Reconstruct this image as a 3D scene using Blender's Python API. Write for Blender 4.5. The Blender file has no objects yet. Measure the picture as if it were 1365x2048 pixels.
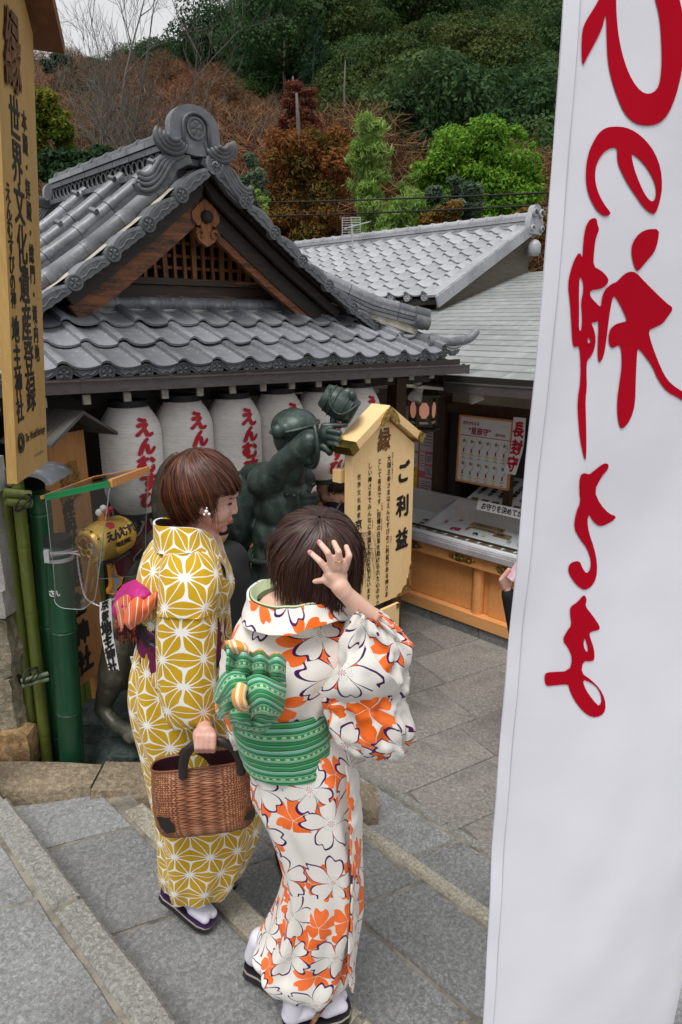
import bpy, bmesh, math, random
from mathutils import Vector, Matrix, noise
sc = bpy.context.scene
COL = sc.collection
R = random.Random(7)
rad = math.radians

# ---------------------------------------------------------------- camera
FPX, PITCH, ZC = 1340.0, rad(15.8), 2.65
cam = bpy.data.cameras.new('camera'); camo = bpy.data.objects.new('camera', cam); COL.objects.link(camo)
cam.sensor_fit = 'VERTICAL'; cam.sensor_height = 36; cam.lens = FPX/2048*36
cam.clip_start = 0.05; cam.clip_end = 2000
camo.location = (0, 0, ZC); camo.rotation_euler = (rad(90)-PITCH, 0, 0)
sc.camera = camo

# ---------------------------------------------------------------- sky and sun (overcast daylight)
W = bpy.data.worlds.new("World"); sc.world = W; W.use_nodes = True
nt = W.node_tree; bg = nt.nodes['Background']
sky = nt.nodes.new('ShaderNodeTexSky'); sky.sky_type = 'NISHITA'; sky.sun_disc = False
sky.sun_elevation = rad(66); sky.sun_rotation = rad(200); sky.dust_density = 3.0; sky.air_density = 1.0
hsv = nt.nodes.new('ShaderNodeHueSaturation'); hsv.inputs['Saturation'].default_value = 0.10
hsv.inputs['Value'].default_value = 1.0
mixw = nt.nodes.new('ShaderNodeMix'); mixw.data_type = 'RGBA'; mixw.inputs[0].default_value = 0.62
mixw.inputs[7].default_value = (7.6, 7.65, 7.8, 1)
nt.links.new(sky.outputs[0], hsv.inputs['Color']); nt.links.new(hsv.outputs[0], mixw.inputs[6])
nt.links.new(mixw.outputs[2], bg.inputs[0]); bg.inputs[1].default_value = 0.076
sun = bpy.data.lights.new('sun', 'SUN'); suno = bpy.data.objects.new('sun', sun); COL.objects.link(suno)
sun.energy = 1.5; sun.angle = rad(25); sun.color = (1.0, 0.97, 0.93)
suno.rotation_euler = (rad(90-66), 0, rad(180-200+0))
suno.location = (0, 0, 30)
vs = sc.view_settings; vs.view_transform = 'Standard'; vs.look = 'None'; vs.gamma = 1; vs.use_curve_mapping = False
vs.exposure = 0.74
sc.cycles.max_bounces = 6; sc.cycles.transparent_max_bounces = 16; sc.cycles.diffuse_bounces = 3
sc.cycles.use_denoising = True

# ---------------------------------------------------------------- frames: 'w' world, 'p' plaza axes (45 deg), 'h' hall axes (50 deg)
AZ = {'w': 90, 'p': 45, 'h': 50}
def frame_mat(fr): return Matrix.Rotation(rad(90-AZ[fr]), 4, 'Z')
FM = {k: frame_mat(k) for k in AZ}
def wp(fr, s, u, z): return FM[fr] @ Vector((s, u, z))
def ray(px, py):
    x = (px-682.5)/FPX; yv = (py-1024)/FPX
    c, s = math.cos(PITCH), math.sin(PITCH)
    return Vector((x, c-yv*s, -(yv*c+s)))
def at(px, py, Y):                     # the point seen at (px,py) that is Y metres ahead
    r = ray(px, py); return Vector((0, 0, ZC)) + r*(Y/r.y)
def on(fr, px, py, **k):               # the point seen at (px,py) on a plane s=.., u=.. or z=.. of a frame; in frame coordinates
    r = ray(px, py); inv = FM[fr].transposed(); q = inv.to_3x3() @ r
    if 's' in k: t = k['s']/q.x
    elif 'u' in k: t = k['u']/q.y
    else: t = (k['z']-ZC)/q.z
    return Vector((0, 0, ZC)) + q*t

# ---------------------------------------------------------------- naming and hierarchy
def tag(o, label=None, cat=None, group=None, kind=None):
    if label: o['label'] = label
    if cat: o['category'] = cat
    if group: o['group'] = group
    if kind: o['kind'] = kind
    return o
BASE = {}
def thing(name, label, cat, base=(0, 0, 0), fr='w', group=None, kind=None):
    o = bpy.data.objects.new(name, None); COL.objects.link(o); o.empty_display_size = .1
    o.matrix_world = Matrix.Translation(wp(fr, *base)) @ FM[fr]
    BASE[o.name] = Vector(base)
    return tag(o, label, cat, group, kind)
def link(name, me, parent=None, loc=None, fr='w', rot=None):
    o = bpy.data.objects.new(name, me); COL.objects.link(o)
    if parent is not None:
        o.parent = parent; b = BASE.get(parent.name, Vector((0, 0, 0)))
        o.location = (Vector(loc) if loc is not None else Vector((0, 0, 0))) - b
        if rot is not None: o.rotation_euler = rot
        BASE[o.name] = Vector(loc) if loc is not None else Vector((0, 0, 0))
    else:
        o.matrix_world = FM[fr] @ (Matrix.Translation(Vector(loc)) if loc is not None else Matrix())
        if rot is not None: o.rotation_euler = (rot[0], rot[1], rot[2]+FM[fr].to_euler().z)
    return o
def copy_tree(o, parent=None):
    c = o.copy(); COL.objects.link(c)
    if parent is not None: c.parent = parent
    for ch in list(o.children): copy_tree(ch, c)
    return c

# ---------------------------------------------------------------- mesh builder
class MB:
    def __init__(s): s.v = []; s.f = []; s.m = []; s.uv = []; s.cur = 0
    def add(s, vs, fs, uvs=None):
        k = len(s.v); s.v += [Vector(p) for p in vs]
        for i, f in enumerate(fs):
            s.f.append([j+k for j in f]); s.m.append(s.cur)
            s.uv.append(uvs[i] if uvs else None)
        return s
    def box(s, c, d, rot=None, taper=1.0):
        x, y, z = d[0]/2, d[1]/2, d[2]/2; vs = []
        for dz in (-1, 1):
            t = taper if dz > 0 else 1
            for dx, dy in ((-1, -1), (1, -1), (1, 1), (-1, 1)): vs.append(Vector((dx*x*t, dy*y*t, dz*z)))
        if rot is not None:
            if not isinstance(rot, Matrix): rot = Matrix.Rotation(rot, 3, 'Z')
            vs = [rot @ p for p in vs]
        c = Vector(c); vs = [p+c for p in vs]
        return s.add(vs, [(0, 3, 2, 1), (4, 5, 6, 7), (0, 1, 5, 4), (1, 2, 6, 5), (2, 3, 7, 6), (3, 0, 4, 7)])
    def hexa(s, b, t):                 # bottom quad, top quad (both counter-clockwise seen from above)
        return s.add(list(b)+list(t), [(0, 3, 2, 1), (4, 5, 6, 7), (0, 1, 5, 4), (1, 2, 6, 5), (2, 3, 7, 6), (3, 0, 4, 7)])
    def bar(s, a, b, w, h, up=(0, 0, 1)):
        a, b = Vector(a), Vector(b); d = (b-a); L = d.length; d.normalize()
        r = d.cross(Vector(up)); r.normalize(); u = r.cross(d)
        m = Matrix((r, d, u)).transposed(); return s.box((a+b)/2, (w, L, h), m)
    def prism(s, poly, fn0, fn1):      # poly: 2-D outline, fn: maps (x,y) to the front and to the back surface
        n = len(poly); s.add([fn0(*p) for p in poly]+[fn1(*p) for p in poly],
            [tuple(range(n)), tuple(range(2*n-1, n-1, -1))]+[((i+1) % n, i, i+n, (i+1) % n+n) for i in range(n)])
        return s
    def tube(s, pts, rs, n=8, cap=True, flat=1.0, up=None, closed=False):
        pts = [Vector(p) for p in pts]; m = len(pts)
        if not hasattr(rs, '__len__'): rs = [rs]*m
        k0 = len(s.v); ref = Vector(up) if up else None; vs = []; fs = []
        for i, p in enumerate(pts):
            if closed: t = pts[(i+1) % m]-pts[i-1]
            else: t = pts[min(i+1, m-1)]-pts[max(i-1, 0)]
            if t.length < 1e-9: t = Vector((0, 0, 1))
            t.normalize()
            if ref is None: ref = Vector((0, 0, 1)) if abs(t.z) < .9 else Vector((1, 0, 0))
            b = t.cross(ref)
            if b.length < 1e-6: b = t.cross(Vector((1, 0, .1)))
            b.normalize(); nn = b.cross(t); 
            if not up: ref = nn
            for j in range(n):
                a = 2*math.pi*j/n
                vs.append(p+b*(math.cos(a)*rs[i])+nn*(math.sin(a)*rs[i]*flat))
        for i in range(m if closed else m-1):
            i2 = (i+1) % m
            for j in range(n):
                j2 = (j+1) % n; fs.append((i*n+j, i*n+j2, i2*n+j2, i2*n+j))
        if cap and not closed:
            fs.append(tuple(range(n-1, -1, -1))); fs.append(tuple((m-1)*n+j for j in range(n)))
        return s.add(vs, fs)
    def lathe(s, c, prof, n=24, axis=None, sx=1, sy=1):   # prof: list of (r, z)
        c = Vector(c); M3 = Matrix.Identity(3)
        if axis is not None: M3 = Vector((0, 0, 1)).rotation_difference(Vector(axis)).to_matrix()
        vs = []; fs = []
        for r, z in prof:
            for j in range(n):
                a = 2*math.pi*j/n; vs.append(c+M3 @ Vector((r*math.cos(a)*sx, r*math.sin(a)*sy, z)))
        for i in range(len(prof)-1):
            for j in range(n):
                j2 = (j+1) % n; fs.append((i*n+j, i*n+j2, (i+1)*n+j2, (i+1)*n+j))
        fs.append(tuple(range(n-1, -1, -1))); fs.append(tuple((len(prof)-1)*n+j for j in range(n)))
        return s.add(vs, fs)
    def grid(s, nu, nv, fn, uvfn=None, closed_u=False):
        vs = []; fs = []; uvs = []
        for j in range(nv+1):
            for i in range(nu+(0 if closed_u else 1)): vs.append(fn(i/nu, j/nv))
        w = nu if closed_u else nu+1
        for j in range(nv):
            for i in range(nu):
                i2 = (i+1) % w if closed_u else i+1
                fs.append((j*w+i, j*w+i2, (j+1)*w+i2, (j+1)*w+i))
                if uvfn: uvs.append([uvfn(i/nu, j/nv), uvfn((i+1)/nu, j/nv), uvfn((i+1)/nu, (j+1)/nv), uvfn(i/nu, (j+1)/nv)])
        return s.add(vs, fs, uvs if uvfn else None)
    def mesh(s, name, mats, smooth=False):
        me = bpy.data.meshes.new(name); me.from_pydata(s.v, [], s.f)
        if not isinstance(mats, (list, tuple)): mats = [mats]
        for m in mats: me.materials.append(m)
        me.polygons.foreach_set('material_index', s.m)
        if any(u is not None for u in s.uv):
            l = me.uv_layers.new(name='UVMap'); data = []
            for f, u in zip(s.f, s.uv):
                for k in range(len(f)): data += list(u[k]) if u else [0, 0]
            l.data.foreach_set('uv', data)
        if smooth: 
            me.polygons.foreach_set('use_smooth', [True]*len(me.polygons))
            if smooth != True: me.set_sharp_from_angle(angle=rad(smooth))
        me.update(); return me
    def build(s, name, mats, parent=None, smooth=False, fr='w', loc=None, rot=None, fix=False):
        me = s.mesh(name, mats, smooth)
        if fix:
            bm = bmesh.new(); bm.from_mesh(me); bmesh.ops.recalc_face_normals(bm, faces=bm.faces); bm.to_mesh(me); bm.free()
        return link(name, me, parent, loc, fr, rot)

def lerp(a, b, t): return a+(b-a)*t
def cr(P, t):                           # Catmull-Rom through a list of Vectors / tuples, t in 0..1
    n = len(P)-1; x = min(max(t*n, 0), n-1e-6); i = int(x); f = x-i
    g = lambda k: P[min(max(k, 0), n)]
    a, b, c, d = g(i-1), g(i), g(i+1), g(i+2)
    def q(a, b, c, d): return .5*((2*b)+(-a+c)*f+(2*a-5*b+4*c-d)*f*f+(-a+3*b-3*c+d)*f**3)
    if isinstance(b, (int, float)): return q(a, b, c, d)
    if isinstance(b, Vector): return q(a, b, c, d)
    return tuple(q(*z) for z in zip(a, b, c, d))
def path(P, n): return [cr(P, i/(n-1)) for i in range(n)]
def nz(x, y=0, z=0, s=1.0): return noise.noise(Vector((x*s, y*s, z*s)))

def fuse(parts, voxel, name, mat, parent=None, smooth_it=6, fr='w', loc=None, disp=None):
    """parts: ('c', p0, r0, p1, r1) capsules, ('e', centre, (rx,ry,rz), rot) ellipsoids, ('m', MB); joined into one continuous surface."""
    b = MB()
    for q in parts:
        if q[0] == 'c':
            p0, r0, p1, r1 = Vector(q[1]), q[2], Vector(q[3]), q[4]
            d = p1-p0; L = max(d.length, 1e-5); n = 14; pts = []; rs = []
            for k in range(5): a = math.pi/2*(1-k/4); pts.append((-r0*math.sin(a), max(r0*math.cos(a), 1e-4)))
            for k in range(5): a = math.pi/2*k/4; pts.append((L+r1*math.sin(a), max(r1*math.cos(a), 1e-4)))
            b.lathe(p0, [(r, z) for z, r in pts], n, axis=d if L > 2e-5 else (0, 0, 1))
        elif q[0] == 'e':
            rot = q[3] if len(q) > 3 and q[3] is not None else Matrix.Identity(3); c = Vector(q[1]); rx, ry, rz = q[2]
            nn, mm = 20, 14; vs = []; fs = []
            for i in range(mm+1):
                t = math.pi*i/mm
                for j in range(nn):
                    a = 2*math.pi*j/nn; rr = max(math.sin(t), 1e-3)
                    vs.append(c+rot @ Vector((rx*rr*math.cos(a), ry*rr*math.sin(a), -rz*math.cos(t))))
            for i in range(mm):
                for j in range(nn): j2 = (j+1) % nn; fs.append((i*nn+j, i*nn+j2, (i+1)*nn+j2, (i+1)*nn+j))
            fs.append(tuple(range(nn-1, -1, -1))); fs.append(tuple(mm*nn+j for j in range(nn)))
            b.add(vs, fs)
        else: b.add(q[1].v, q[1].f)
    me = b.mesh('tmp', mat); o = bpy.data.objects.new('tmp', me); COL.objects.link(o)
    m = o.modifiers.new('r', 'REMESH'); m.mode = 'VOXEL'; m.voxel_size = voxel; m.use_smooth_shade = True
    if smooth_it: q = o.modifiers.new('s', 'SMOOTH'); q.iterations = smooth_it; q.factor = .5
    bpy.context.view_layer.update()
    me2 = bpy.data.meshes.new_from_object(o.evaluated_get(bpy.context.evaluated_depsgraph_get()))
    bpy.data.objects.remove(o); me2.name = name
    me2.materials.clear(); me2.materials.append(mat)
    if disp:
        new = [disp(v.co.copy(), v.normal.copy()) for v in me2.vertices]
        for v, c in zip(me2.vertices, new): v.co = c
    me2.polygons.foreach_set('use_smooth', [True]*len(me2.polygons)); me2.update()
    return link(name, me2, parent, loc, fr)

# ---------------------------------------------------------------- procedural materials
class NG:
    def __init__(s, mat): s.t = mat.node_tree; s.n = s.t.nodes; s.l = s.t.links
    def new(s, typ, **k):
        n = s.n.new(typ)
        for a, b in k.items(): setattr(n, a, b)
        return n
    def put(s, sock, v):
        if v is None: return
        if isinstance(v, bpy.types.NodeSocket): s.l.new(v, sock)
        else: sock.default_value = v
    def m(s, op, a, b=None, c=None, clamp=False):
        n = s.new('ShaderNodeMath', operation=op, use_clamp=clamp)
        s.put(n.inputs[0], a); s.put(n.inputs[1], b); s.put(n.inputs[2], c); return n.outputs[0]
    def mix(s, f, a, b, mode='MIX'):
        n = s.new('ShaderNodeMix', data_type='RGBA', blend_type=mode); n.clamp_factor = True
        s.put(n.inputs[0], f); s.put(n.inputs[6], c4(a)); s.put(n.inputs[7], c4(b)); return n.outputs[2]
    def ramp(s, f, stops):
        n = s.new('ShaderNodeValToRGB'); s.put(n.inputs[0], f); cr_ = n.color_ramp
        while len(cr_.elements) < len(stops): cr_.elements.new(.5)
        for e, (p, c) in zip(cr_.elements, stops): e.position = p; e.color = c4(c) if not isinstance(c, (int, float)) else (c, c, c, 1)
        return n.outputs[0]
    def coord(s, which='Object'): return s.new('ShaderNodeTexCoord').outputs[which]
    def mapping(s, v, scale=(1, 1, 1), loc=(0, 0, 0), rot=(0, 0, 0)):
        n = s.new('ShaderNodeMapping'); s.put(n.inputs[0], v); n.inputs[1].default_value = loc; n.inputs[2].default_value = rot; n.inputs[3].default_value = scale
        return n.outputs[0]
    def noise(s, v, scale, detail=4, rough=.55, dist=0, out=0):
        n = s.new('ShaderNodeTexNoise'); s.put(n.inputs['Vector'], v); n.inputs['Scale'].default_value = scale
        n.inputs['Detail'].default_value = detail; n.inputs['Roughness'].default_value = rough; n.inputs['Distortion'].default_value = dist
        return n.outputs[out]
    def voro(s, v, scale, feature='F1', out='Distance', rnd=1.0, dims='3D'):
        n = s.new('ShaderNodeTexVoronoi', feature=feature, voronoi_dimensions=dims); s.put(n.inputs['Vector'], v); n.inputs['Scale'].default_value = scale
        n.inputs['Randomness'].default_value = rnd; return n.outputs[out]
    def sep(s, v): n = s.new('ShaderNodeSeparateXYZ'); s.put(n.inputs[0], v); return n.outputs
    def comb(s, x, y, z=0.0):
        n = s.new('ShaderNodeCombineXYZ'); s.put(n.inputs[0], x); s.put(n.inputs[1], y); s.put(n.inputs[2], z); return n.outputs[0]
    def bump(s, h, strength=.3, dist=.01, normal=None):
        n = s.new('ShaderNodeBump'); s.put(n.inputs['Height'], h); n.inputs['Strength'].default_value = strength; n.inputs['Distance'].default_value = dist
        if normal is not None: s.put(n.inputs['Normal'], normal)
        return n.outputs[0]
def c4(c):
    if isinstance(c, bpy.types.NodeSocket): return c
    if isinstance(c, (int, float)): return (c, c, c, 1)
    return tuple(c)+(1,) if len(c) == 3 else tuple(c)
def bare(name):
    m = bpy.data.materials.new(name); m.use_nodes = True
    return m, NG(m), m.node_tree.nodes['Principled BSDF']
def mat(name, base, rough=.6, metal=0.0, spec=.5, n1=None, n2=None, bump=None, rn=0, stretch=None, coat=0, sheen=0, objrnd=0, sub=0, alpha=None):
    """n1/n2: (scale, colour, low, high, detail) noise patches mixed over the base; bump: (scale, strength, dist) or list; stretch: mapping scale"""
    m, g, p = bare(name); v = g.coord('Object')
    if stretch: v = g.mapping(v, stretch)
    col = c4(base)
    for q in (n1, n2):
        if q:
            f = g.noise(v, q[0], q[4] if len(q) > 4 else 5, .6)
            f = g.ramp(f, [(q[2], 0.0), (q[3], 1.0)]); col = g.mix(f, col, q[1])
    if objrnd:
        oi = g.new('ShaderNodeObjectInfo').outputs['Random']
        h = g.new('ShaderNodeHueSaturation'); g.put(h.inputs['Color'], col)
        g.put(h.inputs['Value'], g.m('MULTIPLY_ADD', oi, 2*objrnd, 1-objrnd)); col = h.outputs[0]
    g.put(p.inputs['Base Color'], col)
    if rn: g.put(p.inputs['Roughness'], g.m('MULTIPLY_ADD', g.noise(v, 12), rn*2, rough-rn, clamp=True))
    else: p.inputs['Roughness'].default_value = rough
    p.inputs['Metallic'].default_value = metal; p.inputs['Specular IOR Level'].default_value = spec
    if coat: p.inputs['Coat Weight'].default_value = coat; p.inputs['Coat Roughness'].default_value = .15
    if sheen: p.inputs['Sheen Weight'].default_value = sheen
    if sub: p.inputs['Subsurface Weight'].default_value = sub; p.inputs['Subsurface Scale'].default_value = .01; p.inputs['Subsurface Radius'].default_value = (1, .35, .2)
    if bump:
        nrm = None
        for q in (bump if isinstance(bump, list) else [bump]): nrm = g.bump(g.noise(v, q[0], 5, .6), q[1], q[2], nrm)
        g.put(p.inputs['Normal'], nrm)
    return m

# ---------------------------------------------------------------- lettering
_GL = {}
def glyph(ch, cuts=0):
    k = (ch, cuts)
    if k not in _GL:
        cu = bpy.data.curves.new('g', 'FONT'); cu.body = ch; cu.resolution_u = 3
        o = bpy.data.objects.new('g', cu); COL.objects.link(o); bpy.context.view_layer.update()
        me = bpy.data.meshes.new_from_object(o.evaluated_get(bpy.context.evaluated_depsgraph_get()))
        bpy.data.objects.remove(o); bpy.data.curves.remove(cu)
        bm = bmesh.new(); bm.from_mesh(me); bpy.data.meshes.remove(me)
        for _ in range(cuts):
            es = [e for e in bm.edges if e.calc_length() > .09]
            if not es: break
            bmesh.ops.subdivide_edges(bm, edges=es, cuts=1); bmesh.ops.triangulate(bm, faces=bm.faces)
        xs = [v.co.x for v in bm.verts] or [0]; 
        wide = ord(ch) > 0x2e80
        cx = .5 if wide else (min(xs)+max(xs))/2
        bm.verts.ensure_lookup_table()
        _GL[k] = ([(v.co.x-cx, v.co.y-(.38 if wide else .35)) for v in bm.verts], [tuple(v.index for v in f.verts) for f in bm.faces], (min(xs), max(xs)))
        bm.free()
    return _GL[k]
def put_text(b, items, fn, bold=0.0, cuts=0, shear=0.0, brush=0.0, seed=1):
    """items: (char, cx, cy, size[, xscale]); fn(x, y, lift) -> 3-D point"""
    offs = [(0, 0)] if not bold else [(0, 0), (bold, 0), (-bold, 0), (0, bold*.8), (0, -bold*.8), (bold*.7, bold*.7), (-bold*.7, -bold*.7)]
    rr = random.Random(seed)
    for it in items:
        ch, cx, cy, sz = it[:4]; xs = it[4] if len(it) > 4 else 1.0
        if ch in ' 　': continue
        V, F, _ = glyph(ch, cuts); ph = rr.random()*50; sh = shear+(rr.random()-.5)*brush*.5
        for k, (ox, oy) in enumerate(offs):
            pts = []
            for x, y in V:
                if brush:
                    x, y = x+brush*.5*nz(x*2.2+ph, y*2.2, k*.25*brush), y+brush*.5*nz(x*2.2, y*2.2+ph, 5)
                    y += sh*x
                pts.append(fn(cx+(x+ox)*sz*xs, cy+(y+oy)*sz, k*.00015))
            b.add(pts, F)
def vcol(text, x, y0, size, pitch=None, xs=1.0):
    pitch = pitch or size*1.04; return [(c, x, y0-i*pitch, size, xs) for i, c in enumerate(text)]
def hrow(text, x0, y, size, xs=1.0, track=1.0):
    out = []; x = x0
    for c in text:
        if c == ' ': x += size*.3*xs; continue
        lo, hi = glyph(c)[2]; w = (1.0 if ord(c) > 0x2e80 else hi-lo+.08)*size*xs*track
        out.append((c, x+w/2, y, size, xs)); x += w
    return out
def planar(o, rt, up, lift=.002):
    o, rt, up = Vector(o), Vector(rt).normalized(), Vector(up).normalized(); n = rt.cross(up)
    return lambda x, y, k=0: o+rt*x+up*y+n*(lift+k)
# ================================================================ materials
def stone_mat(name, c1, c2, c3, sc_=22, rough=.78, bs=.5, objrnd=.10):
    m, g, p = bare(name); v = g.coord('Object')
    f1 = g.ramp(g.noise(v, sc_*3.2, 5, .75, .6), [(.44, 0.0), (.64, 1.0)])
    f2 = g.ramp(g.noise(v, sc_*.10, 4, .6), [(.35, 0.0), (.7, 1.0)])
    f3 = g.ramp(g.noise(v, sc_*1.0, 3, .6, 1.2), [(.55, 0.0), (.7, 1.0)])
    f4 = g.ramp(g.noise(g.mapping(v, loc=(7, 3, 1)), sc_*6, 3, .7), [(.60, 0.0), (.68, 1.0)])
    col = g.mix(f2, c1, c2); col = g.mix(g.m('MULTIPLY', f3, .45), col, c3); col = g.mix(g.m('MULTIPLY', f1, .8), col, tuple(min(x*1.8, .66) for x in c1))
    col = g.mix(g.m('MULTIPLY', f4, .5), col, tuple(x*.35 for x in c1))
    st = g.ramp(g.noise(g.mapping(v, loc=(3, 9, 2)), 2.1, 6, .7, .5), [(.52, 0.0), (.66, 1.0)]); col = g.mix(g.m('MULTIPLY', st, .42), col, tuple(x*.42 for x in c1))
    oi = g.new('ShaderNodeObjectInfo').outputs['Random']; h = g.new('ShaderNodeHueSaturation'); g.put(h.inputs['Color'], col)
    g.put(h.inputs['Value'], g.m('MULTIPLY_ADD', oi, 2*objrnd, 1-objrnd)); g.put(p.inputs['Base Color'], h.outputs[0])
    p.inputs['Roughness'].default_value = rough; p.inputs['Specular IOR Level'].default_value = .35
    b = g.bump(g.noise(v, sc_*2.2, 5, .7, .8), min(1, bs*1.6), .016); b = g.bump(g.noise(v, sc_*.5, 3, .6), .25, .02, b); g.put(p.inputs['Normal'], b)
    return m
M_SLAB = stone_mat('grey granite', (.245, .25, .25), (.175, .18, .182), (.31, .312, .305), objrnd=.17)
M_NOSE = stone_mat('step edge granite', (.29, .285, .265), (.22, .215, .20), (.36, .345, .31), 26, bs=.7)
M_TAN = stone_mat('tan granite', (.40, .36, .29), (.30, .27, .215), (.47, .43, .35), 26, bs=.6)
M_PAVE = stone_mat('plaza paving', (.20, .188, .172), (.15, .14, .128), (.25, .235, .21), 16, bs=.4, objrnd=.2)
M_CURB = stone_mat('weathered brown stone', (.25, .20, .14), (.17, .135, .09), (.30, .25, .18), 14, bs=.8)
M_MORTAR = mat('mortar', (.27, .245, .195), .9, n1=(14, (.10, .09, .075), .4, .7), bump=(60, .4, .01))
M_EARTH = mat('dark earth', (.045, .04, .03), .95, n1=(8, (.07, .06, .045), .4, .7), bump=(20, .6, .03))
M_GRAN = stone_mat('speckled granite', (.42, .40, .37), (.34, .33, .31), (.5, .47, .43), 40, bs=.3)
M_ROCK = stone_mat('mossy boulder', (.28, .24, .17), (.16, .17, .12), (.36, .33, .26), 9, bs=1.0)
M_RUST = stone_mat('rust stained boulder', (.33, .21, .10), (.20, .13, .07), (.40, .30, .17), 9, bs=1.0)
M_BASALT = stone_mat('dark bronze rock', (.055, .075, .07), (.035, .05, .05), (.09, .12, .11), 8, .55, bs=1.0)

# ================================================================ ground, steps, paving
g_ = MB(); g_.grid(24, 24, lambda a, b: Vector((-400+800*a, -60+700*b, -.06)))
tag(g_.build('ground', M_EARTH), kind='structure')

def slab(parent, quad, z, m, name='slab', h=.12, gap=.009, ch=.006, jit=.003, fr='p', rnd=None, cuts=3):
    rnd = rnd or R; q = [Vector((x, y, 0)) for x, y in quad]; c = sum(q, Vector())/4
    dz = (rnd.random()-.5)*2*jit; tl = [(rnd.random()-.5)*2*jit for _ in range(4)]
    def ring(ins, zz, k=1):
        out = []
        for i, p in enumerate(q):
            a = (q[i-1]-p).normalized(); b = (q[(i+1) % 4]-p).normalized(); w = (a+b); out.append(Vector((p.x+w.x*ins, p.y+w.y*ins, zz+dz+tl[i]*k))-Vector((c.x, c.y, 0)))
        return out
    # uneven edges: each side is broken into short runs that wander by a few mm
    def wav(pts, amp):
        out = []
        for i, p in enumerate(pts):
            e = pts[(i+1) % 4]
            for k in range(cuts):
                t = k/cuts; o_ = p.lerp(e, t); d = (e-p).normalized(); n_ = Vector((-d.y, d.x, 0)); w = nz(o_.x*9+c.x*7, o_.y*9+c.y*7, z*5)*amp*(1 if k else .4)
                out.append(o_+n_*w)
        return out
    r0, r1, r2 = wav(ring(gap, z-h), .008), wav(ring(gap, z-ch), .008), wav(ring(gap+ch, z), .008); n = len(r0)
    b = MB(); b.add(r0+r1+r2, [tuple(2*n+i for i in range(n))]+[(i, (i+1) % n, n+(i+1) % n, n+i) for i in range(n)]+[(n+i, n+(i+1) % n, 2*n+(i+1) % n, 2*n+i) for i in range(n)])
    return b.build(name, m, parent, fr=fr, loc=(c.x, c.y, 0), smooth=False)

def tread(label, z, s0, s1, u_lo, u_hi, slabs, nose_w, nose_m, inner_seams=(), lens=1.25, off=0.0, nose_end=None):
    nose_end = nose_end or u_hi
    root = thing('step', None, None, (0, 0, 0), 'p', kind='structure')
    core = MB(); core.box(((s0+s1)/2-.01, (u_lo+u_hi)/2, z/2-.008), (s1-s0-.03, u_hi-u_lo, z)); 
    core.build('mortar_bed', M_MORTAR, root)
    u = u_lo-off; k = 0
    while u < nose_end-.01:
        L_ = lens*(.8+.45*R.random())
        if u+L_ > u_hi-.25: L_ = nose_end-u
        slab(root, [(s1-nose_w, u), (s1, u), (s1, u+L_), (s1-nose_w, u+L_)], z+.004, nose_m, 'edge_stone', h=.2, cuts=6, ch=.012); u += L_
    bands = [s0]+list(inner_seams)+[s1-nose_w]
    for bi in range(len(bands)-1):
        a, b_ = bands[bi], bands[bi+1]; sk = -.40
        us = slabs[bi]
        for i in range(len(us)-1):
            f = lambda s, uu: uu+(s-a)*sk
            slab(root, [(a, f(a, us[i])), (b_, f(b_, us[i])), (b_, f(b_, us[i+1])), (a, f(a, us[i+1]))], z, M_SLAB, 'slab', cuts=5)
    return root
tread('upper', .75, -.45, .697, -1.5, 2.9, [[-1.4, -.6, .1, .9, 1.87, 2.46, 3.1]], .115, M_NOSE, nose_end=2.66)
tread('second', .56, .68, 1.19, -1.2, 2.6, [[-.9, -.1, .45, 1.0, 1.93, 2.50, 3.0]], .11, M_TAN, off=.3, nose_end=2.46)
tread('third', .37, 1.17, 1.97, -1.0, 2.6, [[-.9, 0.2, 1.05, 2.07, 2.7], [-.7, .3, .75, 1.52, 2.3, 2.7]], .09, M_TAN, inner_seams=(1.55,), off=.5)
tread('fourth', .18, 1.95, 2.44, -1.0, 2.35, [[-.8, .1, .9, 1.7, 2.4]], .07, M_NOSE, off=.2)
# plaza paving: rows at 60 degrees, staggered
pl = thing('paving', None, None, (0, 0, 0), 'w', kind='structure')
bed = MB(); bed.box((0, 0, 0), (.1, .1, .01)); 
q = [wp('p', s, u, 0) for s, u in ((2.3, -2), (5.5, -2), (5.5, 7), (1.2, 7), (1.2, 3.4), (2.3, 2.3))]
b = MB(); b.add([(p.x, p.y, -.012) for p in q], [tuple(range(6))]); b.build('mortar_bed', M_PAVE, pl)
rr = random.Random(3); a60 = rad(60); e1 = Vector((math.sin(a60), math.cos(a60), 0)); e2 = Vector((-math.cos(a60), math.sin(a60), 0))
inv45 = FM['p'].transposed(); v_ = -3.2
while v_ < 6.4:
    wdt = .36+.16*rr.random(); t_ = -.5+rr.random()*.6
    while t_ < 7.5:
        L_ = .55+.45*rr.random(); cs = [e1*t_+e2*v_, e1*(t_+L_)+e2*v_, e1*(t_+L_)+e2*(v_+wdt), e1*t_+e2*(v_+wdt)]
        pc = [inv45 @ c for c in cs]
        if (all(p.x > 1.75 for p in pc) or all(p.y > 2.75 and p.x > 1.0 for p in pc)) and all(p.x < 5.3 for p in pc) and max(p.y for p in pc) < 6.2 and min(p.y for p in pc) > -1.5:
            slab(pl, [(c.x, c.y) for c in cs], 0, M_PAVE, 'slab', fr='w', gap=.004, jit=.002, rnd=rr, cuts=4)
        t_ += L_
    v_ += wdt
# row of blocks closing the plaza against the last step and under the counter
for k in range(6):
    slab(pl, [((2.47), -.6+k*.62), (2.72, -.6+k*.62), (2.72, -.6+(k+1)*.62), (2.47, -.6+(k+1)*.62)][:4], .001, M_TAN if k % 2 else M_PAVE, 'kerb_block', cuts=4)

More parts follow.
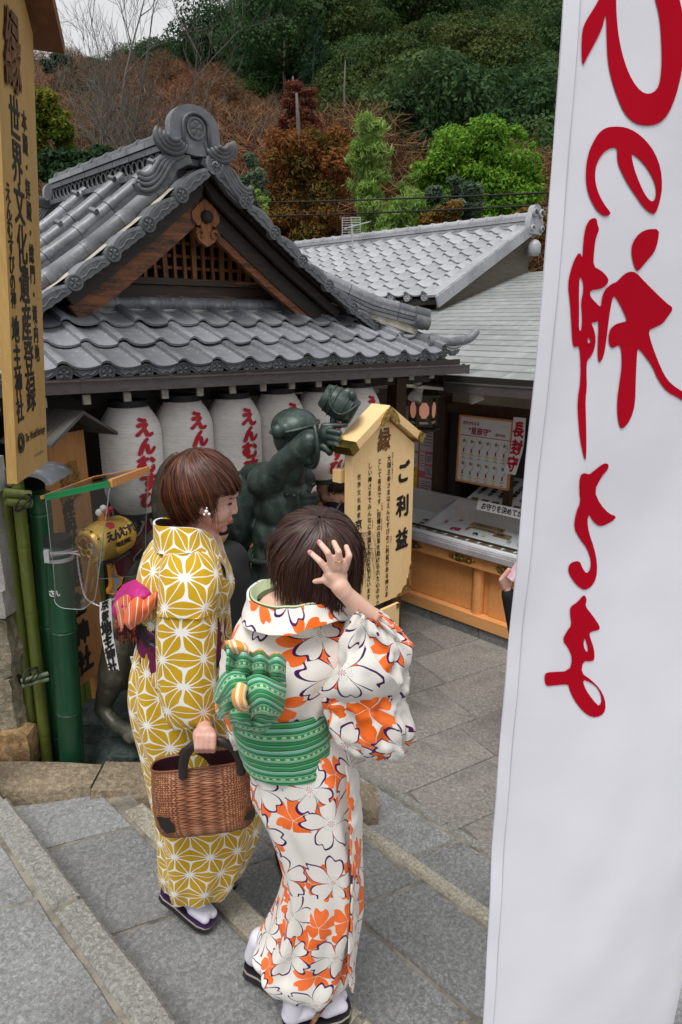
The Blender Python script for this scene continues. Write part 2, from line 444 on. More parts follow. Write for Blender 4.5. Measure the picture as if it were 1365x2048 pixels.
# ================================================================ sloping brown kerb beyond the steps
kb = thing('stone_kerb', 'worn brown stone kerb sloping down beside the steps in front of the bamboo', 'kerb', (-1.6, 2.6, .4))
def kerb_piece(xa, ya, za, xb, yb, zb, wdt=.24):
    b = MB(); n = 8
    def fn(i, j):
        t = i; x = lerp(xa, xb, t); y = lerp(ya, yb, t); z = lerp(za, zb, t); w = wdt*lerp(1, .8, t)
        prof = [(-w/2, -.45), (-w/2-.012, -.06), (-w/2+.0, -.010), (-w/2+.010, 0), (w/2-.02, .004), (w/2, -.02), (w/2, -.45)]
        dy, dz = cr([Vector((p[0], p[1], 0)) for p in prof], j).xy if 0 else prof[min(int(round(j*6)), 6)]
        d = nz(x*5, j*4, 3)*.012
        return Vector((x, y+dy+d, z+dz+nz(x*3, j*3, 8)*.007))
    b.grid(16, 6, fn); b.add([fn(1, j/6) for j in range(7)]+[fn(0, j/6) for j in range(7)], [tuple(range(7)), tuple(range(13, 6, -1))]); return b
for i, (a, b_) in enumerate((((-1.95, 2.56, .70), (-1.15, 2.70, .60)), ((-1.14, 2.70, .60), (-.36, 2.86, .45)), ((-.35, 2.86, .45), (.19, 2.97, .27)))):
    kerb_piece(*a, *b_).build('kerb_stone', M_CURB, kb, smooth=40)
# soil bed behind the kerb, under the fence and statues
b = MB(); b.grid(12, 8, lambda a, c: Vector((-3.2+3.1*a, lerp(2.62+a*.35, 5.0, c), lerp(lerp(.62, .3, a), .1, c)+.03*nz(a*6, c*6))))
tag(b.build('planting_bed', M_EARTH, smooth=True), kind='structure')

# ================================================================ stone wall at the left edge
def rock(c, d, seed, m, parent, name='stone', rough=.12, sq=.55, fr='w', sub=3, rotz=0):
    bm = bmesh.new(); bmesh.ops.create_cube(bm, size=2); bmesh.ops.subdivide_edges(bm, edges=bm.edges, cuts=2**sub-1, use_grid_fill=True)
    rm = Matrix.Rotation(rotz, 3, 'Z')
    for v in bm.verts:
        p = v.co.copy(); s = p.normalized()*1.25; p = p.lerp(s, 1-sq)
        k = 1+rough*(nz(p.x*1.1+seed*3.1, p.y*1.1, p.z*1.1)+.5*nz(p.x*2.7+seed, p.y*2.7, p.z*2.7)+.25*nz(p.x*6, p.y*6+seed, p.z*6)); p *= k
        v.co = rm @ Vector((p.x*d[0]/2, p.y*d[1]/2, p.z*d[2]/2))
    me = bpy.data.meshes.new(name); bm.to_mesh(me); bm.free(); me.materials.append(m)
    me.polygons.foreach_set('use_smooth', [True]*len(me.polygons)); me.set_sharp_from_angle(angle=rad(35))
    return link(name, me, parent, loc=c, fr=fr)
sw = thing('stone_wall', 'rough stone wall end with dressed granite blocks above boulders at the left edge', 'wall', (-1.85, 2.75, .5))
def wallstone(x1, y0, y1, m, seed, rough=.05, sq=.85, x0=-110, Y=2.82, dep=.12):
    a = at(x0, y1, Y); b_ = at(x1, y0, Y); xr = at(x1, (y0+y1)/2, Y+dep).x; w = xr-a.x
    rock((xr-w/2, Y+dep/2, (a.z+b_.z)/2), (w, dep, (b_.z-a.z)*1.0), seed, m, sw, rough=rough, sq=sq)
wallstone(14, 921, 988, M_GRAN, 1, .02, .97, Y=2.80)
wallstone(26, 990, 1183, M_GRAN, 2, .03, .96)
wallstone(37, 1184, 1238, M_GRAN, 3, .04, .94, Y=2.79)
wallstone(50, 1238, 1362, M_ROCK, 4, .13, .8)
wallstone(58, 1358, 1500, M_ROCK, 5, .15, .78)
wallstone(86, 1470, 1548, M_RUST, 6, .16, .7, x0=8, Y=2.78)
wallstone(14, 1480, 1560, M_ROCK, 8, .16, .7)
# ================================================================ hall with the tiled gable roof (frame h)
M_TILE = mat('smoked grey roof tile', (.19, .20, .222), .42, spec=.7, n1=(2.6, (.085, .09, .10), .45, .70), n2=(22, (.36, .37, .39), .55, .8), bump=[(90, .12, .004), (9, .12, .01)], rn=.12, objrnd=.32)
M_TILED = mat('dark roof tile', (.085, .09, .10), .5, spec=.5, n1=(5, (.15, .155, .165), .45, .75), n2=(14, (.04, .045, .04), .5, .8), bump=(60, .3, .006), objrnd=.15)
M_PLASTER = mat('roof plaster', (.50, .47, .40), .9, n1=(12, (.28, .26, .20), .4, .7), bump=(30, .5, .01))
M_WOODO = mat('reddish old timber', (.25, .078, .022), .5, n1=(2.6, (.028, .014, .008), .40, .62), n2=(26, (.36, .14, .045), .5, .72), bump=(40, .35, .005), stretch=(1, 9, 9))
M_WOODV = mat('weathered lattice timber', (.38, .14, .045), .6, n1=(6, (.05, .022, .012), .4, .7), n2=(30, (.36, .18, .08), .5, .75), bump=(40, .35, .005), stretch=(9, 9, 1))
M_WOODK = mat('blackened timber and board shade', (.028, .022, .018), .65, n1=(4, (.09, .055, .03), .58, .78), bump=(30, .3, .005), stretch=(1, 8, 8))
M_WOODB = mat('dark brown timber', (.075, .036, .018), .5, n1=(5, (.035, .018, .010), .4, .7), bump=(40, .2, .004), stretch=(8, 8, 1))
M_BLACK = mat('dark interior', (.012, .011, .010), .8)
M_GUT = mat('brown metal gutter', (.075, .062, .062), .42, spec=.5, n1=(4, (.11, .10, .095), .5, .8), n2=(20, (.05, .04, .04), .5, .7), stretch=(1, 1, 3))
M_WPAINT = mat('white painted end grain', (.52, .49, .44), .7, n1=(20, (.30, .27, .23), .4, .7))
M_WALL = mat('cream plaster', (.66, .58, .48), .85, n1=(2, (.40, .35, .28), .35, .7), bump=(60, .1, .003))

def place(name, me, parent, pos, M3=None, scale=None):
    o = bpy.data.objects.new(name, me); COL.objects.link(o)
    b = BASE.get(parent.name, Vector((0, 0, 0))); m = (M3 or Matrix.Identity(3)).to_4x4()
    if scale: m = m @ Matrix.Diagonal((*scale, 1))
    o.matrix_world = Matrix.Translation(Vector(pos)-b) @ m; o.parent = parent; o.matrix_basis = Matrix.Translation(Vector(pos)-b) @ m
    BASE[o.name] = Vector((0, 0, 0)); return o
def basis(x, y, z): return Matrix((Vector(x), Vector(y), Vector(z))).transposed()

PROF = [(0, .014), (.006, .044), (.035, .056), (.062, .050), (.092, .026), (.13, .008), (.175, 0), (.22, .001), (.255, .008), (.285, .018)]
def stile_mesh(name, w=.282, L_=.42, lift=.042, th=.022, m=None, flip=False):
    k = w/.282; b = MB(); n = len(PROF)
    def pt(i, y, dz):
        x, z = PROF[i]; x = x*k
        if flip: x = w-x
        return Vector((x, y, z*k+lift*(1-y/L_)+dz))
    rows = [(0.0, 0), (0.0, -th), ]
    vs = []
    for y, dz in ((L_, 0), (L_*.5, .001), (.012, .001), (0, -.005), (0, -th), (.02, -th-.001)):
        for i in range(n): vs.append(pt(i, y, dz))
    fs = []
    for r in range(5):
        for i in range(n-1):
            q = (r*n+i, (r+1)*n+i, (r+1)*n+i+1, r*n+i+1); fs.append(q if not flip else q[::-1])
    for e in (0, n-1):       # side thickness
        x = pt(e, 0, 0); v0 = len(vs); vs += [pt(e, 0, 0), pt(e, L_, 0), pt(e, L_, -th), pt(e, 0, -th)]; fs.append((v0, v0+1, v0+2, v0+3))
    b.add(vs, fs); me = b.mesh(name, m or M_TILE); me.polygons.foreach_set('use_smooth', [True]*len(me.polygons)); me.set_sharp_from_angle(angle=rad(38)); return me
def disc_mesh(r, depth=.05, petals=5, m=None, swirl=False):
    """round eave-end tile facing -y with a blossom (or comma swirl) in relief"""
    b = MB(); b.lathe((0, 0, 0), [(r*.96, -depth), (r, -.004), (r, 0), (r*.80, .001), (r*.78, -.005), (0.001, -.004)], 20, axis=(0, -1, 0))
    if not swirl:
        for k in range(petals):
            a = rad(90+72*k); ca, sa = math.cos(a), math.sin(a)
            pts = [(0.06, 0), (.42, .30), (.72, .22), (.66, 0), (.72, -.22), (.42, -.30)]
            P = [Vector((r*(x*ca-y*sa), .004, r*(x*sa+y*ca))) for x, y in pts]; top = Vector((r*.42*ca, -.007, r*.42*sa))
            b.add(P+[top], [(i, (i+1) % 6, 6) for i in range(6)])
        b.lathe((0, 0, 0), [(r*.10, .003), (r*.09, .008), (.001, .010)], 8, axis=(0, -1, 0))
    else:
        for ph in (0, 2.09, 4.19):
            P = [Vector((math.cos(ph+t*2.6)*r*(.10+.42*t), -.004, math.sin(ph+t*2.6)*r*(.10+.42*t))) for t in [i/7 for i in range(8)]]
            b.tube(P, [r*.16*(1-i/8)+.002 for i in range(8)], 6)
        for k in range(18): a = k*math.pi/9; b.box((math.cos(a)*r*.69, -.003, math.sin(a)*r*.69), (.006, .006, .006))
    me = b.mesh('disc', m or M_TILED); me.polygons.foreach_set('use_smooth', [True]*len(me.polygons)); me.set_sharp_from_angle(angle=rad(40)); return me
def pendant_mesh(w, x0, x1, drop=.055, m=None, arc=None):
    """scalloped plate with a vine in relief hanging below a pan tile"""
    b = MB(); n = 18; fr_, bk, = [], []
    def zt(x): 
        for i in range(len(PROF)-1):
            if PROF[i][0] <= x <= PROF[i+1][0]+1e-6: return lerp(PROF[i][1], PROF[i+1][1], (x-PROF[i][0])/(PROF[i+1][0]-PROF[i][0]))
        return .03
    top, bot = [], []
    for i in range(n+1):
        t = i/n; x = lerp(x0, x1, t); z = (zt(x) if arc is None else arc(t)); top.append((x, z-.006)); bot.append((x, z-drop*(.55+.45*math.sin(math.pi*t))+.007*abs(math.cos(t*math.pi*4))-.006))
    poly = bot+top[::-1]
    vs = []
    for y in (-.004, .016): vs += [Vector((x, y, z)) for x, z in bot]+[Vector((x, y, z)) for x, z in top]
    N = n+1; fs = []
    for i in range(n):
        fs += [(i, i+1, N+i+1, N+i), (2*N+i+1, 2*N+i, 3*N+i, 3*N+i+1), (i+1, i, 2*N+i, 2*N+i+1)]
    b.add(vs, fs)
    P = [Vector((lerp(x0, x1, .12+.76*t), -.006, (top[int(round((.12+.76*t)*n))][1]+bot[int(round((.12+.76*t)*n))][1])/2+.007*math.sin(t*14))) for t in [i/14 for i in range(15)]]
    b.tube(P, .0045, 5)
    return b.mesh('pendant', m or M_TILED)

HK = .76; ZH = ZC*(1-HK)      # the hall is a small building: unit of its plan = .76 m, floor datum ZH above the plaza
hall = thing('shrine_hall', 'small shrine hall with grey tiled gable roof, carved timber gable and lanterns under its eave', 'shrine building', (2.9, 5.5, 0), 'h')
hall.scale = (HK, HK, HK); hall.location = wp('h', 2.9*HK, 5.5*HK, ZH)
tile = stile_mesh('tile'); discm = disc_mesh(.056); pend = pendant_mesh(.282, .085, .285)
U0, Z0, U1, Z1 = 4.58, 2.315, 5.62, 2.735
sl = math.atan2(Z1-Z0, U1-U0); SB = basis((1, 0, 0), (0, math.cos(sl), math.sin(sl)), (0, -math.sin(sl), math.cos(sl)))
def upturn(s): return .13*max(0, (s-4.55)/1.0)**2
b = MB(); b.add([(.4, U0+.03, Z0-.03), (5.3, U0+.03, Z0-.03), (4.7, U1+.1, Z1-.02), (.4, U1+.1, Z1-.02), (.4, U0+.03, Z0-.07), (5.3, U0+.03, Z0-.07), (4.7, U1+.1, Z1-.08), (.4, U1+.1, Z1-.08)], [(0, 1, 2, 3), (7, 6, 5, 4), (0, 4, 5, 1)])
b.build('roof_boards', M_WOODK, hall)
rows = 3; slen = math.hypot(U1-U0, Z1-Z0); rl = slen/rows
for k in range(17):
    s = .58+.2835*k
    for r in range(rows):
        y = r*rl; smax = 5.15-(y/slen)*.62
        if s > smax: continue
        dz = upturn(s)*(1-r/rows*.8)
        pos = Vector((s, U0, Z0+dz))+SB @ Vector(((R.random()-.5)*.008, y+(R.random()-.5)*.010, R.random()*.008))
        M3 = SB @ Matrix.Rotation((R.random()-.5)*.035, 3, 'Y') @ Matrix.Rotation((R.random()-.5)*.02, 3, 'Z') @ Matrix.Rotation(-.12*max(0, s-4.6), 3, 'Y')
        place('tile', tile, hall, pos, M3)
        if r == 0:
            place('eave_disc', discm, hall, pos+Vector((.045, -.010, .002)), Matrix.Rotation(.08, 3, 'X'))
            place('eave_pendant', pend, hall, pos+Vector((0, -.002, .022)))
# upturned corner tile
P = [Vector((5.10, 4.72, 2.47)), Vector((5.32, 4.62, 2.455)), Vector((5.52, 4.56, 2.49)), Vector((5.62, 4.53, 2.57))]
b = MB(); b.tube(path(P, 10), [.055, .055, .052, .05, .05, .048, .046, .044, .04, .03], 10); b.build('corner_tile', M_TILE, hall, smooth=50)

# --- rake profile of the gable, symmetrical about S_A
S_A, U_V, Z_A = 2.99, 5.2, 3.83
RKL = 1.065
RK = [(0, 0), (.29, -.225), (.58, -.445), (.90, -.675), (1.25, -.905), (1.52, -1.08), (1.85, -1.27)]
def rake(d, sg=1):                 # d = distance along the profile; returns (ds, dz), tangent
    acc = 0
    for i in range(len(RK)-1):
        a, b_ = Vector(RK[i]), Vector(RK[i+1]); L_ = (b_-a).length
        if d <= acc+L_ or i == len(RK)-2:
            q = a.lerp(b_, (d-acc)/L_); t = b_-a
            if sg < 0: q = Vector((q.x, q.y*RKL)); t = Vector((t.x, t.y*RKL))
            return q, t.normalized()
        acc += L_
# boards under the two slopes
for sg in (-1, 1):
    b = MB(); ds = [0, .36, .73, 1.13, 1.55, 1.88, 2.2]
    def fn(a, c):
        q, t = rake(a*2.12, sg); return Vector((S_A+sg*q.x, lerp(U_V+.06, 8.7, c), Z_A+q.y+.0))
    b.grid(8, 1, fn); b.build('roof_boards', M_WOODK, hall)
# left slope tiles (columns run down the slope)
tile_l = stile_mesh('tile_side', w=.27, L_=.34, flip=False)
for k in range(11):
    u = 5.62+.27*k
    if u > 8.4: break
    for r in range(6):
        q, t = rake(2.10-r*.30, -1); x_, z_ = -1, t.y/t.x
        up = Vector((t.x, 0, -t.y)); up.normalize()          # up the slope on the left side: +s, +z
        up = Vector((abs(t.x), 0, abs(t.y))); nrm = Vector((-abs(t.y), 0, abs(t.x)))
        xax = Vector((0, -1, 0))
        M3 = basis(xax, up, nrm)
        place('tile', tile_l, hall, Vector((S_A-q.x, u+.27, Z_A+q.y+.012)), M3)
# right slope, plainly tiled too
for k in range(11):
    u = 5.62+.27*k
    if u > 8.4: break
    for r in range(6):
        q, t = rake(2.10-r*.30); up = Vector((-abs(t.x), 0, abs(t.y))); nrm = Vector((abs(t.y), 0, abs(t.x)))
        place('tile', tile_l, hall, Vector((S_A+q.x, u, Z_A+q.y+.012)), basis(Vector((0, 1, 0)), up, nrm))
def shz(x): return .046*math.sin(math.pi*min(1, max(0, x)/.35))+.020*x/.36
# verge: shell tiles, discs, scalloped pendants and the big round tiles
vd = disc_mesh(.058, .06); vp = pendant_mesh(.3, 0.03, .335, drop=.085, arc=lambda t: shz(lerp(.03, .335, t))-.018)
def shell_mesh():
    b = MB(); n = 12
    def fn(i, j): x = .365*i; return Vector((x, -.05+.42*j, shz(x)-.02*j))
    b.grid(n, 3, fn); b.grid(n, 1, lambda i, j: fn(i, 0)+Vector((0, .0, -.024*j))); b.grid(3, 1, lambda i, j: fn(1, i)+Vector((0, 0, -.030*j)))
    me = b.mesh('shell', M_TILE); me.polygons.foreach_set('use_smooth', [True]*len(me.polygons)); me.set_sharp_from_angle(angle=rad(50)); return me
shell = shell_mesh(); rtube = None
def rt_mesh(L_, r, col=True):
    b = MB(); b.tube([(0, 0, 0), (L_*.82, 0, 0), (L_*.83, 0, 0), (L_, 0, 0)], [r, r*1.0, r*1.07, r*1.07] if col else r, 14)
    me = b.mesh('round_tile', M_TILE); me.polygons.foreach_set('use_smooth', [True]*len(me.polygons)); me.set_sharp_from_angle(angle=rad(50)); return me
rt = rt_mesh(.40, .062); plast = None
for sg in (-1, 1):
    d = .04
    for i in range(6 if sg > 0 else 6):
        dd = .02+i*.365; q, t = rake(dd+.18, sg); q0, _ = rake(dd, sg)
        tx = Vector((sg*t.x, 0, t.y)); nr = Vector((-sg*t.y*1.0, 0, abs(t.x))); nr = Vector((sg*(-t.y), 0, t.x))
        yy = nr.cross(tx); M3 = basis(tx, Vector((0, 1, 0)), nr)
        pos = Vector((S_A+sg*q0.x, U_V, Z_A+q0.y+.0))
        place('verge_tile', shell, hall, pos+nr*.02, M3)
        place('verge_pendant', vp, hall, pos+nr*.02+Vector((0, -.046, 0)), M3)
        q1, _ = rake(dd+.345, sg)
        place('verge_disc', vd, hall, Vector((S_A+sg*q1.x, U_V-.062, Z_A+q1.y+.010)), Matrix.Rotation(sg*.6, 3, 'Y'))
    L_ = 0
    while L_ < 2.25:
        qa, t = rake(L_, sg); qb, _ = rake(min(L_+.37, 2.3), sg); nr = Vector((sg*(-t.y), 0, t.x))
        tx = Vector((sg*(qb.x-qa.x), 0, qb.y-qa.y)).normalized()
        pos = Vector((S_A+sg*qa.x, U_V+.27, Z_A+qa.y))+nr*.095
        place('round_tile', rt, hall, pos, basis(tx, Vector((0, 1, 0)), Vector((0, 1, 0)).cross(tx)*(-1 if 0 else 1)))
        L_ += .375
    b = MB()
    def fn(a, c):
        q, t = rake(a*2.2, sg); nr = Vector((sg*(-t.y), 0, t.x)); return Vector((S_A+sg*q.x, U_V+lerp(.08, .32, c), Z_A+q.y))+nr*(.055+.01*nz(a*20, c*3))
    b.grid(24, 2, fn); b.build('plaster_bed', M_PLASTER, hall, smooth=True)
# kudari-mune: stacked ridges running down the left (and right) slope
def ridge_run(parent, pts, w=.17, layers=3, lh=.045, rr_=.062, seg=.34, cap_r=.075, name='ridge', up=Vector((0, 0, 1)), discs=2, saddle=False):
    """a stack of flat ridge tiles with round tiles on top, laid along pts (top of slope first)"""
    P = [Vector(p) for p in pts]; tot = sum((P[i+1]-P[i]).length for i in range(len(P)-1))
    def pos(d):
        for i in range(len(P)-1):
            L_ = (P[i+1]-P[i]).length
            if d <= L_ or i == len(P)-2: return P[i]+(P[i+1]-P[i]).normalized()*d, (P[i+1]-P[i]).normalized()
            d -= L_
    n = max(1, int(tot/seg)); seg_ = tot/n
    for i in range(n):
        a, t = pos(i*seg_+.002); b_, _ = pos((i+1)*seg_-.004); t = (b_-a).normalized(); side = t.cross(up).normalized(); nn = side.cross(t)
        for k in range(layers):
            m = MB(); sh = (.5 if k % 2 else 0)*0; wk = w*(1-.10*k)
            m.bar(a+nn*(lh*(k+.5)), b_+nn*(lh*(k+.5)), wk, lh*.80, nn)
            m.build('ridge_tile', M_TILE if k != 1 else M_TILED, parent)
        m = MB(); m.tube([a+nn*(lh*layers+.01), a.lerp(b_, .8)+nn*(lh*layers+.01), a.lerp(b_, .81)+nn*(lh*layers+.01), b_+nn*(lh*layers+.01)], [rr_, rr_, rr_*1.12, rr_*1.12], 12)
        if saddle and i % 2 == 0:
            m.tube([a.lerp(b_, .35)+nn*(lh*layers+.055)-side*rr_*1.1, a.lerp(b_, .35)+nn*(lh*layers+.085), a.lerp(b_, .35)+nn*(lh*layers+.055)+side*rr_*1.1], .022, 6)
        m.build('round_tile', M_TILE, parent, smooth=50)
    e, t = pos(tot); side = t.cross(up).normalized(); nn = side.cross(t)
    for (dx, dz) in ([(0, lh*layers+.01), (-.5*w, lh*1.2), (.5*w, lh*1.2)] if discs == 3 else [(0, lh*layers+.01)]):
        m = MB(); m.lathe(e+side*dx+nn*dz-t*.10, [(cap_r, 0), (cap_r, .155), (cap_r*.8, .157), (cap_r*.78, .145), (.001, .147)], 18, axis=t)
        m.build('ridge_end_disc', M_TILED, parent, smooth=50)
for u in (5.70, 6.55, 7.5):
    pts = []
    for d in (.05, .5, 1.0, 1.5, 2.05):
        q, t = rake(d, -1); pts.append((S_A-q.x, u, Z_A+q.y+.045))
    ridge_run(hall, pts, saddle=True, layers=3, w=.16, up=Vector((-.6, 0, .8)))
# main ridge with openwork and the far ridge end
P0, P1 = Vector((S_A-.08, 5.22, 3.84)), Vector((S_A-.08, 8.45, 3.93))
for i in range(9):
    a = P0.lerp(P1, i/9); b_ = P0.lerp(P1, (i+1)/9-.003)
    for k, (z, w, h) in enumerate(((.0, .26, .05), (.16, .22, .05), (.215, .24, .05))):
        m = MB(); m.bar(a+Vector((0, 0, z+h/2)), b_+Vector((0, 0, z+h/2)), w, h*.9); m.build('ridge_tile', M_TILED if k != 2 else M_TILE, hall)
    m = MB()
    for q in range(3):
        c = a.lerp(b_, (q+.5)/3)+Vector((0, 0, .105)); ring = [c+Vector((sx*.085, .05*math.cos(t), .05*math.sin(t))) for sx in (-1,) for t in [j*math.pi/6 for j in range(12)]]
        m.tube(ring, .011, 5, closed=True); m.tube([p+Vector((.17, 0, 0)) for p in ring], .011, 5, closed=True)
    m.build('openwork_tile', M_TILED, hall, smooth=True)
    m = MB(); m.tube([a+Vector((0, 0, .285)), a.lerp(b_, .82)+Vector((0, 0, .285)), a.lerp(b_, .83)+Vector((0, 0, .285)), b_+Vector((0, 0, .285))], [.055, .055, .066, .066], 10); m.build('round_tile', M_TILED, hall, smooth=50)
m = MB(); m.bar(P0+Vector((0, .1, .1)), P1+Vector((0, 0, .1)), .06, .2); m.build('ridge_core', M_BLACK, hall)
def onigawara(parent, c, k=1.0, face=-1, name='ridge_ornament'):
    """crest tile: rounded head with side curls, blossom medallion and sweeping legs; faces face*u"""
    C = Vector(c); fn = lambda y: (lambda x, z: C+Vector((x*k, face*y*k*-1*-1, z*k)))
    oni = MB(); 
    def out(poly, y0, y1):
        oni.prism(poly if face < 0 else poly, lambda x, z: C+Vector((x*k, face*y1*k, z*k)), lambda x, z: C+Vector((x*k, face*y0*k, z*k)))
    head = [(.0, .0), (.20, .02), (.22, .10), (.215, .18)]+[(.215*math.cos(a), .20+.165*math.sin(a)) for a in [i*math.pi/14 for i in range(15)]]+[(-.215, .18), (-.22, .10), (-.20, .02)]
    out(head, -.09, .0)
    inner = [(.10, .01), (.10, .19)]+[(.10*math.cos(a), .20+.10*math.sin(a)) for a in [i*math.pi/10 for i in range(11)]]+[(-.10, .19), (-.10, .01)]
    o = oni.build(name, M_TILE, parent, smooth=30, fix=True)
    m = MB(); ring = [C+Vector((x*k*1.12, face*.012*k, z*k)) for x, z in inner]; m.tube(ring, .014*k, 6); m.build('crest_arch', M_TILED, parent, smooth=True)
    place('crest_medallion', disc_mesh(.082*k, .03), parent, C+Vector((0, face*.018*k, .195*k)))
    for sg in (-1, 1):
        for j, (rx, rz) in enumerate(((.135, .115), (.105, .088), (.075, .06), (.045, .035))):
            m = MB(); P = [C+Vector((sg*(.215+rx*math.cos(a))*k, face*(.012+.012*j)*k, (.105+rz*math.sin(a))*k)) for a in [rad(200+i*17) if 1 else 0 for i in range(12)]]
            m.tube(P, [.010*k]+[.024*k]*9+[.02*k, .012*k], 7); m.build('curl', M_TILED, parent, smooth=True)
        m = MB(); base = [(.20+.13*math.cos(rad(180+i*18)), .105+.115*math.sin(rad(180+i*18))) for i in range(11)]
        m.prism([(sg*x, z) for x, z in base][::(1 if sg > 0 else -1)], lambda x, z: C+Vector((x*k, face*.008*k, z*k)), lambda x, z: C+Vector((x*k, -face*.08*k, z*k))); m.build('wing_tile', M_TILED, parent, smooth=30, fix=True)
        for j in range(4):      # legs sweeping down the rake
            m = MB(); off = j*.030
            P = [C+Vector((sg*(.10+off*.6)*k, face*(-.01)*k, (-.01)*k)), C+Vector((sg*(.22+off)*k, face*0, (-.075+off*.2)*k)), C+Vector((sg*(.31+off)*k, 0, (-.20+off*.3)*k)), C+Vector((sg*(.40+off*.9)*k, 0, (-.285+off)*k)), C+Vector((sg*(.49+off*.2)*k, 0, (-.30+off*1.5)*k)), C+Vector((sg*(.51-off*.1)*k, 0, (-.26+off*.9)*k))]
            m.tube(path(P, 14), [.012*k+.012*k*math.sin(i/13*3.1) for i in range(14)], 7); m.build('leg_fin', M_TILED, parent, smooth=True)
        m = MB(); poly = [(.06, .0), (.20, -.03), (.31, -.15), (.41, -.23), (.50, -.21), (.54, -.26), (.50, -.33), (.40, -.33), (.28, -.25), (.17, -.12), (.04, -.05)]
        m.prism([(sg*x, z) for x, z in poly][::(-1 if sg > 0 else 1)], lambda x, z: C+Vector((x*k, face*-.005*k, z*k)), lambda x, z: C+Vector((x*k, -face*.06*k, z*k))); m.build('leg', M_TILED, parent, smooth=30, fix=True)
onigawara(hall, (S_A-.13, 5.16, 3.90), .98)
onigawara(hall, (S_A-.08, 8.50, 3.92), .75, face=-1)
# apex round tile with the comma swirl
m = MB(); m.tube([(S_A+.02, U_V-.05, 3.865), (S_A+.02, U_V+.35, 3.93)], .062, 14); m.build('apex_tile', M_TILE, hall, smooth=50)
place('apex_disc', disc_mesh(.078, .04, swirl=True, m=M_TILE), hall, (S_A+.02, U_V-.055, 3.862), Matrix.Rotation(.05, 3, 'X'))

# --- row of tiles at the foot of the gable wall
for i in range(13):
    s = 2.12+i*.20; e = s+.197
    m = MB(); m.tube([(s, 5.66, 2.80), (s+.17, 5.66, 2.80), (s+.171, 5.66, 2.80), (e, 5.66, 2.80)], [.062, .062, .066, .066], 12, flat=1.0); m.build('round_tile', M_TILE, hall, smooth=50)
    m = MB(); m.box(((s+e)/2, 5.62, 2.728), (.192, .12, .022)); m.build('ridge_tile', M_TILE, hall)
m = MB(); m.box((3.4, 5.64, 2.74), (2.7, .05, .10)); m.build('plaster_bed', M_PLASTER, hall)
# --- hip ridge down to the right-hand corner
ridge_run(hall, [(4.30, 5.46, 2.96), (4.75, 5.20, 2.73), (5.20, 4.93, 2.60)], w=.17, layers=3, lh=.040, rr_=.055, seg=.27, cap_r=.065, discs=3)
m = MB(); m.bar((4.4, 5.38, 2.86), (5.15, 4.94, 2.56), .08, .07); m.build('plaster_bed', M_PLASTER, hall)

# --- gable timber
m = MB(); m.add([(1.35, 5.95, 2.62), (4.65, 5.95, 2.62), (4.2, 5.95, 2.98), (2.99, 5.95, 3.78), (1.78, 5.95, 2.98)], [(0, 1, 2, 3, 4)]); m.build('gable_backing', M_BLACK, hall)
def beam(s0, s1, u, z, d, h, mt=M_WOODK, name='beam'):
    m = MB(); m.box(((s0+s1)/2, u, z), (s1-s0, d, h)); return m.build(name, mt, hall)
M_BEAMO = mat('patchy old beam', (.05, .032, .022), .6, n1=(2.3, (.30, .14, .055), .56, .66), bump=(30, .4, .005), stretch=(.8, 6, 9))
beam(2.0, 4.35, 5.74, 2.995, .10, .055, M_BEAMO); beam(2.0, 4.4, 5.78, 2.905, .10, .115, M_BEAMO)
for i in range(17):
    s = 2.27+.095*i; hh = 3.63-abs(s-3.08)*.78
    if hh < 3.08: continue
    m = MB(); m.box((s, 5.80, (3.02+hh)/2), (.028 if i % 3 else .045, .03, hh-3.02)); m.build('lattice_bar', M_WOODV, hall)
for z in (3.12, 3.22, 3.33):
    m = MB(); w = (3.63-z)/.78*.95; m.box((3.08, 5.83, z), (2*w, .02, .026)); m.build('lattice_rail', M_WOODV, hall)
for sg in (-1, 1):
    for (o1, o2, u0, d, mt) in ((.035, .135, 5.30, .05, M_WOODK), (.135, .285, 5.40, .06, M_WOODO)) if sg < 0 else ((.035, .11, 5.30, .05, M_WOODK), (.11, .235, 5.40, .06, M_WOODK), (.235, .30, 5.42, .06, M_WOODO)):  # dark outer strips are shade on the boards, put into the colour
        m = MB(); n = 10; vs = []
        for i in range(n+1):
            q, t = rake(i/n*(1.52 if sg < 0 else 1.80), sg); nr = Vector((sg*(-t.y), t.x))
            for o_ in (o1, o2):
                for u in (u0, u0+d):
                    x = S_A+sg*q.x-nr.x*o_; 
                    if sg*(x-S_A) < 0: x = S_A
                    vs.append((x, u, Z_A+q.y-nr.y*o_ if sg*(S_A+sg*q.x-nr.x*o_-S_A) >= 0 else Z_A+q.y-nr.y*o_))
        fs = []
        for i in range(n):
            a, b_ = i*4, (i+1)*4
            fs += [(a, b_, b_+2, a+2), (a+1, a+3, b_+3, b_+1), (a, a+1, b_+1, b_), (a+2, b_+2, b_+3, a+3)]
        m.add(vs, fs); m.build('bargeboard', mt, hall, smooth=30, fix=True)
